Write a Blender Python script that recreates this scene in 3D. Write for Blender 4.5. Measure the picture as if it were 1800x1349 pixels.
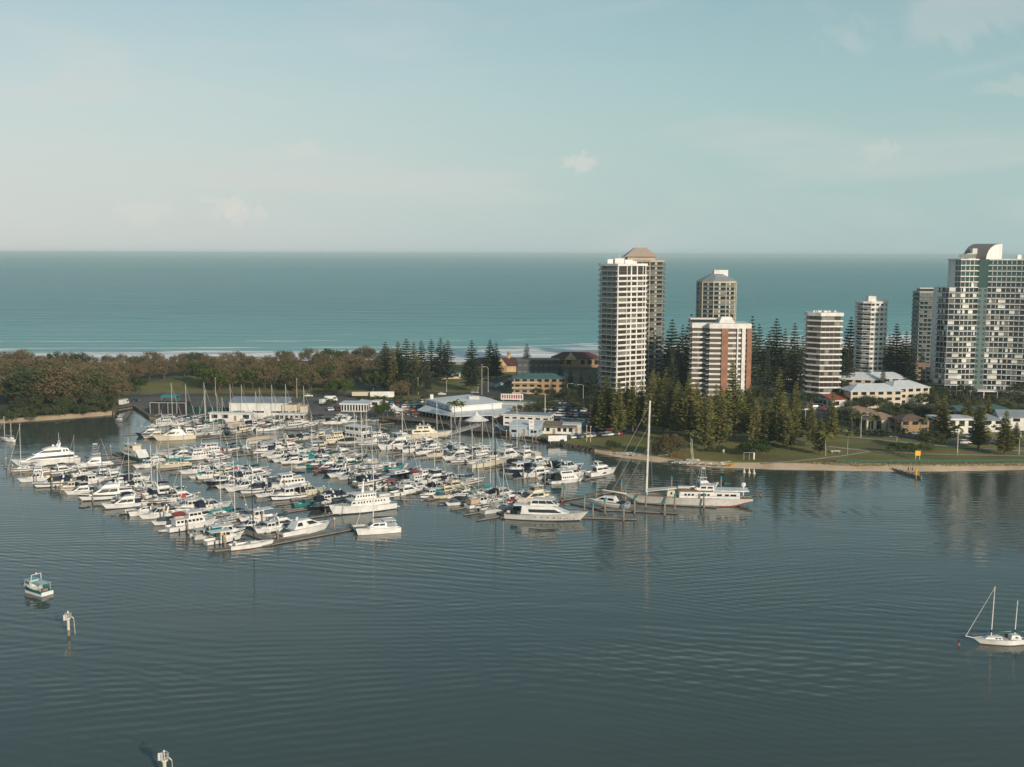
import bpy, math, random
from mathutils import Vector, Matrix
from mathutils.geometry import tessellate_polygon
rnd = random.Random(7)
R = math.radians
for o in list(bpy.data.objects): bpy.data.objects.remove(o)
S = bpy.context.scene
COL = S.collection
# ---------------------------------------------------------------- camera
CAMH = 80.0; FPX = 2000.0; HAZE = 0.000072
cd = bpy.data.cameras.new('camera'); cam = bpy.data.objects.new('camera', cd); COL.objects.link(cam)
cd.sensor_width = 36; cd.lens = 40; cd.clip_start = 1; cd.clip_end = 200000
CROT = Matrix.Rotation(R(90 - 6.49), 3, 'X') @ Matrix.Rotation(0.0032, 3, 'Z')
cam.matrix_world = Matrix.Translation((0, 0, CAMH)) @ CROT.to_4x4()
S.camera = cam
S.render.resolution_x = 1024; S.render.resolution_y = 767
def G(px, py, z=0.0):
    d = CROT @ Vector((px - 900, -(py - 674.5), -FPX))
    k = (z - CAMH) / d.z
    return Vector((d.x * k, d.y * k, z))
def PX(px, dist, z=0.0):          # a point in the image column px at a given forward distance
    d = CROT @ Vector((px - 900, 0, -FPX))
    return Vector((d.x / d.y * dist, dist, z))
def ZAT(py, dist):                # height of an image row at a given distance
    d = CROT @ Vector((0, -(py - 674.5), -FPX))
    return CAMH + d.z / d.y * dist
# ---------------------------------------------------------------- light
SUN_EL = R(17); SUN_AZ = R(30)    # azimuth of the sun, measured from behind the camera towards its right
sdir = Vector((math.sin(SUN_AZ) * math.cos(SUN_EL), -math.cos(SUN_AZ) * math.cos(SUN_EL), math.sin(SUN_EL)))
sl = bpy.data.lights.new('sun', 'SUN'); sun = bpy.data.objects.new('sun', sl); COL.objects.link(sun)
sl.energy = 3.7; sl.angle = R(1.2); sl.color = (1.0, 0.85, 0.70)
sun.rotation_euler = sdir.to_track_quat('Z', 'Y').to_euler()
W = bpy.data.worlds.new('World'); S.world = W; W.use_nodes = True
nt = W.node_tree; nt.nodes.clear()
N = nt.nodes.new; K = nt.links.new
out = N('ShaderNodeOutputWorld'); bg = N('ShaderNodeBackground'); K(bg.outputs[0], out.inputs[0])
sky = N('ShaderNodeTexSky'); sky.sky_type = 'NISHITA'; sky.sun_disc = False
sky.sun_elevation = SUN_EL; sky.sun_rotation = math.pi - SUN_AZ
sky.altitude = 80; sky.air_density = 1.0; sky.dust_density = 1.2; sky.ozone_density = 1.0
bg.inputs[1].default_value = 0.105
def mixc(a, b, f, typ='MIX'):
    m = N('ShaderNodeMix'); m.data_type = 'RGBA'; m.blend_type = typ; m.clamp_factor = True
    for s, v in ((0, f), (6, a), (7, b)):
        if hasattr(v, 'is_output'): K(v, m.inputs[s])
        elif s == 0: m.inputs[0].default_value = v
        else: m.inputs[s].default_value = (*v, 1)
    return m.outputs[2]
tc = N('ShaderNodeTexCoord'); sx = N('ShaderNodeSeparateXYZ'); K(tc.outputs['Generated'], sx.inputs[0])
tint = mixc(sky.outputs[0], (0.76, 1.02, 0.93), 1.0, 'MULTIPLY')
# thin high haze: brighter and greyer low down, more on the left
mr = N('ShaderNodeMapRange'); mr.interpolation_type = 'SMOOTHSTEP'; K(sx.outputs[2], mr.inputs[0])
for i, v in enumerate((0.0, 0.40, 1.0, 0.0)): mr.inputs[i + 1].default_value = v
ml = N('ShaderNodeMapRange'); ml.interpolation_type = 'SMOOTHSTEP'; K(sx.outputs[0], ml.inputs[0])
for i, v in enumerate((-0.5, 0.35, 1.0, 0.0)): ml.inputs[i + 1].default_value = v
hz = mixc((4.1, 5.45, 5.5), (6.2, 6.35, 6.3), ml.outputs[0])
mm = N('ShaderNodeMath'); mm.operation = 'MULTIPLY'; K(mr.outputs[0], mm.inputs[0]); mm.inputs[1].default_value = 0.9
skyc = mixc(tint, hz, mm.outputs[0])
# wispy cirrus and a few small cumulus low over the sea
mp = N('ShaderNodeMapping'); K(tc.outputs['Generated'], mp.inputs[0]); mp.inputs['Scale'].default_value = (1.6, 1.6, 9.0); mp.inputs['Location'].default_value = (0.3, 0, 0.15)
nz = N('ShaderNodeTexNoise'); K(mp.outputs[0], nz.inputs[0]); nz.inputs['Scale'].default_value = 2.1; nz.inputs['Detail'].default_value = 6; nz.inputs['Distortion'].default_value = 0.7
cr = N('ShaderNodeMapRange'); cr.interpolation_type = 'SMOOTHSTEP'; K(nz.outputs[0], cr.inputs[0])
for i, v in enumerate((0.46, 0.78, 0.0, 0.42)): cr.inputs[i + 1].default_value = v
skyc = mixc(skyc, (6.4, 6.3, 6.0), cr.outputs[0])
def cloudlet(px, py, r, squash, amt):
    global skyc
    d = (CROT @ Vector((px - 900, -(py - 674.5), -FPX))).normalized()
    v = N('ShaderNodeVectorMath'); v.operation = 'SUBTRACT'; K(tc.outputs['Generated'], v.inputs[0]); v.inputs[1].default_value = d
    n2 = N('ShaderNodeTexNoise'); K(tc.outputs['Generated'], n2.inputs[0]); n2.inputs['Scale'].default_value = 1.5 / r; n2.inputs['Detail'].default_value = 7; n2.inputs['Roughness'].default_value = .6; n2.inputs['Distortion'].default_value = .6
    sc = N('ShaderNodeVectorMath'); sc.operation = 'MULTIPLY'; K(v.outputs[0], sc.inputs[0]); sc.inputs[1].default_value = (1 / r, 1 / r, squash / r)
    ln = N('ShaderNodeVectorMath'); ln.operation = 'LENGTH'; K(sc.outputs[0], ln.inputs[0])
    a = N('ShaderNodeMath'); a.operation = 'MULTIPLY_ADD'; K(n2.outputs[0], a.inputs[0]); a.inputs[1].default_value = -3.4; K(ln.outputs[1], a.inputs[2])
    q = N('ShaderNodeMapRange'); q.interpolation_type = 'SMOOTHSTEP'; K(a.outputs[0], q.inputs[0])
    for i, w in enumerate((-1.15, -0.45, amt, 0.0)): q.inputs[i + 1].default_value = w
    skyc = mixc(skyc, (7.6, 6.9, 6.3), q.outputs[0])
cloudlet(1022, 285, 0.0135, 1.8, 0.36); cloudlet(400, 362, 0.017, 1.3, 0.32); cloudlet(425, 376, 0.020, 2.6, 0.25); cloudlet(530, 262, 0.016, 2.2, 0.16); cloudlet(245, 370, 0.022, 2.0, 0.2)
cloudlet(1545, 265, 0.015, 2.0, 0.18); cloudlet(1780, 155, 0.04, 4.5, 0.16); cloudlet(1700, 20, 0.09, 4.0, 0.2)
K(skyc, bg.inputs[0])
S.view_settings.view_transform = 'Standard'; S.view_settings.look = 'None'; S.view_settings.gamma = 1; S.view_settings.exposure = 0.0
S.cycles.max_bounces = 6; S.cycles.volume_bounces = 0; S.cycles.transparent_max_bounces = 4; S.cycles.volume_max_steps = 32
# ---------------------------------------------------------------- materials
MC = {}
def hx(s):
    c = [int(s[i:i + 2], 16) / 255 for i in (0, 2, 4)]
    return tuple(((x + .055) / 1.055) ** 2.4 if x > .04 else x / 12.92 for x in c)
def mat(name, col, rough=0.6, metal=0.0, var=0.0, scale=1.0, col2=None, spec=0.5, bump=0.0, detail=4, coord='Object', ramp=(0.35, 0.65), objvar=0.0):
    if name in MC: return MC[name]
    m = bpy.data.materials.new(name); m.use_nodes = True; t = m.node_tree; b = t.nodes['Principled BSDF']
    b.inputs['Base Color'].default_value = (*col, 1); b.inputs['Roughness'].default_value = rough; b.inputs['Metallic'].default_value = metal
    b.inputs['Specular IOR Level'].default_value = spec
    m.diffuse_color = (*col, 1)
    if var or col2 or bump:
        g = t.nodes.new('ShaderNodeTexCoord'); n = t.nodes.new('ShaderNodeTexNoise'); n.inputs['Scale'].default_value = scale; n.inputs['Detail'].default_value = detail
        t.links.new(g.outputs[coord], n.inputs[0])
        r = t.nodes.new('ShaderNodeValToRGB'); t.links.new(n.outputs[0], r.inputs[0])
        c2 = col2 or tuple(c * (1 - var) for c in col)
        c1 = col if col2 else tuple(min(1, c * (1 + var * .5)) for c in col)
        r.color_ramp.elements[0].position = ramp[0]; r.color_ramp.elements[1].position = ramp[1]
        r.color_ramp.elements[0].color = (*c2, 1); r.color_ramp.elements[1].color = (*c1, 1)
        o = r.outputs[0]
        if objvar:
            oi = t.nodes.new('ShaderNodeObjectInfo'); hs = t.nodes.new('ShaderNodeHueSaturation')
            a = t.nodes.new('ShaderNodeMapRange'); t.links.new(oi.outputs['Random'], a.inputs[0]); a.inputs[3].default_value = 1 - objvar; a.inputs[4].default_value = 1 + objvar
            a2 = t.nodes.new('ShaderNodeMapRange'); t.links.new(oi.outputs['Random'], a2.inputs[0]); a2.inputs[3].default_value = .5 + objvar * .07; a2.inputs[4].default_value = .5 - objvar * .07
            t.links.new(a.outputs[0], hs.inputs['Value']); t.links.new(a2.outputs[0], hs.inputs['Hue']); t.links.new(o, hs.inputs['Color']); o = hs.outputs[0]
        t.links.new(o, b.inputs['Base Color'])
        if bump:
            bp = t.nodes.new('ShaderNodeBump'); bp.inputs['Strength'].default_value = bump; bp.inputs['Distance'].default_value = .3
            t.links.new(n.outputs[0], bp.inputs['Height']); t.links.new(bp.outputs[0], b.inputs['Normal'])
    MC[name] = m; return m
white = mat('white_gelcoat', (.76, .745, .72), .32, var=.14, scale=.5)
cream = mat('cream_gelcoat', (.67, .60, .47), .35, var=.08, scale=.6)
offw = mat('offwhite_gelcoat', (.58, .56, .52), .4, var=.12, scale=.6)
grey = mat('grey_paint', (.36, .37, .38), .4, var=.12, scale=.8)
lgrey = mat('light_grey_paint', (.55, .55, .54), .45, var=.1, scale=.8)
navy = mat('navy_paint', (.012, .03, .055), .3)
green = mat('dark_green_paint', (.012, .075, .07), .35)
black = mat('black_paint', (.012, .013, .015), .4)
redp = mat('red_paint', (.32, .03, .025), .5)
antif = mat('antifoul', (.05, .035, .03), .8)
antired = mat('red_antifoul', (.20, .04, .03), .8)
glass = mat('dark_glass', (.012, .015, .018), .12, spec=.7)
tinted = mat('tinted_glass', (.05, .075, .08), .12, spec=.7)
teak = mat('teak_deck', (.30, .19, .11), .7, var=.2, scale=2)
deckm = mat('deck_nonskid', (.60, .58, .54), .7, var=.15, scale=1)
cnavy = mat('navy_canvas', (.013, .022, .045), .85, var=.2, scale=2)
cblack = mat('black_canvas', (.015, .016, .018), .85)
cteal = mat('teal_canvas', (.0, .20, .21), .8, var=.15, scale=2)
cgreen = mat('green_canvas', (.01, .07, .055), .85, var=.2, scale=2)
cred = mat('red_canvas', (.40, .05, .05), .8)
cgrey = mat('grey_canvas', (.30, .30, .30), .85, var=.2, scale=2)
cbeige = mat('beige_canvas', (.48, .38, .27), .85, var=.1, scale=2)
alu = mat('aluminium_spar', (.50, .50, .48), .35, metal=.3)
spar = mat('white_spar', (.72, .69, .64), .4)
blks = mat('black_spar', (.015, .015, .017), .35)
steel = mat('stainless_steel', (.55, .55, .55), .3, metal=.6)
wire = mat('rigging_wire', (.25, .25, .25), .5)
rubber = mat('grey_rubber', (.22, .22, .23), .7)
wood = mat('weathered_pile', (.27, .22, .17), .85, var=.35, scale=1.5)
pontoon_m = mat('pontoon_deck', (.24, .215, .19), .85, var=.25, scale=.35, coord='Object')
concrete = mat('concrete', (.36, .33, .28), .85, var=.25, scale=.25)
HUL = dict(w=white, c=cream, o=offw, g=grey, l=lgrey, n=navy, e=green, b=black, r=redp, t=cteal, k=teak)
COV = dict(n=cnavy, b=cblack, t=cteal, e=cgreen, r=cred, g=cgrey, c=cbeige, w=offw, o=offw)
CN = dict(w='white', c='cream', o='off-white', g='grey', l='pale grey', n='navy', e='dark green', b='black', r='red', t='teal', k='timber')
CVN = dict(n='navy', b='black', t='teal', e='green', r='red', g='grey', c='beige', w='white', o='off-white')
# ---------------------------------------------------------------- mesh builder
class MB:
    def __init__(s): s.v = []; s.f = []; s.m = []; s.mats = []
    def mi(s, m):
        if m not in s.mats: s.mats.append(m)
        return s.mats.index(m)
    def face(s, pts, m):
        b = len(s.v); s.v += [tuple(p) for p in pts]; s.f.append(tuple(range(b, b + len(pts)))); s.m.append(s.mi(m))
    def box(s, c, d, m, rz=0, skip=()):
        x, y, z = d[0] / 2, d[1] / 2, d[2] / 2; cs, sn = math.cos(rz), math.sin(rz)
        b = len(s.v)
        for dx, dy, dz in ((-x, -y, -z), (x, -y, -z), (x, y, -z), (-x, y, -z), (-x, -y, z), (x, -y, z), (x, y, z), (-x, y, z)):
            s.v.append((c[0] + dx * cs - dy * sn, c[1] + dx * sn + dy * cs, c[2] + dz))
        k = s.mi(m)
        for q in ((3, 2, 1, 0), (4, 5, 6, 7), (0, 1, 5, 4), (1, 2, 6, 5), (2, 3, 7, 6), (3, 0, 4, 7)):
            s.f.append(tuple(b + i for i in q)); s.m.append(k)
    def hexa(s, lo, hi, m, mtop=None):   # two quads (ccw from above), lower and upper
        b = len(s.v); s.v += [tuple(p) for p in lo] + [tuple(p) for p in hi]; n = len(lo); k = s.mi(m); kt = s.mi(mtop or m)
        s.f.append(tuple(b + i for i in reversed(range(n)))); s.m.append(k)
        s.f.append(tuple(b + n + i for i in range(n))); s.m.append(kt)
        for i in range(n):
            j = (i + 1) % n; s.f.append((b + i, b + j, b + n + j, b + n + i)); s.m.append(k)
    def prism(s, poly, z0, z1, m, mtop=None):
        s.hexa([(p[0], p[1], z0) for p in poly], [(p[0], p[1], z1) for p in poly], m, mtop)
    def tube(s, p0, p1, r0, m, r1=None, n=6, cap=True):
        p0 = Vector(p0); p1 = Vector(p1); r1 = r0 if r1 is None else r1; a = (p1 - p0).normalized()
        u = a.cross(Vector((0, 0, 1)) if abs(a.z) < .9 else Vector((1, 0, 0))).normalized(); w = a.cross(u)
        lo = [p0 + (u * math.cos(t) + w * math.sin(t)) * r0 for t in (2 * math.pi * i / n for i in range(n))]
        hi = [p1 + (u * math.cos(t) + w * math.sin(t)) * r1 for t in (2 * math.pi * i / n for i in range(n))]
        s.hexa(lo, hi, m)
    def path(s, pts, r, m, n=5):
        for a, b in zip(pts, pts[1:]): s.tube(a, b, r, m, n=n)
    def ball(s, c, r, m, nz=5, n=8, sz=1.0):
        rings = []
        for i in range(nz + 1):
            a = -math.pi / 2 + math.pi * i / nz; b = len(s.v)
            for j in range(n):
                t = 2 * math.pi * j / n; s.v.append((c[0] + r * math.cos(a) * math.cos(t), c[1] + r * math.cos(a) * math.sin(t), c[2] + r * sz * math.sin(a)))
            rings.append(b)
        k = s.mi(m)
        for a, b in zip(rings, rings[1:]):
            for j in range(n):
                q = (j + 1) % n; s.f.append((a + j, a + q, b + q, b + j)); s.m.append(k)
    def loft(s, secs, m, closed=False, mrow=None, cap=True):   # secs: list of point rings of equal length
        b = len(s.v); n = len(secs[0])
        for sec in secs: s.v += [tuple(p) for p in sec]
        for i in range(len(secs) - 1):
            for j in range(n if closed else n - 1):
                q = (j + 1) % n; s.f.append((b + i * n + j, b + (i + 1) * n + j, b + (i + 1) * n + q, b + i * n + q)); s.m.append(s.mi(mrow[j] if mrow else m))
        if cap:
            k = s.mi(m); s.f.append(tuple(b + j for j in range(n))); s.m.append(k)
            s.f.append(tuple(b + (len(secs) - 1) * n + j for j in reversed(range(n)))); s.m.append(k)
    def panel(s, c4, u0, u1, v0, v1, m, off=.025, th=.04):   # c4: bl, br, tr, tl seen from outside
        bl, br, tr, tl = (Vector(p) for p in c4)
        def P(u, v): return (bl * (1 - u) + br * u) * (1 - v) + (tl * (1 - u) + tr * u) * v
        n = (br - bl).cross(tl - bl).normalized()
        q = [P(u0, v0), P(u1, v0), P(u1, v1), P(u0, v1)]
        s.hexa([p + n * (off - th) for p in q], [p + n * off for p in q], m)
    def patch(s, c4, u0, u1, v0, v1, m, off=.02, nu=1, nv=2, back=.06):   # a panel that follows a twisted face
        bl, br, tr, tl = (Vector(p) for p in c4)
        def P(u, v): return (bl * (1 - u) + br * u) * (1 - v) + (tl * (1 - u) + tr * u) * v
        n = ((br - bl).cross(tl - bl).normalized() + (br - tr).cross(tr - tl).normalized() * -1)
        n = (br - bl).cross(tl - bl).normalized(); b = len(s.v); k = s.mi(m)
        for j in range(nv + 1):
            for i in range(nu + 1): s.v.append(tuple(P(u0 + (u1 - u0) * i / nu, v0 + (v1 - v0) * j / nv) + n * off))
        for j in range(nv):
            for i in range(nu): q = b + j * (nu + 1) + i; s.f.append((q, q + 1, q + nu + 2, q + nu + 1)); s.m.append(k)
        ring = [i for i in range(nu + 1)] + [j * (nu + 1) + nu for j in range(1, nv + 1)] + [nv * (nu + 1) + i for i in range(nu - 1, -1, -1)] + [j * (nu + 1) for j in range(nv - 1, 0, -1)]
        c = len(s.v); s.v += [tuple(Vector(s.v[b + r]) - n * back) for r in ring]
        for i in range(len(ring)): j = (i + 1) % len(ring); s.f.append((b + ring[i], c + i, c + j, b + ring[j])); s.m.append(k)
    def mesh(s, name, smooth=False):
        me = bpy.data.meshes.new(name); me.from_pydata(s.v, [], s.f); me.polygons.foreach_set('material_index', s.m)
        for m in s.mats: me.materials.append(m)
        if smooth: me.polygons.foreach_set('use_smooth', [True] * len(s.f))
        me.update(); return me
    def build(s, name, parent=None, smooth=False, label=None):
        o = bpy.data.objects.new(name, s.mesh(name, smooth)); COL.objects.link(o)
        if parent: o.parent = parent
        if label: o['label'] = label
        return o
def tag(o, label=None, cat=None, group=None, kind=None):
    if label: o['label'] = label
    if cat: o['category'] = cat
    if group: o['group'] = group
    if kind: o['kind'] = kind
    return o
def empty(name, loc, rz=0, sc=1.0, label=None, cat=None, group=None):
    o = bpy.data.objects.new(name, None); COL.objects.link(o); o.location = loc; o.rotation_euler = (0, 0, rz); o.scale = (sc,) * 3
    o.empty_display_size = .5
    return tag(o, label, cat, group)
class Proto:      # parts of one kind of thing, copied for every individual
    def __init__(s): s.parts = []
    def add(s, name, mb, parent=-1, smooth=False, label=None):
        s.parts.append((name, mb.mesh(name, smooth), parent, label)); return len(s.parts) - 1
    def place(s, name, loc, rz=0, sc=1.0, label=None, cat=None, group=None, szz=None, only=None):
        r = empty(name, loc, rz, sc, label, cat, group); obs = []
        if szz: r.scale = (sc, sc, szz)
        for i, (n, me, pa, lb) in enumerate(s.parts):
            if only is not None and n not in only: obs.append(None); continue
            o = bpy.data.objects.new(n, me); COL.objects.link(o); o.parent = r if pa < 0 else obs[pa]
            if lb: o['label'] = lb
            obs.append(o)
        return r
def single(name, me, loc, rz, sc, label, cat, group=None):
    o = bpy.data.objects.new(name, me); COL.objects.link(o); o.location = loc; o.rotation_euler = (0, 0, rz); o.scale = (sc,) * 3
    return tag(o, label, cat, group)
def sheet(name, pts, z, m, kind='structure', skirt=None, label=None, cat=None):
    mb = MB(); P = [Vector((p[0], p[1], z)) for p in pts]
    b = len(mb.v); mb.v += [tuple(p) for p in P]; k = mb.mi(m)
    for t in tessellate_polygon([P]):
        a, c, d = (P[i] for i in t)
        if (c - a).cross(d - a).z < 0: t = (t[0], t[2], t[1])
        mb.f.append(tuple(b + i for i in t)); mb.m.append(k)
    if skirt is not None:
        for i in range(len(P)):
            a, c = P[i], P[(i + 1) % len(P)]
            mb.face([(c.x, c.y, skirt), (a.x, a.y, skirt), a, c], m)
    o = mb.build(name); 
    if kind: o['kind'] = kind
    return tag(o, label, cat)
def strip(name, A, B, m, kind='structure', z2=None):
    mb = MB()
    for i in range(len(A) - 1): mb.face([A[i], A[i + 1], B[i + 1], B[i]], m)
    o = mb.build(name); o['kind'] = kind; return o
ORD = ['first', 'second', 'third', 'fourth', 'fifth', 'sixth', 'seventh', 'eighth', 'ninth', 'tenth', 'eleventh', 'twelfth', 'thirteenth', 'fourteenth', 'fifteenth', 'sixteenth', 'seventeenth', 'eighteenth', 'nineteenth', 'twentieth']
def ordn(i):
    if i >= 99: return 'hundred-and-' + ordn(i - 100) if i >= 100 else 'hundredth'
    if i < 20: return ORD[i]
    t = ['twenty', 'thirty', 'forty', 'fifty', 'sixty', 'seventy', 'eighty', 'ninety'][(i + 1) // 10 - 2]; u = (i + 1) % 10
    if u == 0: return t[:-1] + 'ieth'
    return t + '-' + ORD[u - 1]
# ---------------------------------------------------------------- water
def water(name, base, rough, layers, dist, foam=None, waves=(), patch=None):
    m = bpy.data.materials.new(name); m.use_nodes = True; t = m.node_tree; b = t.nodes['Principled BSDF']
    b.inputs['Base Color'].default_value = (*base, 1); b.inputs['IOR'].default_value = 1.33; b.inputs['Roughness'].default_value = rough
    g = t.nodes.new('ShaderNodeTexCoord'); L = t.links.new; acc = None
    for (sx_, sy_, amp, rot, det) in layers:
        mp = t.nodes.new('ShaderNodeMapping'); L(g.outputs['Object'], mp.inputs[0]); mp.inputs['Scale'].default_value = (sx_, sy_, 1); mp.inputs['Rotation'].default_value = (0, 0, R(rot))
        n = t.nodes.new('ShaderNodeTexNoise'); L(mp.outputs[0], n.inputs[0]); n.inputs['Scale'].default_value = 1; n.inputs['Detail'].default_value = det; n.inputs['Distortion'].default_value = .3
        a = t.nodes.new('ShaderNodeMath'); a.operation = 'MULTIPLY_ADD'; L(n.outputs[0], a.inputs[0]); a.inputs[1].default_value = amp
        if acc is not None: L(acc, a.inputs[2])
        else: a.inputs[2].default_value = 0
        acc = a.outputs[0]
    for (wl, rot, amp, ms, dst) in waves:      # trains of old boat wakes, fading in and out
        mp = t.nodes.new('ShaderNodeMapping'); L(g.outputs['Object'], mp.inputs[0]); mp.inputs['Rotation'].default_value = (0, 0, R(rot))
        w = t.nodes.new('ShaderNodeTexWave'); w.wave_type = 'BANDS'; w.bands_direction = 'Y'; L(mp.outputs[0], w.inputs[0]); w.inputs['Scale'].default_value = 6.2832 / (20 * wl); w.inputs['Distortion'].default_value = dst; w.inputs['Detail'].default_value = 1; w.inputs['Detail Scale'].default_value = .25
        m2 = t.nodes.new('ShaderNodeMapping'); L(g.outputs['Object'], m2.inputs[0]); m2.inputs['Scale'].default_value = (ms, ms * 2.2, 1); m2.inputs['Location'].default_value = (rot, wl, 0)
        n = t.nodes.new('ShaderNodeTexNoise'); L(m2.outputs[0], n.inputs[0]); n.inputs['Scale'].default_value = 1; n.inputs['Detail'].default_value = 2
        q = t.nodes.new('ShaderNodeMapRange'); q.interpolation_type = 'SMOOTHSTEP'; L(n.outputs[0], q.inputs[0])
        for i, v in enumerate((.42, .62, 0, amp)): q.inputs[i + 1].default_value = v
        a = t.nodes.new('ShaderNodeMath'); a.operation = 'MULTIPLY_ADD'; L(w.outputs[1], a.inputs[0]); L(q.outputs[0], a.inputs[1]); L(acc, a.inputs[2]); acc = a.outputs[0]
    bp = t.nodes.new('ShaderNodeBump'); bp.inputs['Distance'].default_value = dist; bp.inputs['Strength'].default_value = 1.0
    L(acc, bp.inputs['Height']); L(bp.outputs[0], b.inputs['Normal'])
    if patch:      # wind-ruffled and calm patches
        mp = t.nodes.new('ShaderNodeMapping'); L(g.outputs['Object'], mp.inputs[0]); mp.inputs['Scale'].default_value = (.006, .013, 1)
        n = t.nodes.new('ShaderNodeTexNoise'); L(mp.outputs[0], n.inputs[0]); n.inputs['Scale'].default_value = 1; n.inputs['Detail'].default_value = 3
        q = t.nodes.new('ShaderNodeMapRange'); L(n.outputs[0], q.inputs[0])
        for i, v in enumerate((.35, .68, *patch)): q.inputs[i + 1].default_value = v
        L(q.outputs[0], bp.inputs['Strength'])
    if foam: foam(t, g, b, L)
    return m
harbour_m = water('harbour_water', (.072, .090, .077), .05,
    [(.09, .36, .22, 8, 3), (.45, 1.3, .11, -5, 3), (.025, .09, .8, -14, 2), (1.4, 3.2, .035, 8, 2)], .30, patch=(.3, 1.0),
    waves=[(3.2, -17, .16, .012, 5), (4.2, 14, .20, .010, 6), (2.4, 28, .10, .014, 4), (3.0, -4, .12, .011, 5)])
SLP = .16      # mean slope of the ocean shore, which bends away on the right
def shore_y(x): return 850 + .08 * min(x, 0) + .50 * min(max(x, 0), 700)
def foamf(t, g, b, L):
    nn = t.nodes.new
    s = nn('ShaderNodeSeparateXYZ'); L(g.outputs['Object'], s.inputs[0])
    def M(op, a, b_, c=None):
        k = nn('ShaderNodeMath'); k.operation = op
        for i, v in enumerate((a, b_, c)):
            if v is None: continue
            if hasattr(v, 'is_output'): L(v, k.inputs[i])
            else: k.inputs[i].default_value = v
        return k.outputs[0]
    d = M('SUBTRACT', M('SUBTRACT', M('SUBTRACT', s.outputs[1], M('MULTIPLY', M('MINIMUM', s.outputs[0], 0.0), .08)), M('MULTIPLY', M('MINIMUM', M('MAXIMUM', s.outputs[0], 0.0), 700.0), .50)), 850.0)   # metres seaward
    mp = nn('ShaderNodeMapping'); L(g.outputs['Object'], mp.inputs[0]); mp.inputs['Scale'].default_value = (.006, .03, 1); mp.inputs['Rotation'].default_value = (0, 0, -math.atan(SLP))
    n = nn('ShaderNodeTexNoise'); L(mp.outputs[0], n.inputs[0]); n.inputs['Scale'].default_value = 1; n.inputs['Detail'].default_value = 7; n.inputs['Roughness'].default_value = .62
    def MR(v, a, b_, c, e):
        k = nn('ShaderNodeMapRange'); k.interpolation_type = 'SMOOTHSTEP'; L(v, k.inputs[0])
        for i, w in enumerate((a, b_, c, e)): k.inputs[i + 1].default_value = w
        return k.outputs[0]
    near = MR(d, 5, 260, .25, -.12)                    # broken water thins out seaward
    f = MR(M('ADD', n.outputs[0], near), .585, .68, 0, 1)
    for d0, w_, lo in ((165, 9, .39), (245, 6, .47), (115, 10, .34), (330, 5, .53)):
        line = M('MULTIPLY', MR(M('ABSOLUTE', M('SUBTRACT', M('ADD', d, M('MULTIPLY', n.outputs[0], 60)), d0), 0), 1.2, w_, 1, 0), MR(n.outputs[0], lo, lo + .08, 0, 1))
        f = M('MAXIMUM', f, M('MULTIPLY', line, .9))
    mps = nn('ShaderNodeMapping'); L(g.outputs['Object'], mps.inputs[0]); mps.inputs['Scale'].default_value = (.0035, .028, 1); mps.inputs['Rotation'].default_value = (0, 0, -.22)
    ns = nn('ShaderNodeTexNoise'); L(mps.outputs[0], ns.inputs[0]); ns.inputs['Scale'].default_value = 1; ns.inputs['Detail'].default_value = 6; ns.inputs['Roughness'].default_value = .6  # streaks mixed into the base colour, standing in for light and dark of swell
    mx = nn('ShaderNodeMix'); mx.data_type = 'RGBA'; mx.clamp_factor = True; L(M('ADD', MR(d, 0, 900, 0, .85), M('MULTIPLY', M('SUBTRACT', ns.outputs[0], .5), 1.5)), mx.inputs[0]); mx.inputs[6].default_value = (.10, .36, .335, 1); mx.inputs[7].default_value = (.018, .185, .19, 1)
    m2 = nn('ShaderNodeMix'); m2.data_type = 'RGBA'; L(f, m2.inputs[0]); L(mx.outputs[2], m2.inputs[6]); m2.inputs[7].default_value = (.88, .88, .86, 1)
    L(m2.outputs[2], b.inputs['Base Color'])
    L(MR(f, 0, 1, .28, .9), b.inputs['Roughness'])
ocean_m = water('ocean_water', (.02, .12, .12), .28, [(.006, .035, 22, -12, 4), (.05, .22, 2.6, -10, 4), (.3, 1.0, .4, 0, 3)], .5, foam=foamf)
mb = MB(); mb.face([(-6000, -1500, 0), (6000, -1500, 0), (6000, 700, 0), (-6000, 700, 0)], harbour_m); tag(mb.build('water'), kind='structure')
mb = MB(); mb.face([(-6000, 700, 0), (6000, 700, 0), (44000, 9000, 0), (44000, 43000, 0), (-44000, 43000, 0), (-44000, 9000, 0)], ocean_m); tag(mb.build('ocean'), kind='structure')
# ---------------------------------------------------------------- land
grass_m = mat('park_grass', (.235, .205, .050), .95, col2=(.125, .122, .030), scale=.035, detail=9, bump=.3, coord='Object')
sand_m = mat('beach_sand', (.70, .53, .37), .95, col2=(.52, .39, .26), scale=.08, detail=9)
scrub_m = mat('scrub_floor', (.10, .092, .045), .95, col2=(.055, .055, .028), scale=.08, detail=8)
asphalt = mat('asphalt', (.085, .085, .082), .9, col2=(.055, .055, .055), scale=.09, detail=8)
yard_m = mat('yard_paving', (.16, .145, .125), .9, col2=(.095, .09, .082), scale=.06, detail=8)
path_m = mat('concrete_path', (.42, .36, .29), .9, var=.2, scale=.2)
kerb_m = mat('kerb_concrete', (.40, .38, .35), .9, var=.15, scale=.3)
dry_m = mat('dry_grass_verge', (.20, .17, .075), .95, var=.35, scale=.12, detail=8)
paint_m = mat('road_paint', (.7, .7, .68), .8)
rock_m = mat('dark_rock', (.085, .072, .06), .9, var=.5, scale=.5, detail=6, bump=.6)
GZ = 1.3
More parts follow.
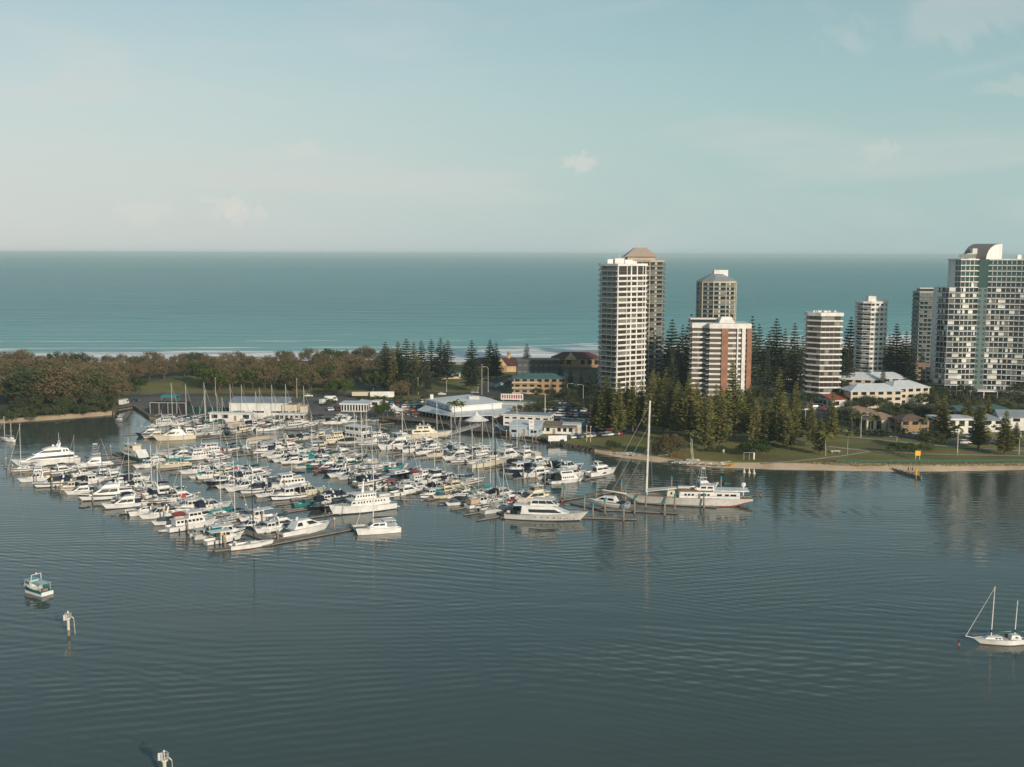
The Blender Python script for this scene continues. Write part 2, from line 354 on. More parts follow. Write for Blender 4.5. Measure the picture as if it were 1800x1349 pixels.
edge = [((-60, 750), (-60, 741), 's'), ((0, 746), (0, 737), 's'), ((60, 742), (60, 733), 's'), ((130, 737), (130, 728), 's'), ((197, 731), (197, 723), 's'),
        ((200, 730), None, 'w'), ((204, 722), None, 'w'), ((234, 717), None, 'w'), ((250, 727), None, 'w'), ((264, 737), None, 'w'), ((420, 743), None, 'w'), ((535, 748), None, 'w'),
        ((552, 738), None, 'w'), ((640, 737), None, 'w'), ((668, 739), None, 'w'), ((720, 742), None, 'w'), ((782, 748), None, 'w'), ((800, 758), None, 'w'), ((840, 761), None, 'w'), ((885, 765), None, 'w'), ((944, 775), None, 'w'),
        ((946, 776), (950, 768), 'r'), ((967, 784), (975, 776), 'r'), ((1010, 792), (1016, 783), 'r'), ((1045, 796), (1045, 788), 's'), ((1080, 804), (1080, 794), 's'), ((1144, 813), (1140, 801), 's'), ((1204, 821), (1204, 809), 's'), ((1271, 825), (1280, 813), 's'), ((1360, 828.5), (1360, 814), 's'),
        ((1500, 832), (1480, 815), 's'), ((1600, 832), (1600, 818), 's'), ((1700, 831), (1700, 817), 's'), ((1800, 829), (1800, 815), 's'), ((1900, 827), (1900, 813), 's')]
WE = [G(*a, -.4) for a, b, c in edge]; TE = [G(*(b or a), GZ) if b else Vector((*G(*a, 0).xy, GZ)) for a, b, c in edge]
TE = [Vector((p.x, p.y, GZ)) for p in TE]
WE = [WE[i] if e[1] else Vector((TE[i].x, TE[i].y, -.5)) for i, e in enumerate(edge)]
front = [Vector((-2600, 560, GZ)), Vector((-700, 545, GZ))] + TE + [Vector((700, 395, GZ)), Vector((2600, 300, GZ))]
back = [Vector((x, shore_y(x) - 38, GZ)) for x in (2600, 1200, 700, 400, 200, 0, -300, -700, -1400, -2600)]
sheet('ground', front + back, GZ, grass_m, skirt=-1.0)
strip('ocean_beach', [Vector((x, shore_y(x) - 39, GZ + .02)) for x in range(-2600, 2601, 100)], [Vector((x, shore_y(x) + 10, -.4)) for x in range(-2600, 2601, 100)], sand_m)
def seg(kind):
    out_, cur = [], []
    for i, e in enumerate(edge):
        if e[2] == kind: cur.append(i)
        elif cur: out_.append(cur); cur = []
    if cur: out_.append(cur)
    return out_
for s in seg('s'):
    j = list(s)
    if j[-1] + 1 < len(edge) and j[0] > 0: pass
    A = []; B = []; C = []
    for i in j:
        w, t = WE[i], TE[i]; nrm = (t - w); nrm.z = 0; nrm.normalize()
        A.append(w - nrm * 3 - Vector((0, 0, .3))); B.append(t + Vector((0, 0, .04)) + nrm * 1.0); C.append(t + nrm * 9 + Vector((0, 0, .03)))
    if j[0] == 0: A.insert(0, A[0] + Vector((-900, 60, 0))); B.insert(0, B[0] + Vector((-900, 60, 0)))
    else:
        A.append(A[-1] + Vector((700, -40, 0))); B.append(B[-1] + Vector((700, -40, 0)))
    # finely divided so that the waterline wanders
    A2, B2 = [], []
    for i in range(len(A) - 1):
        n = max(1, int((A[i + 1] - A[i]).length / 3)) if (A[i + 1] - A[i]).length < 200 else 8
        for q in range(n):
            f = q / n; off = math.sin(i * 2.1 + f * 5) * .5 + rnd.uniform(-.25, .25)
            A2.append(A[i].lerp(A[i + 1], f)); B2.append(B[i].lerp(B[i + 1], f) + Vector((0, off, 0)))
    A2.append(A[-1]); B2.append(B[-1])
    strip('beach', A2, B2, sand_m)
# dry dune grass behind the right-hand beach
dune = [((1400, 811), (1400, 808)), ((1480, 813), (1480, 809)), ((1560, 815), (1560, 810)), ((1640, 815.5), (1640, 811)), ((1720, 815), (1720, 811)), ((1800, 813), (1800, 809)), ((1900, 811), (1900, 807))]
strip('dune_grass', [G(*a, GZ + .06) for a, b in dune], [G(*b, GZ + .06) for a, b in dune], dry_m)
ww = seg('w')[0]
mb = MB()
for i in range(ww[0], ww[-1]):
    a, b = TE[i], TE[i + 1]; d = (b - a).normalized(); n = Vector((d.y, -d.x, 0))
    mb.hexa([a + n * .35 + Vector((0, 0, -3)), b + n * .35 + Vector((0, 0, -3)), b - n * .3 + Vector((0, 0, -3)), a - n * .3 + Vector((0, 0, -3))],
            [a + n * .35 + Vector((0, 0, .12)), b + n * .35 + Vector((0, 0, .12)), b - n * .3 + Vector((0, 0, .12)), a - n * .3 + Vector((0, 0, .12))], mat('quay_wall', (.24, .19, .13), .9, var=.4, scale=.3, detail=7))
tag(mb.build('quay_wall'), 'weathered brown quay wall along the marina shore between the boats and the yards', 'quay wall')
def blob(mb, c, r, m, sq=.7):
    k = []
    for i in range(4):
        a = -math.pi / 2 + math.pi * i / 3
        k.append([(c[0] + r * math.cos(a) * math.cos(t) * rnd.uniform(.8, 1.2), c[1] + r * math.cos(a) * math.sin(t) * rnd.uniform(.8, 1.2), c[2] + r * sq * math.sin(a)) for t in (2 * math.pi * j / 5 for j in range(5))])
    mb.loft(k, m, closed=True, cap=False)
mb = MB(); rr = [20] + seg('r')[0] + [24]
for i, j in zip(rr, rr[1:]):
    L_ = (TE[j] - TE[i]).length
    for q in range(int(L_ * 3.2)):
        f = rnd.random(); h = rnd.random(); p = WE[i].lerp(WE[j], f).lerp(TE[i].lerp(TE[j], f), h)
        blob(mb, (p.x, p.y, p.z), rnd.uniform(.5, 1.0), rock_m)
tag(mb.build('rock_wall'), 'dark boulder rock wall between the boat shed jetty and the beach', 'rock wall', kind='stuff')
def ribbon(name, pts, w, m, z, kind='structure', close=False):
    P = [G(*p, GZ) if len(p) == 2 else Vector(p) for p in pts]; A = []; B = []
    for i, p in enumerate(P):
        d = (P[min(i + 1, len(P) - 1)] - P[max(i - 1, 0)]); d.z = 0; d.normalize(); n = Vector((-d.y, d.x, 0)) * w / 2
        A.append(Vector((p.x, p.y, z)) - n); B.append(Vector((p.x, p.y, z)) + n)
    return strip(name, A, B, m, kind)
def area(name, pts, z, m): return sheet(name, [G(*p, GZ) for p in pts], z, m)
area('scrub_floor', [(-300, 752), (0, 735), (60, 731), (150, 725), (196, 721), (205, 700), (230, 676), (330, 660), (520, 652), (700, 655), (760, 640), (700, 633), (300, 637), (-300, 655)], GZ + 0.03, scrub_m)
area('scrub_floor', [(980, 706), (1060, 726), (1130, 742), (1400, 745), (1470, 735), (1520, 745), (1800, 765), (2100, 772), (2100, 640), (1400, 620), (1000, 626), (975, 660)], GZ + 0.025, scrub_m)
area('marina_yard', [(200, 721), (206, 706), (226, 699), (300, 698), (430, 700), (560, 700), (600, 697), (700, 702), (742, 712), (700, 738), (660, 735), (560, 736), (540, 744), (420, 739), (266, 733), (252, 724), (236, 714), (206, 719)], GZ + 0.06, yard_m)
area('car_park', [(905, 713), (950, 705), (1005, 708), (1088, 728), (1130, 745), (1120, 762), (1060, 770), (1000, 768), (960, 762), (900, 752), (850, 745)], GZ + 0.055, asphalt)
area('club_terrace', [(688, 738), (705, 722), (740, 712), (960, 728), (950, 772), (880, 762), (800, 755), (784, 746), (722, 740)], GZ + 0.05, yard_m)
ROAD = [(2100, 806), (1900, 791), (1800, 781.5), (1700, 774), (1600, 767), (1500, 758), (1400, 749), (1250, 737), (1130, 728), (1040, 716), (980, 706), (900, 697), (820, 693), (740, 692), (640, 694), (560, 695), (430, 694), (300, 695), (200, 697), (120, 706), (60, 714), (-80, 726), (-300, 740)]
ribbon('main_road', ROAD, 15, asphalt, GZ + 0.08)
ribbon('road_line', ROAD[:9], .5, paint_m, GZ + 0.12)
ribbon('verge', [(p[0], p[1] + (-3.5 if p[0] < 900 else 0)) for p in ROAD[12:20]], 7, dry_m, GZ + 0.10)
ribbon('footpath', [(1470, 766), (1485, 768), (1560, 775.5), (1650, 784), (1800, 794), (2000, 806)], 2.2, kerb_m, GZ + 0.14)
ribbon('park_path', [(1130, 757), (1230, 762), (1330, 768), (1400, 778), (1450, 785), (1530, 794), (1620, 798.5), (1800, 802.5), (2000, 806)], 2.6, path_m, GZ + 0.13)
ribbon('park_path', [(1530, 794.5), (1480, 802), (1440, 807), (1390, 812), (1340, 815)], 1.8, path_m, GZ + 0.11)
ribbon('surf_road', [(862, 694), (866, 684), (876, 673), (892, 666), (915, 661), (950, 658)], 16, asphalt, GZ + 0.09)
ribbon('side_street', [(1400, 748), (1402, 735), (1396, 722), (1380, 700), (1365, 680), (1355, 660)], 18, asphalt, GZ + 0.085)
area('car_park', [(1400, 742), (1410, 716), (1440, 712), (1480, 720), (1470, 745)], GZ + 0.07, asphalt)
area('surf_car_park', [(600, 668), (700, 664), (765, 672), (760, 682), (640, 684)], GZ + 0.05, yard_m)
# ---------------------------------------------------------------- trees
leafcard = []
def leaf(mb, c, size, m, up=.3, stretch=1.0, dirv=None):
    a = rnd.uniform(0, 6.283); t = rnd.uniform(-1, 1)
    n = Vector((math.cos(a) * math.sqrt(1 - t * t), math.sin(a) * math.sqrt(1 - t * t), abs(t) * (1 - up) + up)).normalized()
    u = n.cross(Vector((0, 0, 1))); u = u.normalized() if u.length > .01 else Vector((1, 0, 0)); w = n.cross(u)
    if dirv: u = dirv.normalized(); w = n.cross(u).normalized()
    u *= size * stretch; w *= size * rnd.uniform(.5, .9); c = Vector(c)
    mb.face([c - u, c - w * .8 + u * .1, c + u, c + w], m)
def fol(name, c1, c2, scale=.35): return mat(name, c1, .85, col2=c2, scale=scale, detail=5, spec=.15, ramp=(.38, .62), objvar=.22)
f_olive = fol('foliage_olive_brown', (.195, .152, .080), (.098, .082, .046))
f_green = fol('foliage_green', (.075, .105, .025), (.032, .055, .015))
f_pine = fol('foliage_pine', (.215, .205, .068), (.105, .108, .038))
f_dark = fol('foliage_dark_pine', (.066, .082, .048), (.036, .050, .032))
f_dgreen = fol('foliage_dark_green', (.082, .098, .042), (.042, .056, .026))
f_palm = fol('foliage_palm', (.13, .14, .03), (.06, .08, .02))
bark = mat('bark', (.13, .10, .075), .95, var=.35, scale=1.5)
pale_bark = mat('pale_bark', (.30, .26, .21), .95, var=.3, scale=1.5)
def pine_proto(h, r, m, seed, tiers=24, gap=.10, droop=-.05, sparse=1.0, dark=False):
    rnd.seed(seed); P = Proto(); tr = MB(); tr.tube((0, 0, -.5), (0, 0, h * .5), h * .013, bark, h * .009, 7); tr.tube((0, 0, h * .5), (rnd.uniform(-.2, .2), 0, h), h * .009, bark, .03, 6)
    P.add('trunk', tr); cr = MB()
    for i in range(tiers):
        f = i / (tiers - 1); z = h * (gap + (1 - gap) * f)
        rr = r * (1 - f) ** .72 * (1 if f > .12 else .72 + 2.3 * f) * rnd.uniform(.86, 1.1) + .25
        nb = 9 if f < .7 else 7
        for b in range(nb):
            if rnd.random() > sparse: continue
            a = 6.283 * (b + rnd.uniform(-.3, .3)) / nb + i * .7; rb = rr * rnd.uniform(.72, 1.12); dz = rb * rnd.uniform(.12, .34) + droop * rb
            n = max(4, int(rb * 3.6))
            for q in range(n):
                t = (q + .6) / n; p = Vector((math.cos(a) * rb * t, math.sin(a) * rb * t, z + dz * t + rnd.uniform(-.15, .15)))
                wd = .34 + .55 * (1 - abs(t - .45)) * min(1, rb / 3)
                leaf(cr, p + Vector((rnd.uniform(-.2, .2), rnd.uniform(-.2, .2), 0)), wd * .8, m, .45, 1.2, Vector((math.cos(a + rnd.choice((-.7, .7, 0))), math.sin(a + rnd.choice((-.7, .7, 0))), .25)))
                if q % 2: leaf(cr, p + Vector((rnd.uniform(-.4, .4), rnd.uniform(-.4, .4), rnd.uniform(-.35, .1))), wd * .6, m, .2)
    P.add('crown', cr); return P
def bush_proto(h, r, m, seed, trunk=.35, nclump=34, leafs=60, ls=.34, bk=bark, flat=.75):
    rnd.seed(seed); P = Proto(); tr = MB(); cr = MB(); top = Vector((rnd.uniform(-.5, .5), rnd.uniform(-.5, .5), h * trunk))
    tr.tube((0, 0, -.4), top, h * .028, bk, h * .018, 6)
    cl = []
    for i in range(nclump):
        a = rnd.uniform(0, 6.283); e = rnd.uniform(-.35, 1) ; q = rnd.uniform(.35, 1) ** .6
        c = Vector((math.cos(a) * r * q * math.sqrt(max(.05, 1 - e * e * .9)), math.sin(a) * r * q * math.sqrt(max(.05, 1 - e * e * .9)), h * (1 - flat / 2) + e * h * flat / 2 * q))
        c *= 1; cl.append(c)
        if i % 3 == 0:
            k = top.lerp(c, .5) + Vector((0, 0, -.4)); tr.tube(top, k, h * .012, bk, h * .008, 4, cap=False); tr.tube(k, c, h * .008, bk, .03, 4)
    for c in cl:
        rc = r * rnd.uniform(.20, .36)
        for q in range(leafs):
            d = Vector((rnd.gauss(0, 1), rnd.gauss(0, 1), rnd.gauss(0, .75))).normalized() * rc * rnd.uniform(.5, 1.08)
            leaf(cr, c + d, ls * rnd.uniform(.6, 1.3), m, .25)
    P.add('trunk', tr); P.add('crown', cr); return P
def palm_proto(h, seed, m=None, nf=16):
    rnd.seed(seed); P = Proto(); tr = MB(); m = m or f_palm; p = Vector((0, 0, -.3)); lean = rnd.uniform(-.06, .06)
    for i in range(5):
        q = Vector((lean * h * ((i + 1) / 5) ** 2, 0, h * (i + 1) / 5)); tr.tube(p, q, .2 - .02 * i, pale_bark, .18 - .02 * i, 6); p = q
    P.add('trunk', tr); cr = MB()
    for k in range(nf):
        a = 6.283 * k / nf + rnd.uniform(-.2, .2); e = rnd.uniform(-.2, 1.1); L_ = rnd.uniform(2.3, 3.2); prev = p.copy(); d = Vector((math.cos(a) * math.cos(e), math.sin(a) * math.cos(e), math.sin(e)))
        for s in range(6):
            nx = prev + d * L_ / 6; d = (d + Vector((0, 0, -.24))).normalized(); side = d.cross(Vector((0, 0, 1))).normalized()
            for sg in (-1, 1):
                w = side * sg * .62 * (1 - abs(s - 2.2) / 5); cr.face([prev, nx, nx + w + Vector((0, 0, -.3)) + d * .2, prev + w * .9 + Vector((0, 0, -.3)) + d * .2], m)
            prev = nx
    P.add('crown', cr); return P
PINE = [pine_proto(28, 4.3, f_pine, s, 27) for s in (1, 2, 3, 4)]
DPINE = [pine_proto(28, 5.6, f_dark, s, 20, droop=-.12, gap=.12, sparse=.96) for s in (11, 12, 13)]
CAS = [bush_proto(13, 6.2, f_olive, s, .22, 52, 62, .33, flat=.9) for s in (21, 22, 23, 24, 25)]
CAG = [bush_proto(11, 5.2, f_dgreen, s, .25, 40, 60, .33, flat=.88) for s in (31, 32, 33)]
GRN = [bush_proto(7, 4.4, f_green, s, .3, 28, 60, .28) for s in (41, 42)]
DRK = [bush_proto(11, 5.5, f_dgreen, s, .3, 34, 60, .33, flat=.85) for s in (51, 52, 53)]
SHR = [bush_proto(3.4, 3.0, f_dgreen, s, .2, 18, 50, .24, flat=.95) for s in (61, 62)]
PALM = [palm_proto(h, s) for h, s in ((9, 71), (11, 72), (7, 73))]
rnd.seed(99)
# ---------------------------------------------------------------- buildings
conc_w = mat('white_render_wall', (.75, .725, .68), .7, var=.16, scale=.25, detail=7)
conc_c = mat('cream_render_wall', (.60, .52, .40), .75, var=.1, scale=.15)
conc_b = mat('beige_render_wall', (.47, .39, .30), .75, var=.12, scale=.15)
conc_g = mat('grey_render_wall', (.28, .30, .30), .75, var=.12, scale=.15)
dgrey_w = mat('slate_panel_wall', (.075, .08, .09), .7, var=.25, scale=.3)
brick_r = mat('red_brick_wall', (.33, .16, .10), .85, var=.2, scale=.4)
teal_w = mat('teal_render_wall', (.085, .13, .13), .6, var=.15, scale=.2)
yellow_w = mat('yellow_render_wall', (.58, .42, .20), .8, var=.1, scale=.2)
brown_w = mat('brown_render_wall', (.33, .22, .12), .8, var=.15, scale=.2)
roof_w = mat('white_metal_roof', (.66, .68, .70), .45, var=.1, scale=.25)
roof_g = mat('grey_metal_roof', (.30, .33, .35), .5, var=.15, scale=.2)
roof_t = mat('tan_tile_roof', (.30, .21, .14), .85, var=.25, scale=.6)
roof_b = mat('brown_tile_roof', (.16, .11, .085), .85, var=.25, scale=.6)
roof_r = mat('terracotta_roof', (.34, .095, .05), .8, var=.25, scale=.6)
roof_m = mat('maroon_roof', (.12, .042, .042), .7, var=.2, scale=.5)
roof_e = mat('teal_metal_roof', (.07, .15, .15), .5, var=.15, scale=.4)
roof_f = mat('gravel_flat_roof', (.25, .21, .15), .9, var=.3, scale=.3, detail=7)
wglass = mat('window_glass', (.018, .022, .026), .10, spec=.8)
bglass = mat('bronze_glass', (.045, .036, .028), .15, spec=.8)
gglass = mat('green_glass', (.020, .060, .055), .12, spec=.8)
curt = mat('curtained_window', (.20, .185, .16), .4, var=.3, scale=.5)
railg = mat('balcony_glass', (.13, .17, .17), .2, spec=.7)
sol_b = mat('blue_awning', (.02, .16, .32), .7)
def tower(name, px, dist, rz, foot, z1, nf, wall, slab, label, cat='apartment tower', bays=None, gz=GZ, par=1.0, slabh=.95, proud=.55, vis=None, top_extra=None, glassm=None, core=None, maxwin=100, order=None, mull=None, topglass=0):
    """foot: ccw footprint in local metres; bays: {edge: (n windows, balcony depth)}"""
    loc = PX(px, dist, gz); e = empty(name, loc, rz, 1, label, cat); H = z1 - gz; fh = H / nf; n = len(foot)
    body = MB(); body.prism(foot, -1, H, wall); body.build('wall', e)
    c0 = Vector((sum(p[0] for p in foot) / n, sum(p[1] for p in foot) / n, 0))
    def outp(d): # offset polygon
        r = []
        for i in range(n):
            a, b, c = Vector(foot[i - 1]), Vector(foot[i]), Vector(foot[(i + 1) % n])
            n1 = Vector(((b - a).y, -(b - a).x)).normalized(); n2 = Vector(((c - b).y, -(c - b).x)).normalized()
            k = (n1 + n2); k /= max(.5, k.dot(n1)); r.append(b + k * d)
        return r
    po = outp(proud)
    for f in range(nf):
        s = MB(); z = f * fh
        if topglass and nf - topglass < f: continue
        s.prism(po, z - .12, z + slabh - .12, slab); s.build('floor_band', e)
    s = MB(); s.prism(outp(proud + .15), H - .2, H + par, slab); s.build('parapet', e)
    wins = []
    for ei, (nb, bal) in (bays or {}).items():
        a = Vector((*foot[ei], 0)); b = Vector((*foot[(ei + 1) % n], 0)); L_ = (b - a).length
        for f in range(nf):
            z = f * fh + slabh - .12; zt = (f + 1) * fh - .14
            if topglass and f >= nf - topglass: z = f * fh - .1 if f > nf - topglass else z
            q = [a + Vector((0, 0, z)), b + Vector((0, 0, z)), b + Vector((0, 0, zt)), a + Vector((0, 0, zt))]
            u = .02
            ws = nb if isinstance(nb, (list, tuple)) else [1] * nb
            tot = sum(abs(w) for w in ws)
            for w in ws:
                du = abs(w) / tot * .96
                if w > 0 and not (vis and not vis(ei, f, u)):
                    g = glassm or wglass
                    if rnd.random() < .22: g = curt
                    wins.append((f, q, u + .012, u + du - .012, g, ei))
                u += du
    wins.sort(key=order or (lambda w: -w[0])); 
    for w in wins[:maxwin]:
        m = MB(); m.panel(w[1], w[2], w[3], 0.0, 1.0, w[4], .06, .10); m.build('window', e)
    if wins[maxwin:]:
        m = MB()
        for w in wins[maxwin:]: m.panel(w[1], w[2], w[3], 0.0, 1.0, w[4], .06, .10)
        tag(m.build('window', e), kind='stuff')
    for ei, (nb, bal) in (bays or {}).items():
        if not bal: continue
        a = Vector((*foot[ei], 0)); b = Vector((*foot[(ei + 1) % n], 0)); d = (b - a).normalized(); nn = Vector((d.y, -d.x, 0))
        for f in range(nf):
            z = f * fh - .14; m = MB(); A = a + d * .3; B = b - d * .3
            m.hexa([A + Vector((0, 0, z)), A + nn * bal + Vector((0, 0, z)), B + nn * bal + Vector((0, 0, z)), B + Vector((0, 0, z))], [p + Vector((0, 0, .22)) for p in (A + Vector((0, 0, z)), A + nn * bal + Vector((0, 0, z)), B + nn * bal + Vector((0, 0, z)), B + Vector((0, 0, z)))], slab)
            C, D = A + nn * (bal - .05), B + nn * (bal - .05)
            m.hexa([C + Vector((0, 0, z + .22)), C + nn * .05 + Vector((0, 0, z + .22)), D + nn * .05 + Vector((0, 0, z + .22)), D + Vector((0, 0, z + .22))], [C + Vector((0, 0, z + 1.15)), C + nn * .05 + Vector((0, 0, z + 1.15)), D + nn * .05 + Vector((0, 0, z + 1.15)), D + Vector((0, 0, z + 1.15))], railg if bal < 2 else slab)
            m.build('balcony', e)
    return e, H, fh, po
def roofbox(e, c, d, m, name='plant_room', rz=0): b = MB(); b.box(c, d, m, rz); return b.build(name, e)
# 1 white tower, front left
foot = [(0, 0), (16.5, 15), (9, 31), (-4, 33), (-9.5, 18), (-7, 9)]
foot = [(0, 0), (16.2, 12), (14, 27), (0, 34), (-7.6, 24), (-7.6, 10)]
e, H, fh, po = tower('white_apartment_tower', 1083.5, 596, 0, foot, 74.2, 26, conc_w, conc_w, 'tall white apartment tower with ribbon windows, nearest of the left pair', bays={0: ([2.6, 1.2, -.18, 1.6, -.15, 1.7, .8], 0), 5: (3, .9), 4: (3, .9), 1: (4, 0)}, glassm=bglass, topglass=2, maxwin=90)
for c, d in (((2, 15, H + 2.2), (5, 5, 3)), ((7, 17, H + 1.8), (4, 6, 2.4)), ((-3, 14, H + 2.0), (3, 4, 2.6)), ((10, 16, H + 1.4), (3, 3, 1.6))): roofbox(e, c, d, conc_w)
m = MB(); m.tube((2, 15, H + 3.5), (2, 15, H + 6), .08, conc_w); m.build('antenna', e)
# 2 beige tower behind it
foot = [(0, 0), (9, 4), (18, 0), (27, 8), (30, 22), (16, 32), (-2, 26), (-5, 10)]
e, H, fh, po = tower('beige_apartment_tower', 1088, 700, 0, foot, 75.6, 26, conc_b, conc_b, 'beige apartment tower with sloped crown roof behind the white tower', bays={1: ([1, 1, -.3, 1, 1], 0), 2: ([1, -.4, 1.2], 1.4), 0: (4, 0), 3: (4, 1.2), 7: (4, 0)}, slabh=.7, maxwin=90)
m = MB(); m.hexa([(3, 6, H + 3), (24, 6, H + 3), (24, 24, H + 3), (3, 24, H + 3)], [(10, 12, H + 8.6), (17, 12, H + 8.6), (17, 18, H + 8.6), (10, 18, H + 8.6)], mat('bronze_crown_roof', (.42, .33, .27), .6, var=.1)); rf = m.build('roof', e)
roofbox(e, (13.5, 15, H + 1.5), (17, 15, 3.4), conc_b, 'penthouse')
m = MB()
for k in range(7): m.tube((-4 + k * 1.1, 11, H + 1), (-4 + k * 1.1, 11, H + 3), .05, grey)
m.tube((-4, 11, H + 3), (3, 11, H + 3), .05, grey); m.build('railing', e)
# 3 round tower with dome-like roof
N8 = 10; foot = [(13 * math.cos(6.283 * (i + .5) / N8 - 1.57), 13 * math.sin(6.283 * (i + .5) / N8 - 1.57)) for i in range(N8)]
z1 = ZAT(496, 760)
e, H, fh, po = tower('grey_gold_round_tower', 1255.5, 775, 0, foot, z1, 20, conc_c, conc_c, 'round cream apartment tower with low conical metal roof, behind the brick tower', bays={i: ([1, -.3, 1], .4) for i in (9, 0, 8, 7, 1)}, slabh=.9, proud=.35)
for i in range(N8):
    m = MB(); p = po[i]; m.tube((p.x, p.y, 0), (p.x, p.y, H), .35, conc_c, n=4); m.build('pier', e)
m = MB(); r1 = [(p.x * 1.04, p.y * 1.04, H + .9) for p in po]; m.hexa(r1, [(p[0] * .30, p[1] * .30, H + 5.6) for p in r1], roof_g); m.build('roof', e)
roofbox(e, (2.5, 1, H + 5.5), (9.5, 6, 5.4), conc_w, 'lift_room')
# 4 brick tower
foot = [(0, 0), (3.8, -1.6), (16, 1.2), (19, 4), (19, 24), (-10, 26), (-15, 12), (-15, 3)]
foot = [(0, 0), (15.2, 0.5), (15.6, 20), (-10, 26), (-14.2, 14), (-14.2, 6), (-6, 5.5), (-6, .5)]
e, H, fh, po = tower('brick_apartment_tower', 1266.5, 592, 0, foot, 42.0, 15, brick_r, conc_w, 'low brick and white apartment tower with white roof parapet', bays={0: ([-1.2, 1.2, .8, -.3, .9, 1.1, -.7], 0), 7: (1, 0), 6: (3, 1.6), 5: (3, 0), 4: (4, 1.2)}, slabh=.95, proud=.2, par=2.4, glassm=mat('reflective_glass', (.12, .10, .085), .2))
for u0, u1, nm in ((0, 3.4, 'brick_pier'), (13.2, 15.7, 'brick_pier')):
    m = MB(); m.box(((u0 + u1) / 2, .02, H / 2 - .1), (u1 - u0, 1.5, H), brick_r); m.build(nm, e)
for u0, u1 in ((8.0, 8.6), (10.6, 12.4)): m = MB(); m.box(((u0 + u1) / 2, -.15, H / 2 - .1), (u1 - u0, 1.0, H), conc_w); m.build('rendered_pier', e)
m = MB(); m.hexa([(-1, 4, H + 2), (8, 4, H + 2), (8, 12, H + 2), (-1, 12, H + 2)], [(1, 6, H + 5.6), (6, 6, H + 5.6), (6, 10, H + 5.6), (1, 10, H + 5.6)], conc_w); m.build('lift_room', e)
roofbox(e, (-8, 14, H + 3), (13, 8, 2), wglass, 'penthouse'); roofbox(e, (-8, 14, H + 4.3), (14, 9, .5), conc_w, 'penthouse_roof')
# 5 dark banded tower
foot = [(0, 0), (10.6, .6), (11.0, 13), (0, 16), (-4.6, 13), (-5.0, 5.5)]
z1 = ZAT(553, 602)
e, H, fh, po = tower('banded_apartment_tower', 1440, 598, 0, foot, z1, 16, mat('taupe_wall', (.14, .115, .10), .7, var=.2), conc_w, 'mid-height dark tower with bright white balcony bands', bays={0: ([1, 1, 1, -.12, 1.5], 0), 5: (3, 0), 4: (2, 0), 1: (3, 0)}, glassm=bglass, slabh=.78, proud=.9, par=1.6)
roofbox(e, (2, 8, H + 1.4), (7, 6, 2.0), conc_w)
for k in range(5): roofbox(e, (-3 + k * 2.8, 4 + (k % 2), H + 1.9), (1.1, 1, 1.4), lgrey, 'roof_vent')
# 6 white rounded tower
foot = [(9.2 * math.cos(t) * 1.0, 8 * math.sin(t)) for t in [6.283 * (i + .5) / 12 - 1.57 for i in range(12)]]
z1 = ZAT(531, 685)
e, H, fh, po = tower('white_rounded_tower', 1526.5, 690, 0, foot, z1, 17, conc_w, conc_w, 'slim white rounded apartment tower between the dark tower and the tallest block', bays={11: ([1, -.5, 1], 0), 0: ([-.5, 1.3, -.6], 0), 10: (2, 1), 1: (2, 0), 9: (2, 1)}, slabh=1.5, proud=.5)
roofbox(e, (-1, -2, H + 2), (4.6, 5, 4.2), conc_w, 'lift_room'); roofbox(e, (5, 0, H + 1.2), (6, 5, 1.4), conc_w, 'roof_room')
# 7 grey slab at the back
foot = [(0, 0), (17, -4), (20.5, -5), (34, -1), (36, 14), (4, 20), (-2, 8)]
z1 = ZAT(512, 820)
e, H, fh, po = tower('grey_apartment_block', 1610, 815, 0, foot, z1, 17, conc_g, mat('pale_grey_slab', (.42, .43, .41), .7), 'hazy grey apartment block behind the left wing of the tallest tower', bays={0: ([1, 1, 1, 1, 1, 1], 1.1), 6: (3, .8), 2: (4, 1.0)}, slabh=.5, proud=.3)
m = MB(); m.box((17.2, -4.6, H / 2), (1.6, 1.2, H), conc_w); m.build('pier', e)
roofbox(e, (12, 5, H + 1.8), (22, 8, 2.2), wglass, 'penthouse'); roofbox(e, (12, 5, H + 3.1), (24, 10, .5), conc_w, 'penthouse_roof')
# 8 tallest twin-wing tower
dT = 640; b = PX(1714, dT, GZ)
E = empty('curved_twin_wing_tower', b, 0, 1, 'tallest white tower with two curved wings, green glass top and arched roof', 'apartment tower')
ztop = ZAT(455, dT); Ht = ztop - GZ; nf = 25; fh = Ht / nf
def wing(pts, floors, f0=0, greenf=4, key=''):
    res = []
    for i in range(len(pts) - 1):
        a, b_ = Vector((*pts[i], 0)), Vector((*pts[i + 1], 0)); L_ = (b_ - a).length; nb = max(1, round(L_ / 2.7))
        for f in range(f0, floors):
            for k in range(nb):
                u0, u1 = (k + .06) / nb, (k + .94) / nb; rv = rnd.random()
                if f < nf - greenf and rv < .12 and f > 1: continue          # blank rendered bays
                if f < nf - greenf and rv < .26: u1 = u0 + (u1 - u0) * .5
                g = gglass if f >= nf - greenf else (curt if rv > .9 else wglass)
                z = f * fh + .42; zt = (f + 1) * fh - .12
                res.append((f, [a + Vector((0, 0, z)), b_ + Vector((0, 0, z)), b_ + Vector((0, 0, zt)), a + Vector((0, 0, zt))], u0, u1, g))
    return res
wl = [(-21.5, 4), (-18, -2.5), (-12, -4.2), (-2.4, -2.8)]          # left wing front face, left to right
wr = [(3.0, -2.8), (10, -4.5), (17, -7), (24, -11), (29, -13.5), (33, -11), (35.5, -4)]
WN = []
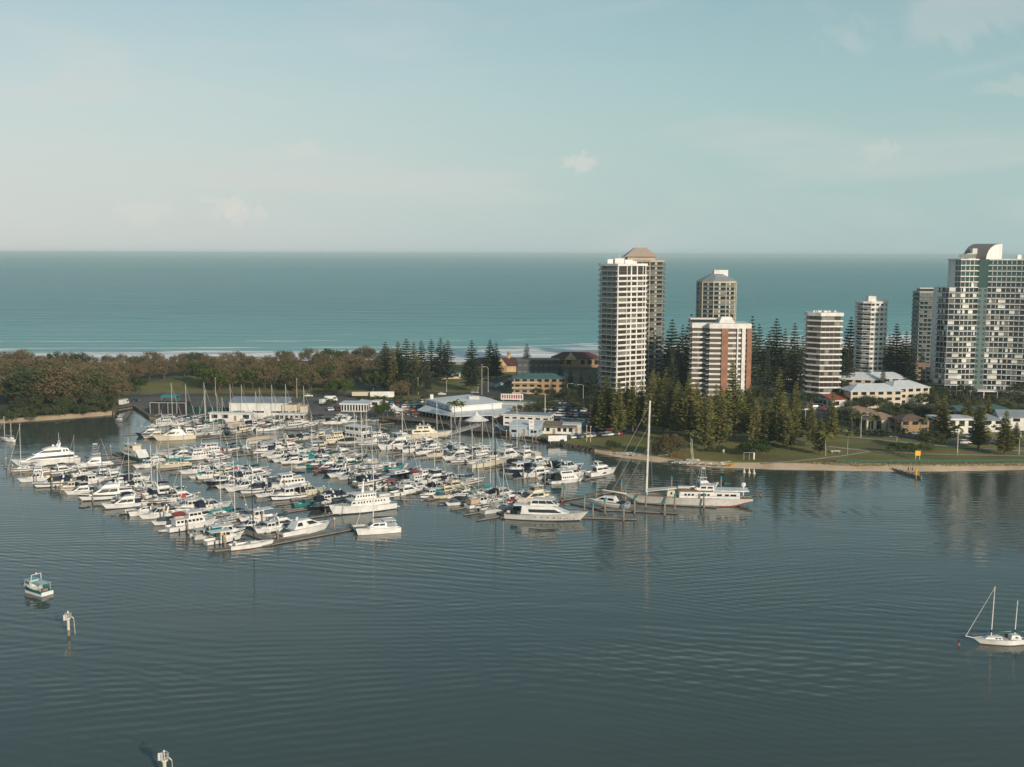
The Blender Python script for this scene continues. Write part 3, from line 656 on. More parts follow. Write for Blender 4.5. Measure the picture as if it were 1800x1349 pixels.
def wingbody(front, backp, fl, nm, inset=None):
    m = MB(); m.prism(front + backp, -1, fl * fh, conc_w); m.build(nm, E)
    for f in range(fl):
        s = MB(); pf = [Vector(p) for p in front]; q = []
        for i, p in enumerate(pf):
            d = (pf[min(i + 1, len(pf) - 1)] - pf[max(i - 1, 0)]).normalized(); q.append(p + Vector((d.y, -d.x)) * 1.0)
        s.prism(q + [Vector(p) for p in reversed(front)], f * fh - .1, f * fh + .26, conc_w); sb = s.build('balcony_slab', E)
        r = MB()
        for i in range(len(q) - 1): r.hexa([(*q[i], f * fh + .26), (*q[i + 1], f * fh + .26), (*(q[i + 1] * 0.998), f * fh + .26), (*(q[i] * .998), f * fh + .26)], [(*q[i], f * fh + .85), (*q[i + 1], f * fh + .85), (*(q[i + 1] * .998), f * fh + .85), (*(q[i] * .998), f * fh + .85)], railg)
        r.build('railing', sb)
wingbody(wl, [(-2.4, 14), (-20, 16)], 20, 'left_wing_wall'); WN += wing(wl, 20)
wl2 = [(-13.5, 2), (-12.4, -4.0), (-2.4, -2.8)]
m = MB(); m.prism(wl2 + [(-2.4, 13), (-13, 14)], 20 * fh, nf * fh, conc_w); m.build('upper_wing_wall', E); WN += wing(wl2, nf, 20, 4)
for f in range(20, nf):
    m = MB(); m.prism([(-14.6, 2), (-13.2, -5.1), (-2.4, -3.8), (-2.4, -2.8), (-12.3, -3.9), (-13.4, 2)], f * fh - .1, f * fh + .3, conc_w); m.build('balcony_slab', E)
wingbody(wr, [(34, 10), (3, 14)], nf, 'right_wing_wall'); WN += wing(wr, nf)
m = MB(); m.prism([(-2.4, -3.6), (3.0, -3.6), (3.0, 10), (-2.4, 10)], -1, 20 * fh, teal_w); core = m.build('core_wall', E)
m = MB(); m.prism([(-2.4, -3.4), (3.0, -3.4), (3.0, 10), (-2.4, 10)], 20 * fh, nf * fh + .5, gglass); m.build('glass_core', E)
for f in range(2, 20):
    for x in (-1.2, 1.8): m = MB(); m.box((x, -3.65, f * fh + 1.6), (1.2, .12, 1.3), gglass); m.build('window', core)
WN.sort(key=lambda w: (-w[0], w[2]))
for w in WN[:64]: m = MB(); m.panel(w[1], w[2], w[3], 0, 1, w[4], .05, .08); m.build('window', E)
m = MB()
for w in WN[64:]: m.panel(w[1], w[2], w[3], 0, 1, w[4], .05, .08)
tag(m.build('window', E), kind='stuff')
m = MB(); m.prism([(3, -3.6), (10, -5.3), (17, -7.8), (24, -11.8), (29, -14.3), (34, -11.5), (36, -4), (34, 10), (3, 14)], Ht, Ht + .8, conc_w); m.build('parapet', E)
m = MB(); m.prism([(-15, 1), (-13.3, -5.2), (-2.6, -3.9), (-2.6, 12), (-14, 13)], Ht, Ht + .7, conc_w); m.build('parapet', E)
# arched roof: quarter-cylinder shell rising to the right
arc = []
for i in range(13):
    t = math.pi / 2 * i / 12; arc.append((-3.0 + 10.2 * math.sin(t) * 1.0 if False else 8 - 11.5 * math.cos(t), Ht + .6 + 8.6 * math.sin(t)))
m = MB()
for (x0, z0), (x1, z1_) in zip(arc, arc[1:]):
    m.hexa([(x0, -3.5, z0 - .35), (x1, -3.5, z1_ - .35), (x1, 11, z1_ - .35), (x0, 11, z0 - .35)], [(x0, -3.5, z0), (x1, -3.5, z1_), (x1, 11, z1_), (x0, 11, z0)], mat('bronze_arched_roof', (.27, .235, .22), .5, var=.1))
ARO = empty('arched_roof', (0, 0, 0), 0); ARO.parent = E; ARO.location = (2.5, 2, 0); ARO.rotation_euler = (0, 0, R(34)); o_ = m.build('roof_shell', ARO)
m = MB(); m.loft([[(x, -3.3, z - .36) for x, z in arc] + [(11.5, -3.3, Ht + 9.2), (11.5, -3.3, Ht + .6)], [(x, 10.8, z - .36) for x, z in arc] + [(11.5, 10.8, Ht + 9.2), (11.5, 10.8, Ht + .6)]], conc_w, closed=True); m.build('roof_gable', ARO)
roofbox(E, (-2.5, 5, Ht + 3.4), (2.6, 4, 6.2), lgrey); roofbox(E, (-5.5, 3, Ht + 2.2), (5, 6, 3.2), conc_c, 'roof_room'); roofbox(E, (20, -2, Ht + 1.6), (2.2, 2, 3), conc_w, 'chimney')
m = MB()
for k in range(12): m.tube((-14 + k * .8, -4.4 + k * .03, Ht + .7), (-14 + k * .8, -4.4 + k * .03, Ht + 3.3), .09, lgrey)
m.box((-9.5, -4.2, Ht + 2.2), (9.6, .06, 2.2), railg, .02); m.build('roof_screen', E)
m = MB(); m.prism([(-8, -12), (16, -16), (22, -9), (-6, -4)], 3.6, 4.2, conc_w); cn = m.build('entrance_canopy', E)
for x, y in ((-7, -11), (0, -12.5), (7, -13.8), (15, -15)): m = MB(); m.tube((x, y, -.3), (x, y, 3.6), .3, conc_w); m.build('column', cn)
m = MB(); m.box((5, -6, 1.8), (22, 3, 3.4), wglass); m.build('lobby_glazing', E)
# ---------------------------------------------------------------- low buildings
def house(name, px, py, w, d, h, rz, roof, rm, wm, label, cat='house', rh=2.2, ov=.6, win=None, gz=GZ, door=True, storeys=1, side_win=2, hipx=None, winm=None, winh=.5):
    """px,py: the ground point in the middle of its front wall; local x runs along the front"""
    p = G(px, py, gz); e = empty(name, (p.x, p.y, gz), rz, 1, label, cat)
    m = MB(); m.box((0, d / 2, h / 2 - .25), (w, d, h + .5), wm); wl_ = m.build('wall', e)
    x, y0, y1 = w / 2 + ov, -ov, d + ov; m = MB()
    if roof == 'hip':
        k = min(w, d) / 2 + ov if hipx is None else hipx
        r = [(-x + k, (y0 + y1) / 2), (x - k, (y0 + y1) / 2)] if w >= d else [(0, y0 + k), (0, y1 - k)]
        A = [(-x, y0, h), (x, y0, h), (x, y1, h), (-x, y1, h)]; m.hexa([(a[0], a[1], h - .2) for a in A], A, rm)
        R1, R2 = (*r[0], h + rh), (*r[1], h + rh)
        if w >= d: m.face([A[0], A[1], R2, R1], rm); m.face([A[1], A[2], R2], rm); m.face([A[2], A[3], R1, R2], rm); m.face([A[3], A[0], R1], rm)
        else: m.face([A[0], A[1], R1], rm); m.face([A[1], A[2], R2, R1], rm); m.face([A[2], A[3], R2], rm); m.face([A[3], A[0], R1, R2], rm)
    elif roof == 'gable':      # ridge along x
        for sg in (0, 1):
            ya, yb = (y0, d / 2) if sg == 0 else (y1, d / 2)
            lo = [(-x, ya, h - .05), (x, ya, h - .05), (x, yb, h + rh - .05), (-x, yb, h + rh - .05)]
            if sg: lo = lo[::-1]
            m.hexa(lo, [(a[0], a[1], a[2] + .2) for a in lo], rm)
        g = MB()
        for sx_ in (-1, 1):
            q = [(sx_ * w / 2, 0, h), (sx_ * w / 2, d, h), (sx_ * w / 2, d / 2, h + rh - .1)]
            g.loft([q, [(a[0] - sx_ * .15, a[1], a[2]) for a in q]], wm, closed=True)
        g.build('gable', e)
    elif roof == 'skill': m.hexa([(-x, y0, h), (x, y0, h), (x, y1, h + rh), (-x, y1, h + rh)], [(-x, y0, h + .25), (x, y0, h + .25), (x, y1, h + rh + .25), (-x, y1, h + rh + .25)], rm)
    else: m.box((0, d / 2, h + rh / 2 - .05), (w + 2 * ov, d + 2 * ov, rh), wm if roof == 'flat' else rm); m.box((0, d / 2, h + rh), (w + 2 * ov - .5, d + 2 * ov - .5, .06), rm)
    m.build('roof', e)
    sh = h / storeys; gm = winm or wglass; fr = [(-w / 2, 0), (w / 2, 0)]; rt = [(w / 2, 0), (w / 2, d)]; lf = [(-w / 2, d), (-w / 2, 0)]
    for s in range(storeys):
        for (a, b_), n in ((fr, win if win is not None else max(2, int(w / 4))), (rt, side_win), (lf, side_win)):
            for k in range(n):
                if door and s == 0 and (a, b_) == tuple(fr) and k == n // 2: continue
                z0 = s * sh; q = [(*a, z0), (*b_, z0), (*b_, z0 + sh), (*a, z0 + sh)]
                m = MB(); m.panel(q, (k + .2) / n, (k + .8) / n, .35 if winh < .6 else .12, .35 + winh if winh < .6 else .9, gm, .04, .08); m.build('window', e)
    if door:
        n = win if win is not None else max(2, int(w / 4)); k = n // 2; q = [(*fr[0], 0), (*fr[1], 0), (*fr[1], sh), (*fr[0], sh)]
        m = MB(); m.panel(q, (k + .35) / max(n, 1), (k + .35) / max(n, 1) + min(.4, 1.1 / w), .01, .72, brown_w, .05, .08); m.build('door', e)
    return e
a1 = R(18)
house('resort_block', 1540, 718, 28, 14, 9, R(8), 'hip', roof_w, conc_c, 'cream three-storey block with white hip roof facing the park road', 'apartment block', 3.2, win=6, storeys=3)
house('resort_block', 1600, 712, 24, 15, 9, R(20), 'hip', roof_w, conc_c, 'cream block with white roof nearest the tallest tower entrance', 'apartment block', 3.4, win=5, storeys=3)
house('resort_block', 1508, 692, 26, 15, 8, R(-12), 'hip', roof_w, conc_b, 'white hip-roofed block left behind the cream resort block', 'apartment block', 3.6, win=5, storeys=3)
house('resort_block', 1558, 690, 26, 13, 8, R(4), 'hip', roof_w, conc_b, 'rearmost white-roofed resort block, roof ridge highest', 'apartment block', 3.2, win=5, storeys=3)
house('flat_roof_apartments', 1604, 668, 32, 14, 8.5, R(-6), 'hip', roof_t, brown_w, 'brown apartment block with tan roof left of the tallest tower', 'apartment block', 2.0, win=7, storeys=3)
house('walk_up_apartments', 1643, 676, 12, 10, 8, R(-6), 'flat', roof_f, conc_c, 'small cream walk-up block against the tallest tower', 'apartment block', .6, win=3, storeys=3)
house('house', 1478, 718, 11, 8, 4.4, R(22), 'skill', roof_r, conc_w, 'white house with sloping red roof below the dark banded tower', rh=1.8)
house('house', 1518, 743, 15, 12, 5, R(25), 'hip', roof_t, conc_b, 'house with tan tiled hip roof behind the leaning street lamp', storeys=2)
house('house', 1552, 757, 16, 12, 5, R(10), 'hip', roof_t, conc_c, 'low house with orange-tan hip roof and shaded verandah', rh=2.6, winh=.7)
house('house', 1608, 763, 13, 11, 6, R(6), 'hip', roof_b, brown_w, 'two-storey house with dark brown roof and orange walls', storeys=2)
house('house', 1682, 763, 17, 12, 6.2, R(4), 'flat', roof_w, conc_w, 'white flat-roofed modern house behind the parkside palms', rh=.7, storeys=2, winh=.7)
house('house', 1737, 760, 13, 11, 5.5, R(-4), 'hip', roof_g, conc_w, 'grey-roofed white house behind the parked silver car', storeys=2)
house('house', 1786, 757, 15, 12, 6, R(-8), 'gable', roof_g, conc_w, 'pale gabled house at the right edge beyond the road', rh=2.6, storeys=2)
house('house', 1690, 738, 15, 11, 4, R(6), 'hip', roof_e, conc_c, 'teal-roofed bungalow half hidden behind garden trees')
house('house', 1748, 738, 16, 12, 4.6, R(-4), 'hip', roof_e, conc_c, 'second teal-roofed bungalow, nearer the right edge')
house('house', 1655, 734, 12, 10, 4, R(6), 'hip', roof_g, conc_w, 'small blue-grey roofed house left of the teal bungalows')
house('house', 1395, 668, 16, 11, 5, R(18), 'hip', roof_r, conc_c, 'terracotta-roofed house left of the dark banded tower, nearer one', storeys=2)
house('house', 1382, 655, 18, 12, 5, R(-10), 'hip', roof_r, conc_c, 'terracotta-roofed house left of the dark banded tower, farther one', storeys=2)
house('house', 1412, 660, 16, 11, 5, R(5), 'gable', roof_r, conc_w, 'gabled red-roofed house touching the dark banded tower', storeys=2)
house('house', 1495, 668, 18, 11, 5, R(-5), 'hip', roof_r, conc_c, 'red-roofed house between the dark and the slim white towers', storeys=2)
house('house', 1338, 662, 16, 12, 5, R(8), 'hip', roof_g, conc_w, 'grey-roofed house right of the brick tower', storeys=2)
# surf clubs and town edge
e = house('surf_club', 880, 654, 46, 16, 4.4, R(4), 'hip', roof_m, yellow_w, 'long yellow surf club with maroon roof and central gable near the beach', 'clubhouse', 4.6, ov=1.4, win=9, winm=cbeige)
m = MB(); m.loft([[(-4, -3, 4.4), (4, -3, 4.4), (0, -3, 9.5)], [(-4, 8, 4.4), (4, 8, 4.4), (0, 8, 9.5)]], yellow_w, closed=True); m.build('gable', e)
m = MB(); m.box((0, -1.5, 2), (8, 3, 4.6), brown_w); m.build('porch', e)
m = MB(); m.tube((6, 8, 6), (6, 8, 11), 1.2, yellow_w, n=6); m.tube((6, 8, 11), (6, 8, 13.5), 1.8, brown_w, .2, n=6); m.build('lookout_turret', e)
e = house('surf_club', 1012, 646, 34, 16, 6, R(-3), 'hip', roof_m, brown_w, 'maroon-roofed club with yellow gable beside the tall white tower', 'clubhouse', 4.2, win=7)
m = MB(); m.loft([[(-8, -2, 5.4), (1, -2, 5.4), (-3.5, -2, 10)], [(-8, 8, 5.4), (1, 8, 5.4), (-3.5, 8, 10)]], yellow_w, closed=True); m.build('gable', e)
house('grey_roof_building', 1045, 640, 26, 14, 7, R(8), 'skill', roof_g, brown_w, 'low grey-roofed building tucked behind the white tower edge', 'building', 1.6)
e = house('slate_apartments', 946, 682, 25, 14, 15.5, R(2), 'flat', roof_f, dgrey_w, 'dark slate flat-topped apartment block above the brown flats', 'apartment block', 1.0, win=8, storeys=4, door=False, winh=.22, winm=curt)
m = MB(); m.box((0, -.9, 3.6), (28, 1.6, 1.0), conc_w); m.build('balcony', e)
e = house('brown_apartments', 948, 694, 29, 13, 9.2, R(2), 'hip', roof_e, brown_w, 'brown three-storey flats with teal hip roof in front of the slate block', 'apartment block', 2.4, win=7, storeys=3, door=False)
for k in range(3): m = MB(); m.box((-8, -.8, 1 + k * 3), (15, 1.6, 1.0), conc_b); m.build('balcony', e)
house('park_toilets', 790, 666, 14, 7, 3.6, R(6), 'hip', roof_e, conc_c, 'cream park pavilion with blue-green roof on the dune grass', 'pavilion', 1.8, win=3, door=False)
house('park_pavilion', 757, 657, 12, 7, 3.6, R(6), 'hip', roof_t, conc_c, 'cream park pavilion with tan roof behind the tall pines', 'pavilion', 1.8, win=3, door=False)
# ---------------------------------------------------------------- marina buildings
CR = R(-21)
p = G(776, 741, GZ); E2 = empty('yacht_clubhouse', (p.x, p.y, GZ), 0, 1, 'large white yacht clubhouse with blue lettered fascia, verandah roof and palms in front', 'clubhouse')
def loc2(px, py, z=GZ): q = G(px, py, z); return Vector((q.x - p.x, q.y - p.y, z - GZ))
# pixel corners of the main hall roof, then verandah
zt = 6.2
TL, TR, FR, FL = loc2(752, 698.5, GZ + zt), loc2(828, 694, GZ + zt), loc2(882, 706, GZ + zt), loc2(806, 718, GZ + zt)
TL, FL, FR, TR = loc2(748, 703, GZ + zt), loc2(795, 716, GZ + zt), loc2(882, 709, GZ + zt), loc2(824, 695, GZ + zt)
m = MB(); q = [TL, FL, FR, TR]; m.hexa([(a.x, a.y, -.5) for a in q], [(a.x, a.y, zt) for a in q], conc_w); m.build('wall', E2)
m = MB(); ce = (TL + FL + FR + TR) / 4
qq = [ce + (a - ce) * 1.03 for a in q]; ri = [(qq[0] + qq[1]) / 2, (qq[3] + qq[2]) / 2]
m.hexa([(a.x, a.y, zt - .2) for a in qq], [(a.x, a.y, zt + .35) for a in qq], roof_w)
A = [Vector((a.x, a.y, zt + .36)) for a in qq]; r0 = Vector((ri[0].x, ri[0].y, zt + 1.1)); r1 = Vector((ri[1].x, ri[1].y, zt + 1.1))
for f in ([A[1], A[2], r1, r0], [A[3], A[0], r0, r1], [A[0], A[1], r0], [A[2], A[3], r1]): m.face(f, mat('bright_white_roof', (.80, .78, .74), .4, var=.05))
m.build('roof', E2)
m = MB(); d = (FL - TL).normalized(); m.panel([(TL.x, TL.y, 0), (FL.x, FL.y, 0), (FL.x, FL.y, zt), (TL.x, TL.y, zt)], .02, .98, .74, .98, mat('white_fascia', (.78, .77, .74), .5), .5, .5); fs = m.build('fascia', E2)
m = MB(); m.panel([(TL.x, TL.y, 0), (FL.x, FL.y, 0), (FL.x, FL.y, zt), (TL.x, TL.y, zt)], .02, .98, .42, .70, wglass, .08, .1); m.build('upper_glazing', E2)
tx = bpy.data.curves.new('lettering', 'FONT'); tx.body = 'SOUTHPORT YACHT CLUB'; tx.size = 1.9; tx.extrude = .06; tx.offset = .03; tx.align_x = 'CENTER'; tx.align_y = 'CENTER'
to = bpy.data.objects.new('tmp', tx); COL.objects.link(to)
bpy.context.view_layer.update(); dg = bpy.context.evaluated_depsgraph_get(); me = bpy.data.meshes.new_from_object(to.evaluated_get(dg)); bpy.data.objects.remove(to)
me.materials.clear(); me.materials.append(mat('blue_lettering', (.01, .22, .40), .6)); me.name = 'lettering'
lo = bpy.data.objects.new('lettering', me); COL.objects.link(lo); lo.parent = fs
mid = (TL + FL) / 2; nrm = Vector((d.y, -d.x, 0)); mid = Vector((mid.x, mid.y, zt * .86)) + nrm * .56
Lw = (FL - TL).length; sc = Lw * .82 / max(.1, me.vertices and (max(v.co.x for v in me.vertices) - min(v.co.x for v in me.vertices)))
M3 = Matrix((( d.x, 0, nrm.x), (d.y, 0, nrm.y), (0, 1, 0)))
lo.matrix_local = Matrix.Translation(mid) @ M3.to_4x4() @ Matrix.Diagonal((sc, sc, 1, 1))
# verandah roof: in front of the left and front walls
V = [loc2(733, 722, GZ + 2.9), loc2(800, 734, GZ + 2.9), loc2(799, 722, GZ + 3.7), loc2(750, 712, GZ + 3.7)]
m = MB(); m.hexa([(a.x, a.y, a.z) for a in V], [(a.x, a.y, a.z + .25) for a in V], roof_w); m.build('verandah_roof', E2)
V = [loc2(800, 733, GZ + 2.9), loc2(868, 731, GZ + 2.9), loc2(909, 719, GZ + 3.3), loc2(884, 713, GZ + 3.8), loc2(800, 721, GZ + 3.9)]
m = MB(); m.hexa([(a.x, a.y, a.z) for a in V], [(a.x, a.y, a.z + .3) for a in V], roof_w); m.build('annexe_roof', E2)
V = [loc2(804, 737, GZ), loc2(866, 737, GZ), loc2(905, 724, GZ), loc2(884, 716, GZ), loc2(806, 722, GZ)]
m = MB(); m.prism([(a.x, a.y) for a in V], -.3, 2.95, conc_w); m.build('annexe_wall', E2)
c0, c1 = loc2(736, 729, GZ), loc2(800, 740, GZ)
m = MB(); m.panel([(c0.x + 1, c0.y + 1.5, 0), (c1.x, c1.y + 1.5, 0), (c1.x, c1.y + 1.5, 2.8), (c0.x + 1, c0.y + 1.5, 2.8)], 0, 1, .05, .98, wglass, .05, .3); m.build('verandah_glazing', E2)
for k in range(11): a = c0.lerp(c1, k / 10); m = MB(); m.tube((a.x, a.y, -.2), (a.x, a.y, 2.95), .14, conc_w); m.build('verandah_post', E2)
c0, c1 = loc2(804, 738, GZ), loc2(866, 738, GZ)
for k in range(6): a = c0.lerp(c1, (k + .2) / 6); b2 = c0.lerp(c1, (k + .8) / 6); m = MB(); m.panel([(a.x, a.y, 0), (b2.x, b2.y, 0), (b2.x, b2.y, 2.6), (a.x, a.y, 2.6)], 0, 1, .1, .9, wglass, .1, .2); m.build('window', E2)
roofbox(E2, (ce.x + 6, ce.y + 2, zt + 1.6), (5, 3, 1.6), lgrey); roofbox(E2, (TL.x + 3, TL.y + 2, zt + 1.4), (1.5, 1.5, 2.2), conc_w, 'chimney')
e = house('restaurant_pavilion', 622, 724, 13, 10, 3.6, R(-4), 'slab', roof_w, conc_w, 'cream waterside pavilion with tall dark windows and flat white roof', 'pavilion', .6, ov=.8, win=9, door=False, winh=.8)
house('kiosk_building', 650, 716, 10, 6, 3.0, R(-4), 'flat', roof_w, conc_w, 'small white kiosk hidden behind the waterside pavilion', 'building', .4, win=2, door=False)
house('workshop_shed', 454, 735, 28, 10, 7.2, R(-2), 'skill', roof_g, conc_w, 'long white workshop shed with grey roof on the marina quay', 'shed', 1.6, ov=.4, win=3, door=False, winh=.12)
house('storage_shed', 509, 736, 7, 8, 6.4, R(-2), 'flat', roof_f, conc_c, 'cream boxy storage shed at the right end of the workshop', 'shed', .3, ov=.1, win=2, door=False, winh=.2)
house('quay_office', 513, 741, 12, 4, 3.2, R(-3), 'slab', roof_w, conc_c, 'low cream quay office with small dark windows beside the berths', 'office', .4, win=5, door=False)
house('quay_office', 405, 740, 20, 4, 3.4, R(-3), 'slab', roof_w, conc_w, 'low white quay office with dark doorway left of the workshop shed', 'office', .4, win=4)
m = MB(); q = G(550, 726, GZ); e = empty('fuel_tank', q, 0, 1, 'squat cream storage tank right of the cream sheds', 'tank'); m.tube((-7, 3, 0), (-7, 3, 3.2), 4.2, conc_c, n=16); m.build('shell', e); m = MB(); m.tube((-7, 3, 3.2), (-7, 3, 3.5), 4.4, conc_b, n=16); m.build('lid', e)
# black cage yard with a teal frame travel lift
q = G(295, 728, GZ); e = empty('cage_enclosure', q, R(-3), 1, 'dark mesh enclosure with pale frame on the marina yard', 'enclosure')
m = MB(); m.box((0, 5, 2.6), (18, 9, 5.4), mat('shade_mesh', (.03, .03, .035), .9, var=.3, scale=1)); m.build('mesh_wall', e)
for k in range(5): m = MB(); m.box((-8.9 + k * 4.45, .4, 2.7), (.18, .18, 5.6), lgrey); m.build('post', e)
m = MB(); m.box((0, .4, 5.5), (18, .2, .2), lgrey); m.build('top_rail', e)
q = G(297, 718, GZ); e = empty('travel_lift', q, 0, .72, 'teal travel lift gantry behind the dark mesh enclosure', 'boat lift')
tealm = mat('teal_steel', (.03, .20, .20), .5)
for x in (-5, 5):
    for y in (0, 8): m = MB(); m.box((x, y, 4.2), (.6, .6, 8.6), tealm); m.build('leg', e); m = MB(); m.tube((x - .4, y - .5, .6), (x + .4, y - .5, .6), .7, rubber, n=10); m.build('wheel', e)
for y in (0, 8): m = MB(); m.box((0, y, 8.2), (11, .8, 1.0), tealm); m.build('beam', e)
m = MB(); m.box((-5, 4, 8.2), (.7, 8, .9), tealm); m.box((5, 4, 8.2), (.7, 8, .9), tealm); m.build('side_beam', e); m = MB(); m.box((1, 4, 8.9), (13, 7, .25), tealm); m.build('canopy', e)
# green screened fence
q0, q1 = G(328, 726, GZ), G(421, 729, GZ); m = MB(); e = empty('green_screen_fence', (q0 + q1) / 2, math.atan2(q1.y - q0.y, q1.x - q0.x), 1, 'long dark green screened fence left of the workshop shed', 'fence'); L_ = (q1 - q0).length
m.box((0, 0, 1.6), (L_, .08, 3.2), mat('green_shade_cloth', (.015, .055, .045), .9, var=.2)); m.build('screen', e)
for k in range(9): m = MB(); m.tube((-L_ / 2 + L_ * k / 8, -.1, -.2), (-L_ / 2 + L_ * k / 8, -.1, 3.4), .06, lgrey); m.build('post', e)
house('boat_shed', 921, 767, 13, 9, 4.4, R(-14), 'skill', roof_w, mat('pale_blue_cladding', (.42, .50, .56), .6, var=.1), 'pale blue and white boat shed behind the public jetty', 'shed', 1.0, win=3, winh=.25)
e = house('chandlery', 925, 750, 22, 8, 5.0, R(-16), 'flat', roof_g, conc_w, 'white two-storey chandlery with small square windows behind the boat shed', 'shop', .5, win=6, storeys=2, winh=.3)
house('flat_roof_shops', 968, 763, 20, 14, 3.2, R(-10), 'slab', roof_f, conc_w, 'low shops with wide brown flat roof by the car park', 'shop', .4, ov=1.4, win=8)
house('site_office', 1005, 762, 8.5, 7, 3.6, R(-4), 'flat', roof_w, lgrey, 'plain pale grey box building at the end of the flat-roofed shops', 'building', .3, ov=.05, win=2)
house('annexe_building', 898, 722, 22, 7, 3.2, R(-12), 'slab', roof_w, conc_c, 'low cream annexe with flat roof right of the clubhouse', 'building', .4, win=5)
# billboard, banner, marquee tents
def board(name, px, py, w, h, z, col, label, cat='sign', rz=0, frame=white):
    q = G(px, py, GZ); e = empty(name, q, rz, 1, label, cat)
    m = MB(); m.box((0, 0, z + h / 2), (w, .15, h), col); pn = m.build('panel', e)
    for x in (-w * .38, w * .38): m = MB(); m.tube((x, .12, -.4), (x, .12, z + h * .9), .09, frame); m.build('post', e)
    return e, pn
e, pn = board('upright_sign', 934, 768, 2.2, 4.2, 3.2, white, 'tall white upright sign on the end of the public jetty', 'sign')
for k, (w_, z_) in enumerate(((1.5, 6.7), (1.1, 6.1), (1.3, 4.6))): m = MB(); m.box((0, -.1, z_), (w_, .04, .35), cbeige); m.build('marking', pn)
e, pn = board('striped_banner_sign', 900, 707, 12, 3.2, 1.2, white, 'long red and white striped sign wall beside the curved road', 'sign', R(-6))
m = MB()
for k in range(9): m.box((-5 + k * 1.25, -.1, 2.9), (.7, .04, 2.0), redp)
m.build('red_stripes', pn)
e, pn = board('beach_sign', 1613, 808, 2.1, 1.9, 1.5, mat('yellow_sign_paint', (.80, .42, .02), .5), 'bright yellow board on posts at the dune edge', 'sign', R(3))
board('beach_notice', 1272, 797, .7, 1.2, .5, white, 'tiny white notice on the lawn right of the canoes', 'sign')
board('white_hoarding', 980, 777, 8, 2.4, .3, white, 'long low white hoarding on the grass beside the rock wall', 'hoarding', R(10))
def marquee(px, py, w, h, label, m_=None):
    q = G(px, py, GZ); e = empty('marquee_tent', q, R(10), 1, label, 'marquee'); m = MB(); n = 12
    rings = []
    for i in range(6):
        t = i / 5; r = w / 2 * (1 - t) ** 1.7 + .05; rings.append([(r * math.cos(a) * (1.25 if True else 1), r * math.sin(a), h * .45 + h * .55 * t) for a in (6.283 * j / n for j in range(n))])
    m.loft(rings, m_ or white, closed=True); m.build('canopy', e)
    for a in (.8, 2.3, 3.9, 5.5): m = MB(); m.tube((math.cos(a) * w * .5, math.sin(a) * w * .42, 0), (math.cos(a) * w * .5, math.sin(a) * w * .42, h * .46), .07, alu); m.build('pole', e)
marquee(692, 731, 9, 6.0, 'white peaked marquee over the outdoor tables left of the clubhouse')
marquee(838, 752, 9, 7.5, 'white peaked marquee on the quay in front of the clubhouse')
# ---------------------------------------------------------------- plant the trees
def sp(n): return [n[i] for i in range(len(n))]
front_pines = [(1063, 762, 663), (1086, 766, 667), (1112, 758, 665), (1142, 761, 650), (1165, 763, 646), (1189, 766, 669), (1210, 768, 652), (1240, 792, 684), (1247, 776, 690), (1266, 787, 680), (1289, 776, 634), (1314, 770, 676), (1327, 782, 700), (1342, 778, 714), (1352, 783, 700), (1367, 778, 645), (1378, 786, 698), (1397, 779, 672), (1386, 790, 716),
               (1100, 748, 672), (1128, 752, 668), (1153, 748, 655), (1177, 752, 664), (1225, 757, 668), (1258, 752, 676), (1302, 754, 684), (1335, 752, 690), (1428, 782, 716), (1441, 799, 728), (1424, 758, 700), (1408, 756, 706), (1462, 772, 690), (1075, 748, 684), (1047, 757, 690)]
def tree_at(protos, i, px, py, ptop, name, label, cat, group, wob=.2, hh=28.0, gz=GZ, wide=1.0):
    p = G(px, py, gz); H = ZAT(ptop, p.y) - gz if ptop else hh; P = protos[i % len(protos)]
    r = P.place(name, (p.x, p.y, gz), rnd.uniform(0, 6.28), H / P.h * wide, label, cat, group); r.scale = (H / P.h * wide * rnd.uniform(1 - wob, 1 + wob), H / P.h * wide * rnd.uniform(1 - wob, 1 + wob), H / P.h)
    r.rotation_euler = (R(rnd.uniform(-1.6, 1.6)), R(rnd.uniform(-1.6, 1.6)), r.rotation_euler[2])
    return r
for ps, h in ((PINE, 28), (DPINE, 28), (CAS, 13), (CAG, 11), (GRN, 7), (DRK, 11), (SHR, 3.4)):
    for P in ps: P.h = h
for P, h in zip(PALM, (11.5, 13.5, 9.5)): P.h = h
fp = sorted(front_pines)
for i, (x, y, t) in enumerate(fp):
    where = 'in the park by the beach' if x < 1400 else 'beside the park path and road'
    tree_at(PINE, i, x, y, t, 'norfolk_pine', f'tall olive-green Norfolk pine, {ordn(i)} from left {where}', 'pine tree', 'Norfolk pines in the waterfront park', wide=1.35 if y - t < 100 else 1.12)
back_pines = [(985, 690, 640), (1002, 694, 646), (1020, 700, 650), (1038, 708, 645), (1050, 694, 655), (968, 668, 630), (1180, 680, 562), (1196, 676, 572), (1212, 682, 553), (1190, 690, 600), (1206, 696, 610), (1228, 640, 590), (1170, 694, 590), (1318, 682, 556), (1334, 676, 570), (1352, 680, 582), (1362, 672, 560), (1378, 682, 578), (1394, 676, 568), (1406, 680, 590), (1344, 700, 600), (1490, 672, 557), (1575, 672, 568), (1562, 680, 588), (1590, 676, 582), (1600, 690, 610), (1618, 660, 608), (1488, 690, 600), (1550, 694, 640),
              (1216, 700, 585), (1182, 706, 612), (1310, 700, 600), (1370, 700, 610), (1392, 700, 622)]
for i, (x, y, t) in enumerate(sorted(back_pines)):
    w = 'left of the tall white tower' if x < 1060 else ('between the white and brick towers' if x < 1300 else ('between the brick and dark banded towers' if x < 1420 else 'near the slim white tower'))
    tree_at(DPINE, i, x, y, t, 'norfolk_pine', f'dark Norfolk pine among the towers, {ordn(i)} from left, {w}', 'pine tree', 'dark pines among the towers')
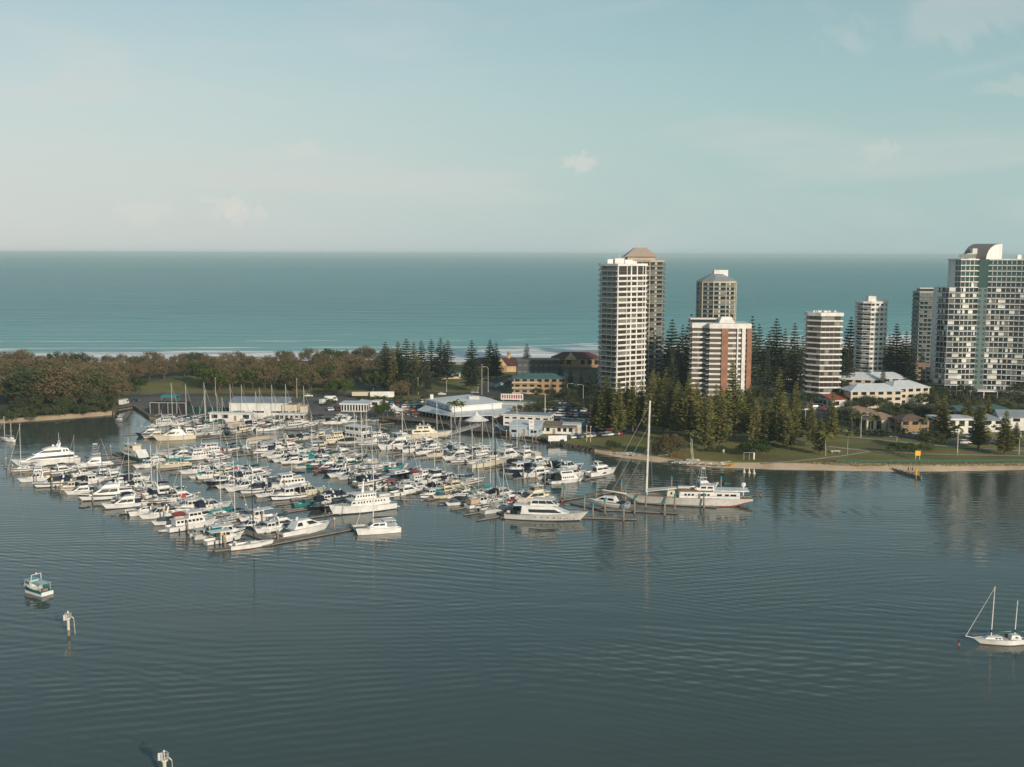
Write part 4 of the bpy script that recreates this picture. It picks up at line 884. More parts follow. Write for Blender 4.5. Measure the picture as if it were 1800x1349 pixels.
dune_pines = [(676, 690, 603, 0), (702, 688, 602, 0), (714, 690, 598, 0), (728, 686, 604, 0), (742, 680, 600, 0), (760, 672, 598, 1), (776, 668, 595, 1), (786, 672, 600, 1), (829, 688, 600, 0), (861, 668, 598, 1), (873, 668, 603, 1), (926, 652, 604, 1), (718, 696, 620, 0), (693, 694, 622, 0), (752, 690, 635, 0)]
for i, (x, y, t, k) in enumerate(dune_pines):
    tree_at(DPINE if k else (PINE if i % 2 else DPINE), i, x, y, t, 'norfolk_pine', f'tall tiered Norfolk pine behind the marina and clubhouse, {ordn(i)} from left', 'pine tree', 'Norfolk pines on the dune behind the clubhouse', wide=1.35)
# casuarina belt behind the marina, left to right
belt = []
r2 = random.Random(5)
for row, (y0, n, x0, x1, top) in enumerate([(650, 30, -10, 690, -27), (664, 26, -20, 680, -30), (678, 15, -10, 215, -36), (676, 15, 345, 640, -34), (686, 12, 360, 600, -36), (690, 11, -5, 205, -44), (703, 11, 0, 210, -52), (718, 9, 5, 192, -60)]):
    for i in range(n):
        x = x0 + (x1 - x0) * (i + r2.uniform(.2, .8)) / n; y = y0 + r2.uniform(-3, 3) - (max(0, x - 300) * .008)
        if row < 2: y -= max(0, x - 350) * .012
        belt.append((x, y, y + top * r2.uniform(.82, 1.18), row))
belt += [(240, 672, 645, 3), (262, 668, 642, 3), (520, 690, 655, 3), (545, 688, 652, 4), (668, 692, 655, 3), (705, 700, 672, 3), (655, 684, 650, 3)]
cnt = {}
for i, (x, y, t, row) in enumerate(sorted(belt)):
    k = r2.random(); nm, PR, cat = ('casuarina_tree', CAS, 'casuarina tree') if (k < .78 and not (row >= 6 and k < .35)) else ('bush_tree', CAG, 'bush tree')
    if k > .93: nm, PR, cat = 'bush_tree', GRN, 'bush tree'
    dep = ['at the seaward crest of the grove', 'just behind the grove crest', 'midway in the left grove', 'facing the grass field', 'at the grass edge behind the sheds', 'inside the left grove', 'near the front of the left grove', 'by the left shore'][row]
    j = cnt.get(row, 0); cnt[row] = j + 1
    tree_at(PR, i, x, y, t, nm, f'{"brown-olive feathery" if PR is CAS else ("bright green" if PR is GRN else "dark green rounded")} tree {dep}, {ordn(j)} from left', cat, 'trees in the belt behind the marina', wide=1.15)
greens = [(240, 690, 668, GRN), (590, 696, 670, GRN), (608, 697, 668, GRN), (726, 694, 678, GRN), (60, 728, 700, CAG), (112, 724, 698, CAG), (165, 724, 690, CAG), (188, 722, 694, CAG), (30, 733, 706, CAG),
          (582, 716, 702, DRK), (648, 714, 698, DRK), (664, 713, 697, GRN), (676, 712, 697, DRK), (632, 708, 697, DRK), (700, 709, 695, DRK), (716, 714, 700, DRK), (747, 706, 694, DRK), (674, 737, 712, GRN), (536, 706, 700, GRN), (570, 711, 700, DRK),
          (918, 735, 712, DRK), (935, 733, 706, DRK), (950, 726, 708, DRK), (962, 724, 704, GRN), (975, 720, 706, DRK), (1010, 712, 700, GRN), (1030, 716, 700, DRK), (1045, 722, 704, GRN), (905, 738, 722, DRK), (872, 708, 699, GRN), (855, 704, 697, DRK), (915, 706, 698, DRK),
          (945, 700, 682, DRK), (915, 686, 668, DRK), (968, 700, 684, DRK), (985, 708, 688, DRK), (1000, 704, 682, DRK), (1025, 705, 678, DRK), (1040, 700, 672, DRK), (1075, 716, 688, DRK), (1100, 722, 695, DRK), (1130, 726, 694, DRK), (1160, 728, 690, DRK), (1200, 728, 688, DRK), (1235, 730, 700, DRK), (1270, 734, 700, DRK), (1320, 736, 704, DRK), (1350, 732, 700, DRK), (1180, 720, 676, DRK), (1330, 718, 680, DRK), (1372, 716, 690, DRK),
          (1500, 730, 702, DRK), (1490, 748, 716, DRK), (1512, 752, 724, DRK), (1470, 742, 716, DRK), (1530, 722, 694, DRK), (1525, 708, 686, DRK), (1570, 728, 706, DRK), (1590, 742, 716, DRK), (1620, 738, 712, DRK), (1640, 742, 716, DRK), (1575, 750, 724, DRK), (1650, 760, 732, DRK), (1640, 716, 690, DRK), (1662, 712, 684, DRK), (1672, 724, 700, DRK), (1710, 724, 700, DRK), (1722, 748, 716, DRK), (1765, 728, 700, DRK), (1790, 718, 688, DRK), (1745, 716, 692, DRK), (1800, 742, 712, DRK), (1700, 758, 730, DRK), (1766, 752, 726, DRK), (1580, 692, 672, DRK), (1600, 690, 670, DRK), (1560, 684, 660, DRK), (1630, 690, 664, DRK), (1545, 676, 652, DRK), (1460, 690, 668, DRK), (1478, 700, 676, DRK), (1640, 700, 676, DRK), (1420, 690, 664, DRK), (1795, 700, 668, DRK), (1776, 694, 660, DRK), (1812, 722, 690, DRK),
          (1574, 799, 776, GRN), (1600, 801, 778, GRN), (1626, 799, 778, GRN), (1636, 794, 752, DRK), (1248, 796, 784, GRN), (1268, 797, 782, GRN), (1325, 803, 775, GRN), (1312, 801, 778, GRN), (1338, 802, 778, GRN), (1180, 804, 764, CAS), (1160, 802, 768, CAS), (1148, 801, 776, CAS), (1072, 792, 774, CAG), (1082, 793, 776, CAG), (1190, 802, 766, CAS)]
for i, (x, y, t, PR) in enumerate(sorted(greens, key=lambda q: q[0])):
    w = 'on the left shore' if x < 250 else ('among the marina yards' if x < 800 else ('by the clubhouse car park' if x < 1055 else ('behind the park pines' if y < 745 and x < 1400 else ('on the beach park lawn' if y > 774 else 'among the houses'))))
    desc = {id(GRN): 'bright green rounded', id(DRK): 'dark green rounded', id(CAG): 'dark olive', id(CAS): 'brown spreading'}[id(PR)]
    tree_at(PR, i, x, y, t, 'garden_tree', f'{desc} tree {w}, {ordn(i)} from left of the low trees', 'tree', 'low rounded trees', wide=1.25 if PR in (GRN, DRK) else 1.1)
palms = [(800, 746, 698), (811, 747, 702), (1214, 797, 751), (1451, 802, 750), (1489, 799, 748), (1682, 801, 738), (1624, 764, 728), (1530, 762, 726), (1512, 758, 728), (1540, 757, 722), (1747, 772, 742), (1765, 774, 746), (1745, 803, 790), (1572, 690, 664), (1534, 716, 684), (1498, 758, 726), (1704, 752, 716), (1612, 718, 690), (1545, 735, 700), (1012, 724, 706), (1038, 728, 708)]
for i, (x, y, t) in enumerate(sorted(palms)):
    w = 'in front of the clubhouse' if x < 900 else ('in the car park' if x < 1100 else ('in the beach park' if y > 790 else 'in the gardens behind the road'))
    tree_at(PALM, i, x, y, t, 'palm_tree', f'palm with drooping fronds {w}, {ordn(i)} palm from left', 'palm tree', 'palm trees')
tall_road = [(1654, 778, 690), (1720, 790, 700), (1700, 756, 694), (1766, 800, 720), (1785, 786, 740), (1645, 745, 690), (1735, 748, 692)]
for i, (x, y, t) in enumerate(sorted(tall_road)):
    tree_at(PINE, i, x, y, t, 'norfolk_pine', f'feathery pine on the road verge right of the beach sign, {ordn(i)} from left', 'pine tree', 'feathery pines along the right road', wide=1.6)
for i, (x, y) in enumerate([(1450, 762), (1470, 765), (1545, 768), (1560, 769), (1580, 768), (1500, 764), (1525, 767), (1440, 756), (1655, 770), (1670, 772)]):
    tree_at(SHR, i, x, y, None, 'shrub', f'low dark shrub on the road reserve, {ordn(i)} along from the left', 'shrub', 'shrubs along the road reserve', hh=3.2)
q2 = random.Random(8)
for i in range(34):
    x = -12 + i * 6.1 + q2.uniform(-2, 2); y = (741 if x < 60 else 736 - (x - 60) * .07) - q2.uniform(1, 13)
    tree_at(SHR if i % 3 else CAG, i, x, y, None, 'shrub', f'dark shrub under the left grove beside the sand, {ordn(i)} from left', 'shrub', 'shrubs along the left shore', hh=q2.uniform(2.6, 5.0))
for i in range(26):
    x = 1000 + i * 17 + q2.uniform(-5, 5); y = 700 + q2.uniform(0, 26) + (8 if x > 1200 else 0)
    tree_at(DRK, i, x, y, y - q2.uniform(18, 34), 'garden_tree', f'dark tree filling the gap behind the park pines, {ordn(i)} from left', 'tree', 'dark trees behind the park pines', wide=1.3)
for i in range(34):
    x = 1476 + (i * 37) % 330 + q2.uniform(-6, 6); y = 694 + (i * 23) % 56 + q2.uniform(-3, 3)
    if 1530 < x < 1620 and y < 722: y += 24
    tree_at(DRK, i, x, y, y - q2.uniform(18, 30), 'garden_tree', f'dark garden tree among the houses right of the park, {ordn(i)} of its kind', 'tree', 'dark garden trees among the right-hand houses', wide=1.35)
gt = sorted([o for o in COL.objects if o.get('group') == 'dark garden trees among the right-hand houses'], key=lambda o: o.location.x / o.location.y)
for i, o in enumerate(gt): o['label'] = f'dark garden tree among the houses right of the park, {ordn(i)} from left'
# green windbreak fence and dune tussocks behind the right-hand beach
FZ = [G(x, y, GZ) for x, y in ((1470, 812), (1540, 812.5), (1620, 812), (1700, 812), (1800, 811), (1900, 809))]
e = empty('windbreak_fence', FZ[0], 0, 1, 'low green windbreak fence along the back of the beach', 'fence'); o0 = FZ[0]
for k, (a, b) in enumerate(zip(FZ, FZ[1:])):
    c = (a + b) / 2 - o0; m = MB(); m.box((c.x, c.y, .45), ((b - a).length, .05, .55), mat('green_mesh', (.03, .13, .08), .8), math.atan2((b - a).y, (b - a).x)); m.build('screen', e)
    for t in range(6): q = a.lerp(b, t / 6) - o0; m = MB(); m.tube((q.x, q.y, -.2), (q.x, q.y, 1.0), .05, wood, n=4); m.build('post', e)
m = MB(); tus = mat('dry_tussock', (.40, .30, .14), .95, var=.4, scale=.4)
for i in range(1800):
    x = 1400 + 480 * q2.random(); y = 813 + q2.uniform(-.5, 5.5) * min(1, (x - 1390) / 120); p = G(x, y, GZ)
    for k in range(4): leaf(m, p + Vector((q2.uniform(-.4, .4), q2.uniform(-.4, .4), q2.uniform(-.3, .15))), q2.uniform(.12, .26), tus if k else f_olive, .1)
tag(m.build('dune_grass'), kind='stuff')
# ---------------------------------------------------------------- vehicles
tyre = mat('tyre', (.02, .02, .02), .9); plate = mat('car_glass', (.02, .022, .025), .35, spec=.4)
paints = dict(white=mat('car_white', (.72, .71, .68), .3), silver=mat('car_silver', (.38, .39, .40), .3, .4), black=mat('car_black', (.02, .02, .022), .25), red=mat('car_red', (.34, .02, .02), .3), blue=mat('car_blue', (.03, .09, .20), .3), grey=mat('car_grey', (.12, .125, .13), .3), teal=mat('car_teal', (.03, .16, .17), .3))
CARP = {}
def car_proto(col, kind='car'):
    if (col, kind) in CARP: return CARP[(col, kind)]
    P = Proto(); m = paints[col]; b = MB(); L_, w, h = (4.6, .9, 1.0) if kind == 'car' else ((4.7, .95, 1.15) if kind == 'suv' else (6.8, 1.1, 2.6))
    if kind == 'van':
        b.hexa([(-3.4, -1.1, .4), (3.4, -1.1, .4), (3.4, 1.1, .4), (-3.4, 1.1, .4)], [(-3.4, -1.05, 1.3), (3.45, -1.05, 1.2), (3.45, 1.05, 1.2), (-3.4, 1.05, 1.3)], m)
        b.hexa([(-3.4, -1.05, 1.3), (3.4, -1.05, 1.2), (3.4, 1.05, 1.2), (-3.4, 1.05, 1.3)], [(-3.35, -1.0, 2.9), (2.3, -1.0, 2.9), (2.3, 1.0, 2.9), (-3.35, 1.0, 2.9)], m)
    else:
        secs = []
        for x, z, ww in ((-L_ / 2, .75, .8), (-L_ / 2 + .1, .98 * h, .92), (-L_ * .2, h, 1), (L_ * .22, h * .98, 1), (L_ * .4, h * .86, .96), (L_ / 2, h * .66, .8)):
            y = w * ww; secs.append([(x, -y * .9, .28), (x, -y, .5), (x, -y * .96, z), (x, y * .96, z), (x, y, .5), (x, y * .9, .28)])
        b.loft(secs, m, closed=True)
        zr = 1.48 if kind == 'car' else 1.75; xb = -1.3 if kind == 'car' else -2.0
        b.hexa([(xb - .12, -.72, zr - .10), (.6, -.72, zr - .10), (.6, .72, zr - .10), (xb - .12, .72, zr - .10)], [(xb, -.66, zr + .04), (.42, -.66, zr + .02), (.42, .66, zr + .02), (xb, .66, zr + .04)], m)
    P.add('body', b); g = MB()
    if kind == 'van':
        g.panel([(3.4, -1.05, 1.25), (3.4, 1.05, 1.25), (2.3, 1.0, 2.9), (2.3, -1.0, 2.9)], .08, .92, .1, .8, plate)
        for s in (-1, 1):
            q = [(1.2, -1.06, 1.3), (3.1, -1.06, 1.25), (2.3, -1.0, 2.6), (1.2, -1.0, 2.6)]
            if s > 0: q = [(q[1][0], -q[1][1], q[1][2]), (q[0][0], -q[0][1], q[0][2]), (q[3][0], -q[3][1], q[3][2]), (q[2][0], -q[2][1], q[2][2])]
            g.panel(q, .05, .9, .1, .8, plate)
    else: g.hexa([(xb - .45, -w * .92, h * .97), (1.15, -w * .92, h * .95), (1.15, w * .92, h * .95), (xb - .45, w * .92, h * .97)], [(xb, -.62, zr - .05), (.45, -.62, zr - .05), (.45, .62, zr - .05), (xb, .62, zr - .05)], plate)
    P.add('windows', g)
    for x in (-L_ * .29, L_ * .31):
        for s in (-1, 1): t = MB(); t.tube((x, s * (w - .2), .34), (x, s * (w + .01), .34), .34 if kind != 'van' else .42, tyre, n=10); i = P.add('wheel', t); r = MB(); r.tube((x, s * (w - .02), .34), (x, s * (w + .03), .34), .18, lgrey, n=8); P.add('rim', r, i)
    CARP[(col, kind)] = P; return P
cars = []
def car_row(p0, p1, n, rz, group, where, skip=.15, kinds=('car', 'car', 'suv')):
    a, b = G(*p0, GZ), G(*p1, GZ); d = (b - a); base = math.atan2(d.y, d.x); k = 0
    for i in range(n):
        if rnd.random() < skip: continue
        p = a.lerp(b, (i + .5) / n); col = rnd.choice(['white', 'white', 'silver', 'silver', 'black', 'grey', 'red', 'blue', 'white', 'teal'])
        kind = rnd.choice(kinds); P = car_proto(col, kind)
        r = P.place('parked_car', (p.x + rnd.uniform(-.2, .2), p.y + rnd.uniform(-.3, .3), GZ + .12), base + rz + rnd.choice((0, math.pi)), 1, f'{col} {kind} parked {where}, {ordn(k)} from left', 'car', group)
        k += 1
q = math.pi / 2
car_row((948, 712), (1000, 709), 14, q, 'cars in the clubhouse car park', 'in rearmost row of clubhouse car park')
car_row((958, 721), (1030, 724), 19, q, 'cars in the clubhouse car park', 'in second row from road, clubhouse car park')
car_row((965, 731), (1055, 734), 22, q, 'cars in the clubhouse car park', 'in middle row of clubhouse car park')
car_row((968, 741), (1072, 745), 22, q, 'cars in the clubhouse car park', 'in second row from water, clubhouse car park')
car_row((1000, 771), (1090, 764), 17, q, 'cars in the clubhouse car park', 'in the nearest row beside the lawn')
car_row((1040, 756), (1100, 757), 9, q, 'cars in the clubhouse car park', 'beneath the first park pines')
car_row((958, 775), (996, 776), 8, q, 'cars in front of the flat-roofed shops', 'in front of the flat-roofed shops')
car_row((640, 708), (745, 708), 22, q, 'cars in the marina car park', 'in the rear row of the marina car park', .25)
car_row((655, 716), (742, 717), 17, q, 'cars in the marina car park', 'in the front row of the marina car park', .25)
car_row((576, 722), (605, 721), 6, q, 'cars by the waterside pavilion', 'left of the waterside pavilion')
car_row((871, 682), (916, 662), 12, 0, 'cars on the curved beach road', 'on the curved road to the surf club', .1)
car_row((604, 672), (700, 668), 10, q, 'cars at the dune car park', 'in the dune car park behind the trees', .5)
car_row((1400, 717), (1440, 716), 8, q, 'cars below the dark banded tower', 'below the dark banded tower', .2)
car_row((1405, 722), (1468, 722), 9, 0, 'cars in the side street', 'along the side street by the dark banded tower', .4)
for i, (x, y, c, k, rz, lab) in enumerate([(1697, 781, 'white', 'suv', -8, 'white suv driving along the road behind the yellow beach sign'), (1706, 770, 'silver', 'suv', -8, 'silver wagon on the far lane behind the white suv'), (1737, 772, 'black', 'car', -8, 'dark car on the far lane near the right edge'), (1611, 765, 'silver', 'car', -6, 'silver car at the kerb by the brown-roofed house'), (1563, 761, 'white', 'car', 80, 'white car in the driveway of the orange-roofed house'), (1788, 770, 'white', 'van', 75, 'white van parked before the pale gabled house'), (1432, 757, 'white', 'car', -10, 'white car on the road between the park palms and the pines'),
        (104, 706, 'white', 'car', 5, 'white car on the road inside the left grove'), (543, 698, 'white', 'car', 5, 'white utility car on the verge road behind the workshop shed'), (777, 695, 'white', 'car', 5, 'white car on the road behind the clubhouse roof'), (834, 692, 'silver', 'car', 5, 'dark silver car on the road left of the tall flagpole'), (855, 668, 'white', 'car', 30, 'white car at the bend of the beach road'), (1245, 740, 'white', 'car', -5, 'white car glimpsed on the road between park pines'), (218, 712, 'white', 'van', 80, 'cream van on the slipway yard at the left jetty'), (240, 706, 'black', 'car', 10, 'dark car on the slipway yard behind the cream van'), (571, 711, 'white', 'van', 60, 'white camper van on the yard road'), (582, 706, 'white', 'van', 10, 'second white camper van, behind and right of the first')]):
    p = G(x, y, GZ); car_proto(c, k).place('van' if k == 'van' else 'car', (p.x, p.y, GZ + .14), R(rz), 1, lab, 'van' if k == 'van' else 'car')
for i, (x, y, w_, lab) in enumerate([(640, 700, 13, 'cream covered boat trailer on the verge behind the marina car park'), (672, 701, 13, 'long white box trailer on the verge behind the marina car park')]):
    e = empty('box_trailer', G(x, y, GZ), R(4), 1, lab, 'trailer'); m = MB(); m.box((0, 0, 2.4), (w_, 2.6, 3.0 - i * 0 - (1 - i) * .9), conc_w if i else conc_c); m.build('box', e)
    for sx_ in (-3.5, -2.2, 3.2): m = MB(); m.tube((sx_, -1.2, .5), (sx_, 1.2, .5), .5, tyre, n=10); m.build('wheel', e)
# ---------------------------------------------------------------- street furniture
def lamp_proto(h, arm):
    P = Proto(); m = MB(); m.tube((0, 0, -.5), (0, 0, h), .16, lgrey, .09, 7); P.add('pole', m); m = MB(); m.path([(0, 0, h), (arm * .3, 0, h + .5), (arm, 0, h + .6)], .07, lgrey); P.add('arm', m); m = MB(); m.box((arm + .4, 0, h + .58), (.9, .35, .16), white); P.add('lamp_head', m); return P
LMP = lamp_proto(10.5, 2.2)
for i, (x, y, t, f) in enumerate([(997, 703, 674, 1), (1025, 709, 676, 0), (1415, 752, 718, 0), (1513, 770, 728, 1), (1635, 772, 737, 1), (1576, 790, 765, 0), (1683, 797, 756, 0), (1771, 786, 745, 0), (1791, 800, 768, 0), (858, 690, 645, 0), (785, 690, 668, 0), (840, 688, 668, 1), (656, 690, 676, 0), (1368, 756, 728, 0), (1250, 752, 722, 1)]):
    p = G(x, y, GZ); H = ZAT(t, p.y) - GZ; r = LMP.place('street_lamp', p, math.pi * (f == 0) * .0 + (0 if f else math.pi), 1, f'grey street lamp, {ordn(i)} in order from {"the road behind the pines" if x < 1100 else "the right-hand road"} {"with its arm to the right" if f else "with its arm to the left"}', 'street lamp', 'street lamps')
    r.scale = (1, 1, H / 11.1)
lab_l = sorted([o for o in COL.objects if o.name.startswith('street_lamp')], key=lambda o: o.location.x / o.location.y)
for i, o in enumerate(lab_l): o['label'] = f'grey street lamp, {ordn(i)} from left of the street lamps behind the marina and park'
for i, (x, y, t, c, lab) in enumerate([(847, 695, 642, 'cream', 'tall cream flagpole by the bend of the beach road'), (958, 731, 694, 'white', 'white flagpole in the clubhouse car park'), (522, 700, 668, 'cream', 'timber power pole behind the workshop shed'), (735, 694, 665, 'cream', 'timber power pole beside the tiered pines'), (1021, 768, 750, 'cream', 'first of three bare poles on the lawn near the rock wall'), (1031, 776, 749, 'cream', 'middle of three bare poles on the lawn near the rock wall'), (1038, 777, 750, 'cream', 'last of three bare poles on the lawn near the rock wall'), (1195, 791, 769, 'cream', 'thin post on the beach lawn by the canoe racks'), (379, 696, 667, 'cream', 'timber pole on the verge left of the workshop shed')]):
    p = G(x, y, GZ); e = empty('pole', p, 0, 1, lab, 'pole'); H = ZAT(t, p.y) - GZ; m = MB(); m.tube((0, 0, -.5), (0, 0, H), .22, spar if c == 'white' else cbeige, .12, 7); m.build('shaft', e); m = MB(); m.ball((0, 0, H + .1), .25, white, 4, 6); m.build('finial', e)
# people
skin = mat('skin', (.45, .26, .17), .6)
def person(px, py, z, shirt, trou, rz, label, pose='stand', zz=None):
    p = G(px, py, z); me = bpy.data.meshes.new('body'); s = 1 if pose != 'walk' else 1.3
    V = [((0, 0, .95), .15), ((0, 0, 1.2), .14), ((0, 0, 1.42), .16), ((0, 0, 1.52), .06), ((0, .01, 1.64), .10), ((0, .01, 1.76), .08),
         ((.2, 0, 1.42), .06), ((.26, -.03, 1.16), .045), ((.27, -.12, .92), .035), ((.28, -.16, .84), .03), ((-.2, 0, 1.42), .06), ((-.26, .02, 1.16), .045), ((-.27, -.08, .92), .035), ((-.28, -.12, .84), .03),
         ((.1, 0, .88), .10), ((.11, -.06 * s, .48), .065), ((.12, .02 * s, .08), .045), ((.12, -.14, .03), .035), ((-.1, 0, .88), .10), ((-.11, .04 * s, .48), .065), ((-.12, .10 * s, .08), .045), ((-.12, -.04, .03), .035)]
    E_ = [(0, 1), (1, 2), (2, 3), (3, 4), (4, 5), (2, 6), (6, 7), (7, 8), (8, 9), (2, 10), (10, 11), (11, 12), (12, 13), (0, 14), (14, 15), (15, 16), (16, 17), (0, 18), (18, 19), (19, 20), (20, 21)]
    me.from_pydata([v for v, r in V], E_, []); o = bpy.data.objects.new('person', me); COL.objects.link(o)
    md = o.modifiers.new('s', 'SKIN'); lay = me.skin_vertices[0] if me.skin_vertices else None
    if lay is None:
        bm = bmesh.new(); bm.from_mesh(me); bm.verts.layers.skin.verify(); bm.to_mesh(me); bm.free(); lay = me.skin_vertices[0]
    for i, (v, r) in enumerate(V): lay.data[i].radius = (r, r * .85); lay.data[i].use_root = (i == 0)
    o.modifiers.new('u', 'SUBSURF').levels = 1; me.materials.append(skin)
    o.location = p; o.rotation_euler = (0, 0, rz); tag(o, label, 'person')
    m = MB(); m.loft([[(.20 * math.cos(a) * k, .14 * math.sin(a) * k, z_) for a in (6.283 * j / 8 for j in range(8))] for z_, k in ((.9, .95), (1.2, .95), (1.42, 1.25), (1.5, .5))], shirt, closed=True); m.build('shirt', o)
    m = MB()
    for sg in (-1, 1): m.tube((sg * .1, 0, .95), (sg * .11, -.02, .45), .13, trou, .10, 8)
    m.build('shorts', o); m = MB(); m.ball((0, .03, 1.72), .125, mat('dark_hair', (.03, .02, .015), .8), 5, 8); m.build('hair', o)
import bmesh
pn = lambda n, c: mat(n, c, .85)
person(1596.5, 829, .3, pn('navy_shirt', (.02, .03, .08)), pn('dark_shorts', (.03, .03, .03)), .3, 'person in dark clothes at the water edge, left of the three on the beach')
person(1600.5, 831, .1, pn('red_shirt', (.45, .08, .05)), pn('tan_shorts', (.35, .22, .14)), 1.2, 'person in reddish clothes at the water edge, middle of the three on the beach')
person(1604, 829, .3, pn('grey_shirt', (.12, .12, .15)), pn('dark_shorts', (.03, .03, .03)), 2.6, 'person in grey top at the water edge, right of the three on the beach')
shirts = [pn('white_shirt', (.7, .7, .68)), pn('red_shirt', (.45, .08, .05)), pn('navy_shirt', (.02, .03, .08)), pn('grey_shirt', (.12, .12, .15)), pn('orange_shirt', (.5, .18, .05))]
k = 0
for i in range(16):
    x, y = 690 + (i * 7.3) % 46, 727 + (i * 5.1) % 9
    person(x, y, GZ + .06, shirts[i % 5], pn('dark_shorts', (.03, .03, .03)), i, f'person in {["white", "red", "navy", "grey", "orange"][i % 5]} top, {ordn(i)} of the crowd by the left marquee'); 
for o in [o for o in COL.objects if o.name.startswith('person') and 'crowd' in o['label']]: o['group'] = 'people at the outdoor tables'
# outdoor tables with umbrellas
umc = [white, cred, cbeige, navy, mat('orange_canvas', (.55, .16, .06), .8)]
for i, (x, y) in enumerate([(704, 730), (710, 732), (715, 728), (720, 733), (726, 730), (698, 734), (731, 735), (708, 726)]):
    q = G(x, y, GZ + .06); c = i % 5; e = empty('umbrella_table', q, 0, 1, f'{["white", "red", "beige", "navy", "orange"][c]} umbrella over an outdoor table by the marquee, {ordn(i)} of the cluster', 'umbrella table', 'umbrella tables by the clubhouse'); m = MB(); n = 8
    m.loft([[(r_ * math.cos(a), r_ * math.sin(a), z_) for a in (6.283 * j / n for j in range(n))] for r_, z_ in ((1.5, 2.2), (.8, 2.6), (.03, 2.8))], umc[c], closed=True); m.build('canopy', e)
    m = MB(); m.tube((0, 0, 0), (0, 0, 2.7), .04, lgrey); m.build('pole', e); m = MB(); m.tube((0, 0, .7), (0, 0, .76), .6, white, n=10); m.build('table_top', e)
# beach groyne with yellow marker, buoys
a, b = G(1569, 827, .0), G(1619, 842, .0); e = empty('groyne', (a + b) / 2, math.atan2(b.y - a.y, b.x - a.x), 1, 'low dark timber groyne running from the beach into the water', 'groyne'); L_ = (b - a).length
m = MB(); m.box((0, 0, .2), (L_, .5, 1.2), wood); m.build('wall', e)
for k in range(9): m = MB(); m.tube((-L_ / 2 + L_ * k / 8, 0, -1), (-L_ / 2 + L_ * k / 8, 0, 1.2), .25, wood); m.build('pile', e)
e = empty('marker_post', G(1610, 841, 0), 0, 1, 'short yellow marker post at the end of the beach groyne', 'marker'); m = MB(); m.tube((0, 0, -1), (0, 0, 1.2), .3, wood, n=8); m.build('pile', e); m = MB(); m.tube((0, 0, 1.2), (0, 0, 3.4), .32, mat('yellow_sign_paint', (.8, .42, .02)), n=8); m.build('sleeve', e)
for i, (x, y) in enumerate([(1308, 831), (1317, 832), (1325.5, 833)]):
    e = empty('swim_marker', G(x, y, 0), 0, 1, f'pale yellow cone marker in the shallows, {ORD[i]} of three from the left', 'marker', 'cone markers in the shallows'); m = MB(); m.tube((0, 0, -.3), (0, 0, .3), .6, offw, n=10); m.build('float', e); m = MB(); m.tube((0, 0, .3), (0, 0, 1.9), .42, cream, .05, 8); m.build('cone', e)
# canoes and small craft on the beach
cn = [(1165, 801, 'o'), (1094, 797, 'w'), (1101, 797, 'w'), (1110, 799, 'g'), (1116, 797, 'g'), (1120, 800, 'g'), (1187, 803, 'r'), (1196, 801, 'r'), (1184, 811, 't'), (1190, 813, 'g'), (1196, 812, 'w'), (1203, 814, 'w'), (1209, 813, 'g'), (1215, 815, 'w'), (1226, 815, 'g'), (1240, 815, 'w'), (1262, 817, 'w'), (1275, 813, 'w'), (1284, 817, 'y')]
for i, (x, y, c) in enumerate(cn):
    mm_ = {'o': white, 'w': white, 'g': lgrey, 'r': mat('red_plastic', (.45, .08, .04), .5), 't': cteal, 'y': mat('yellow_plastic', (.75, .38, .02), .5)}[c]
    q = G(x, y, 1.2); q.z = .95; e = empty('canoe', q, R(rnd.uniform(-30, 40)), 1, f'{dict(o="white", w="white", g="pale grey", r="red", t="teal", y="yellow")[c]} small craft laid on the beach bank, {ordn(i)} from left', 'small boat', 'small craft on the beach')
    m = MB(); secs = []
    for k in range(9):
        t = k / 8 * 2 - 1; w_ = .55 * (1 - t * t) ** .6 + .02; secs.append([(t * 2.4, -w_, .45 + .12 * t * t), (t * 2.4, 0, .05 + .1 * t * t), (t * 2.4, w_, .45 + .12 * t * t), (t * 2.4, 0, .40 + .12 * t * t)])
    m.loft(secs, mm_, closed=True); m.build('hull', e); m = MB(); m.box((0, 0, .02), (1.6, .9, .2), wood); m.build('cradle', e)
for i, (x, y, t) in enumerate([(1219, 811, 771), (1217, 810, 778)]):
    q = G(x, y, GZ); e = empty('beached_dinghy_mast', q, 0, 1, f'thin {"taller" if i == 0 else "shorter"} mast of a sailing dinghy pulled up on the beach', 'dinghy'); H = ZAT(t, q.y) - GZ; m = MB(); m.tube((0, 0, .3), (-.8, 0, H), .09, cream); m.build('mast', e)
    m = MB(); secs = []
    for k in range(9):
        tt = k / 8 * 2 - 1; w_ = .7 * (1 - tt * tt) ** .6 + .02; secs.append([(tt * 2.4, -w_, .6), (tt * 2.4, 0, .1 + .1 * tt * tt), (tt * 2.4, w_, .6), (tt * 2.4, 0, .55)])
    m.loft(secs, white, closed=True); m.build('hull', e)
q = G(1317, 809, GZ); e = empty('fish_cleaning_frame', q, 0, 1, 'white steel frame with hanging boards at the beach edge', 'frame')
for x in (-2.1, 0, 2.0): m = MB(); m.tube((x, 0, -.3), (x, 0, 2.9), .06, lgrey); m.build('post', e)
m = MB(); m.tube((-2.1, 0, 2.9), (2.0, 0, 2.9), .05, lgrey); m.build('top_rail', e); m = MB(); m.box((1.8, -.1, 1.6), (.5, .2, 2.6), white); m.build('board', e)
e = empty('park_bench', G(1468, 796, GZ), .1, 1, 'white slab park seat on the lawn below the path', 'bench'); m = MB(); m.box((0, 0, .75), (4, 1.4, .2), white); m.build('seat', e)
for x in (-1.5, 1.5): m = MB(); m.box((x, 0, .3), (.3, 1.2, .8), lgrey); m.build('leg', e)
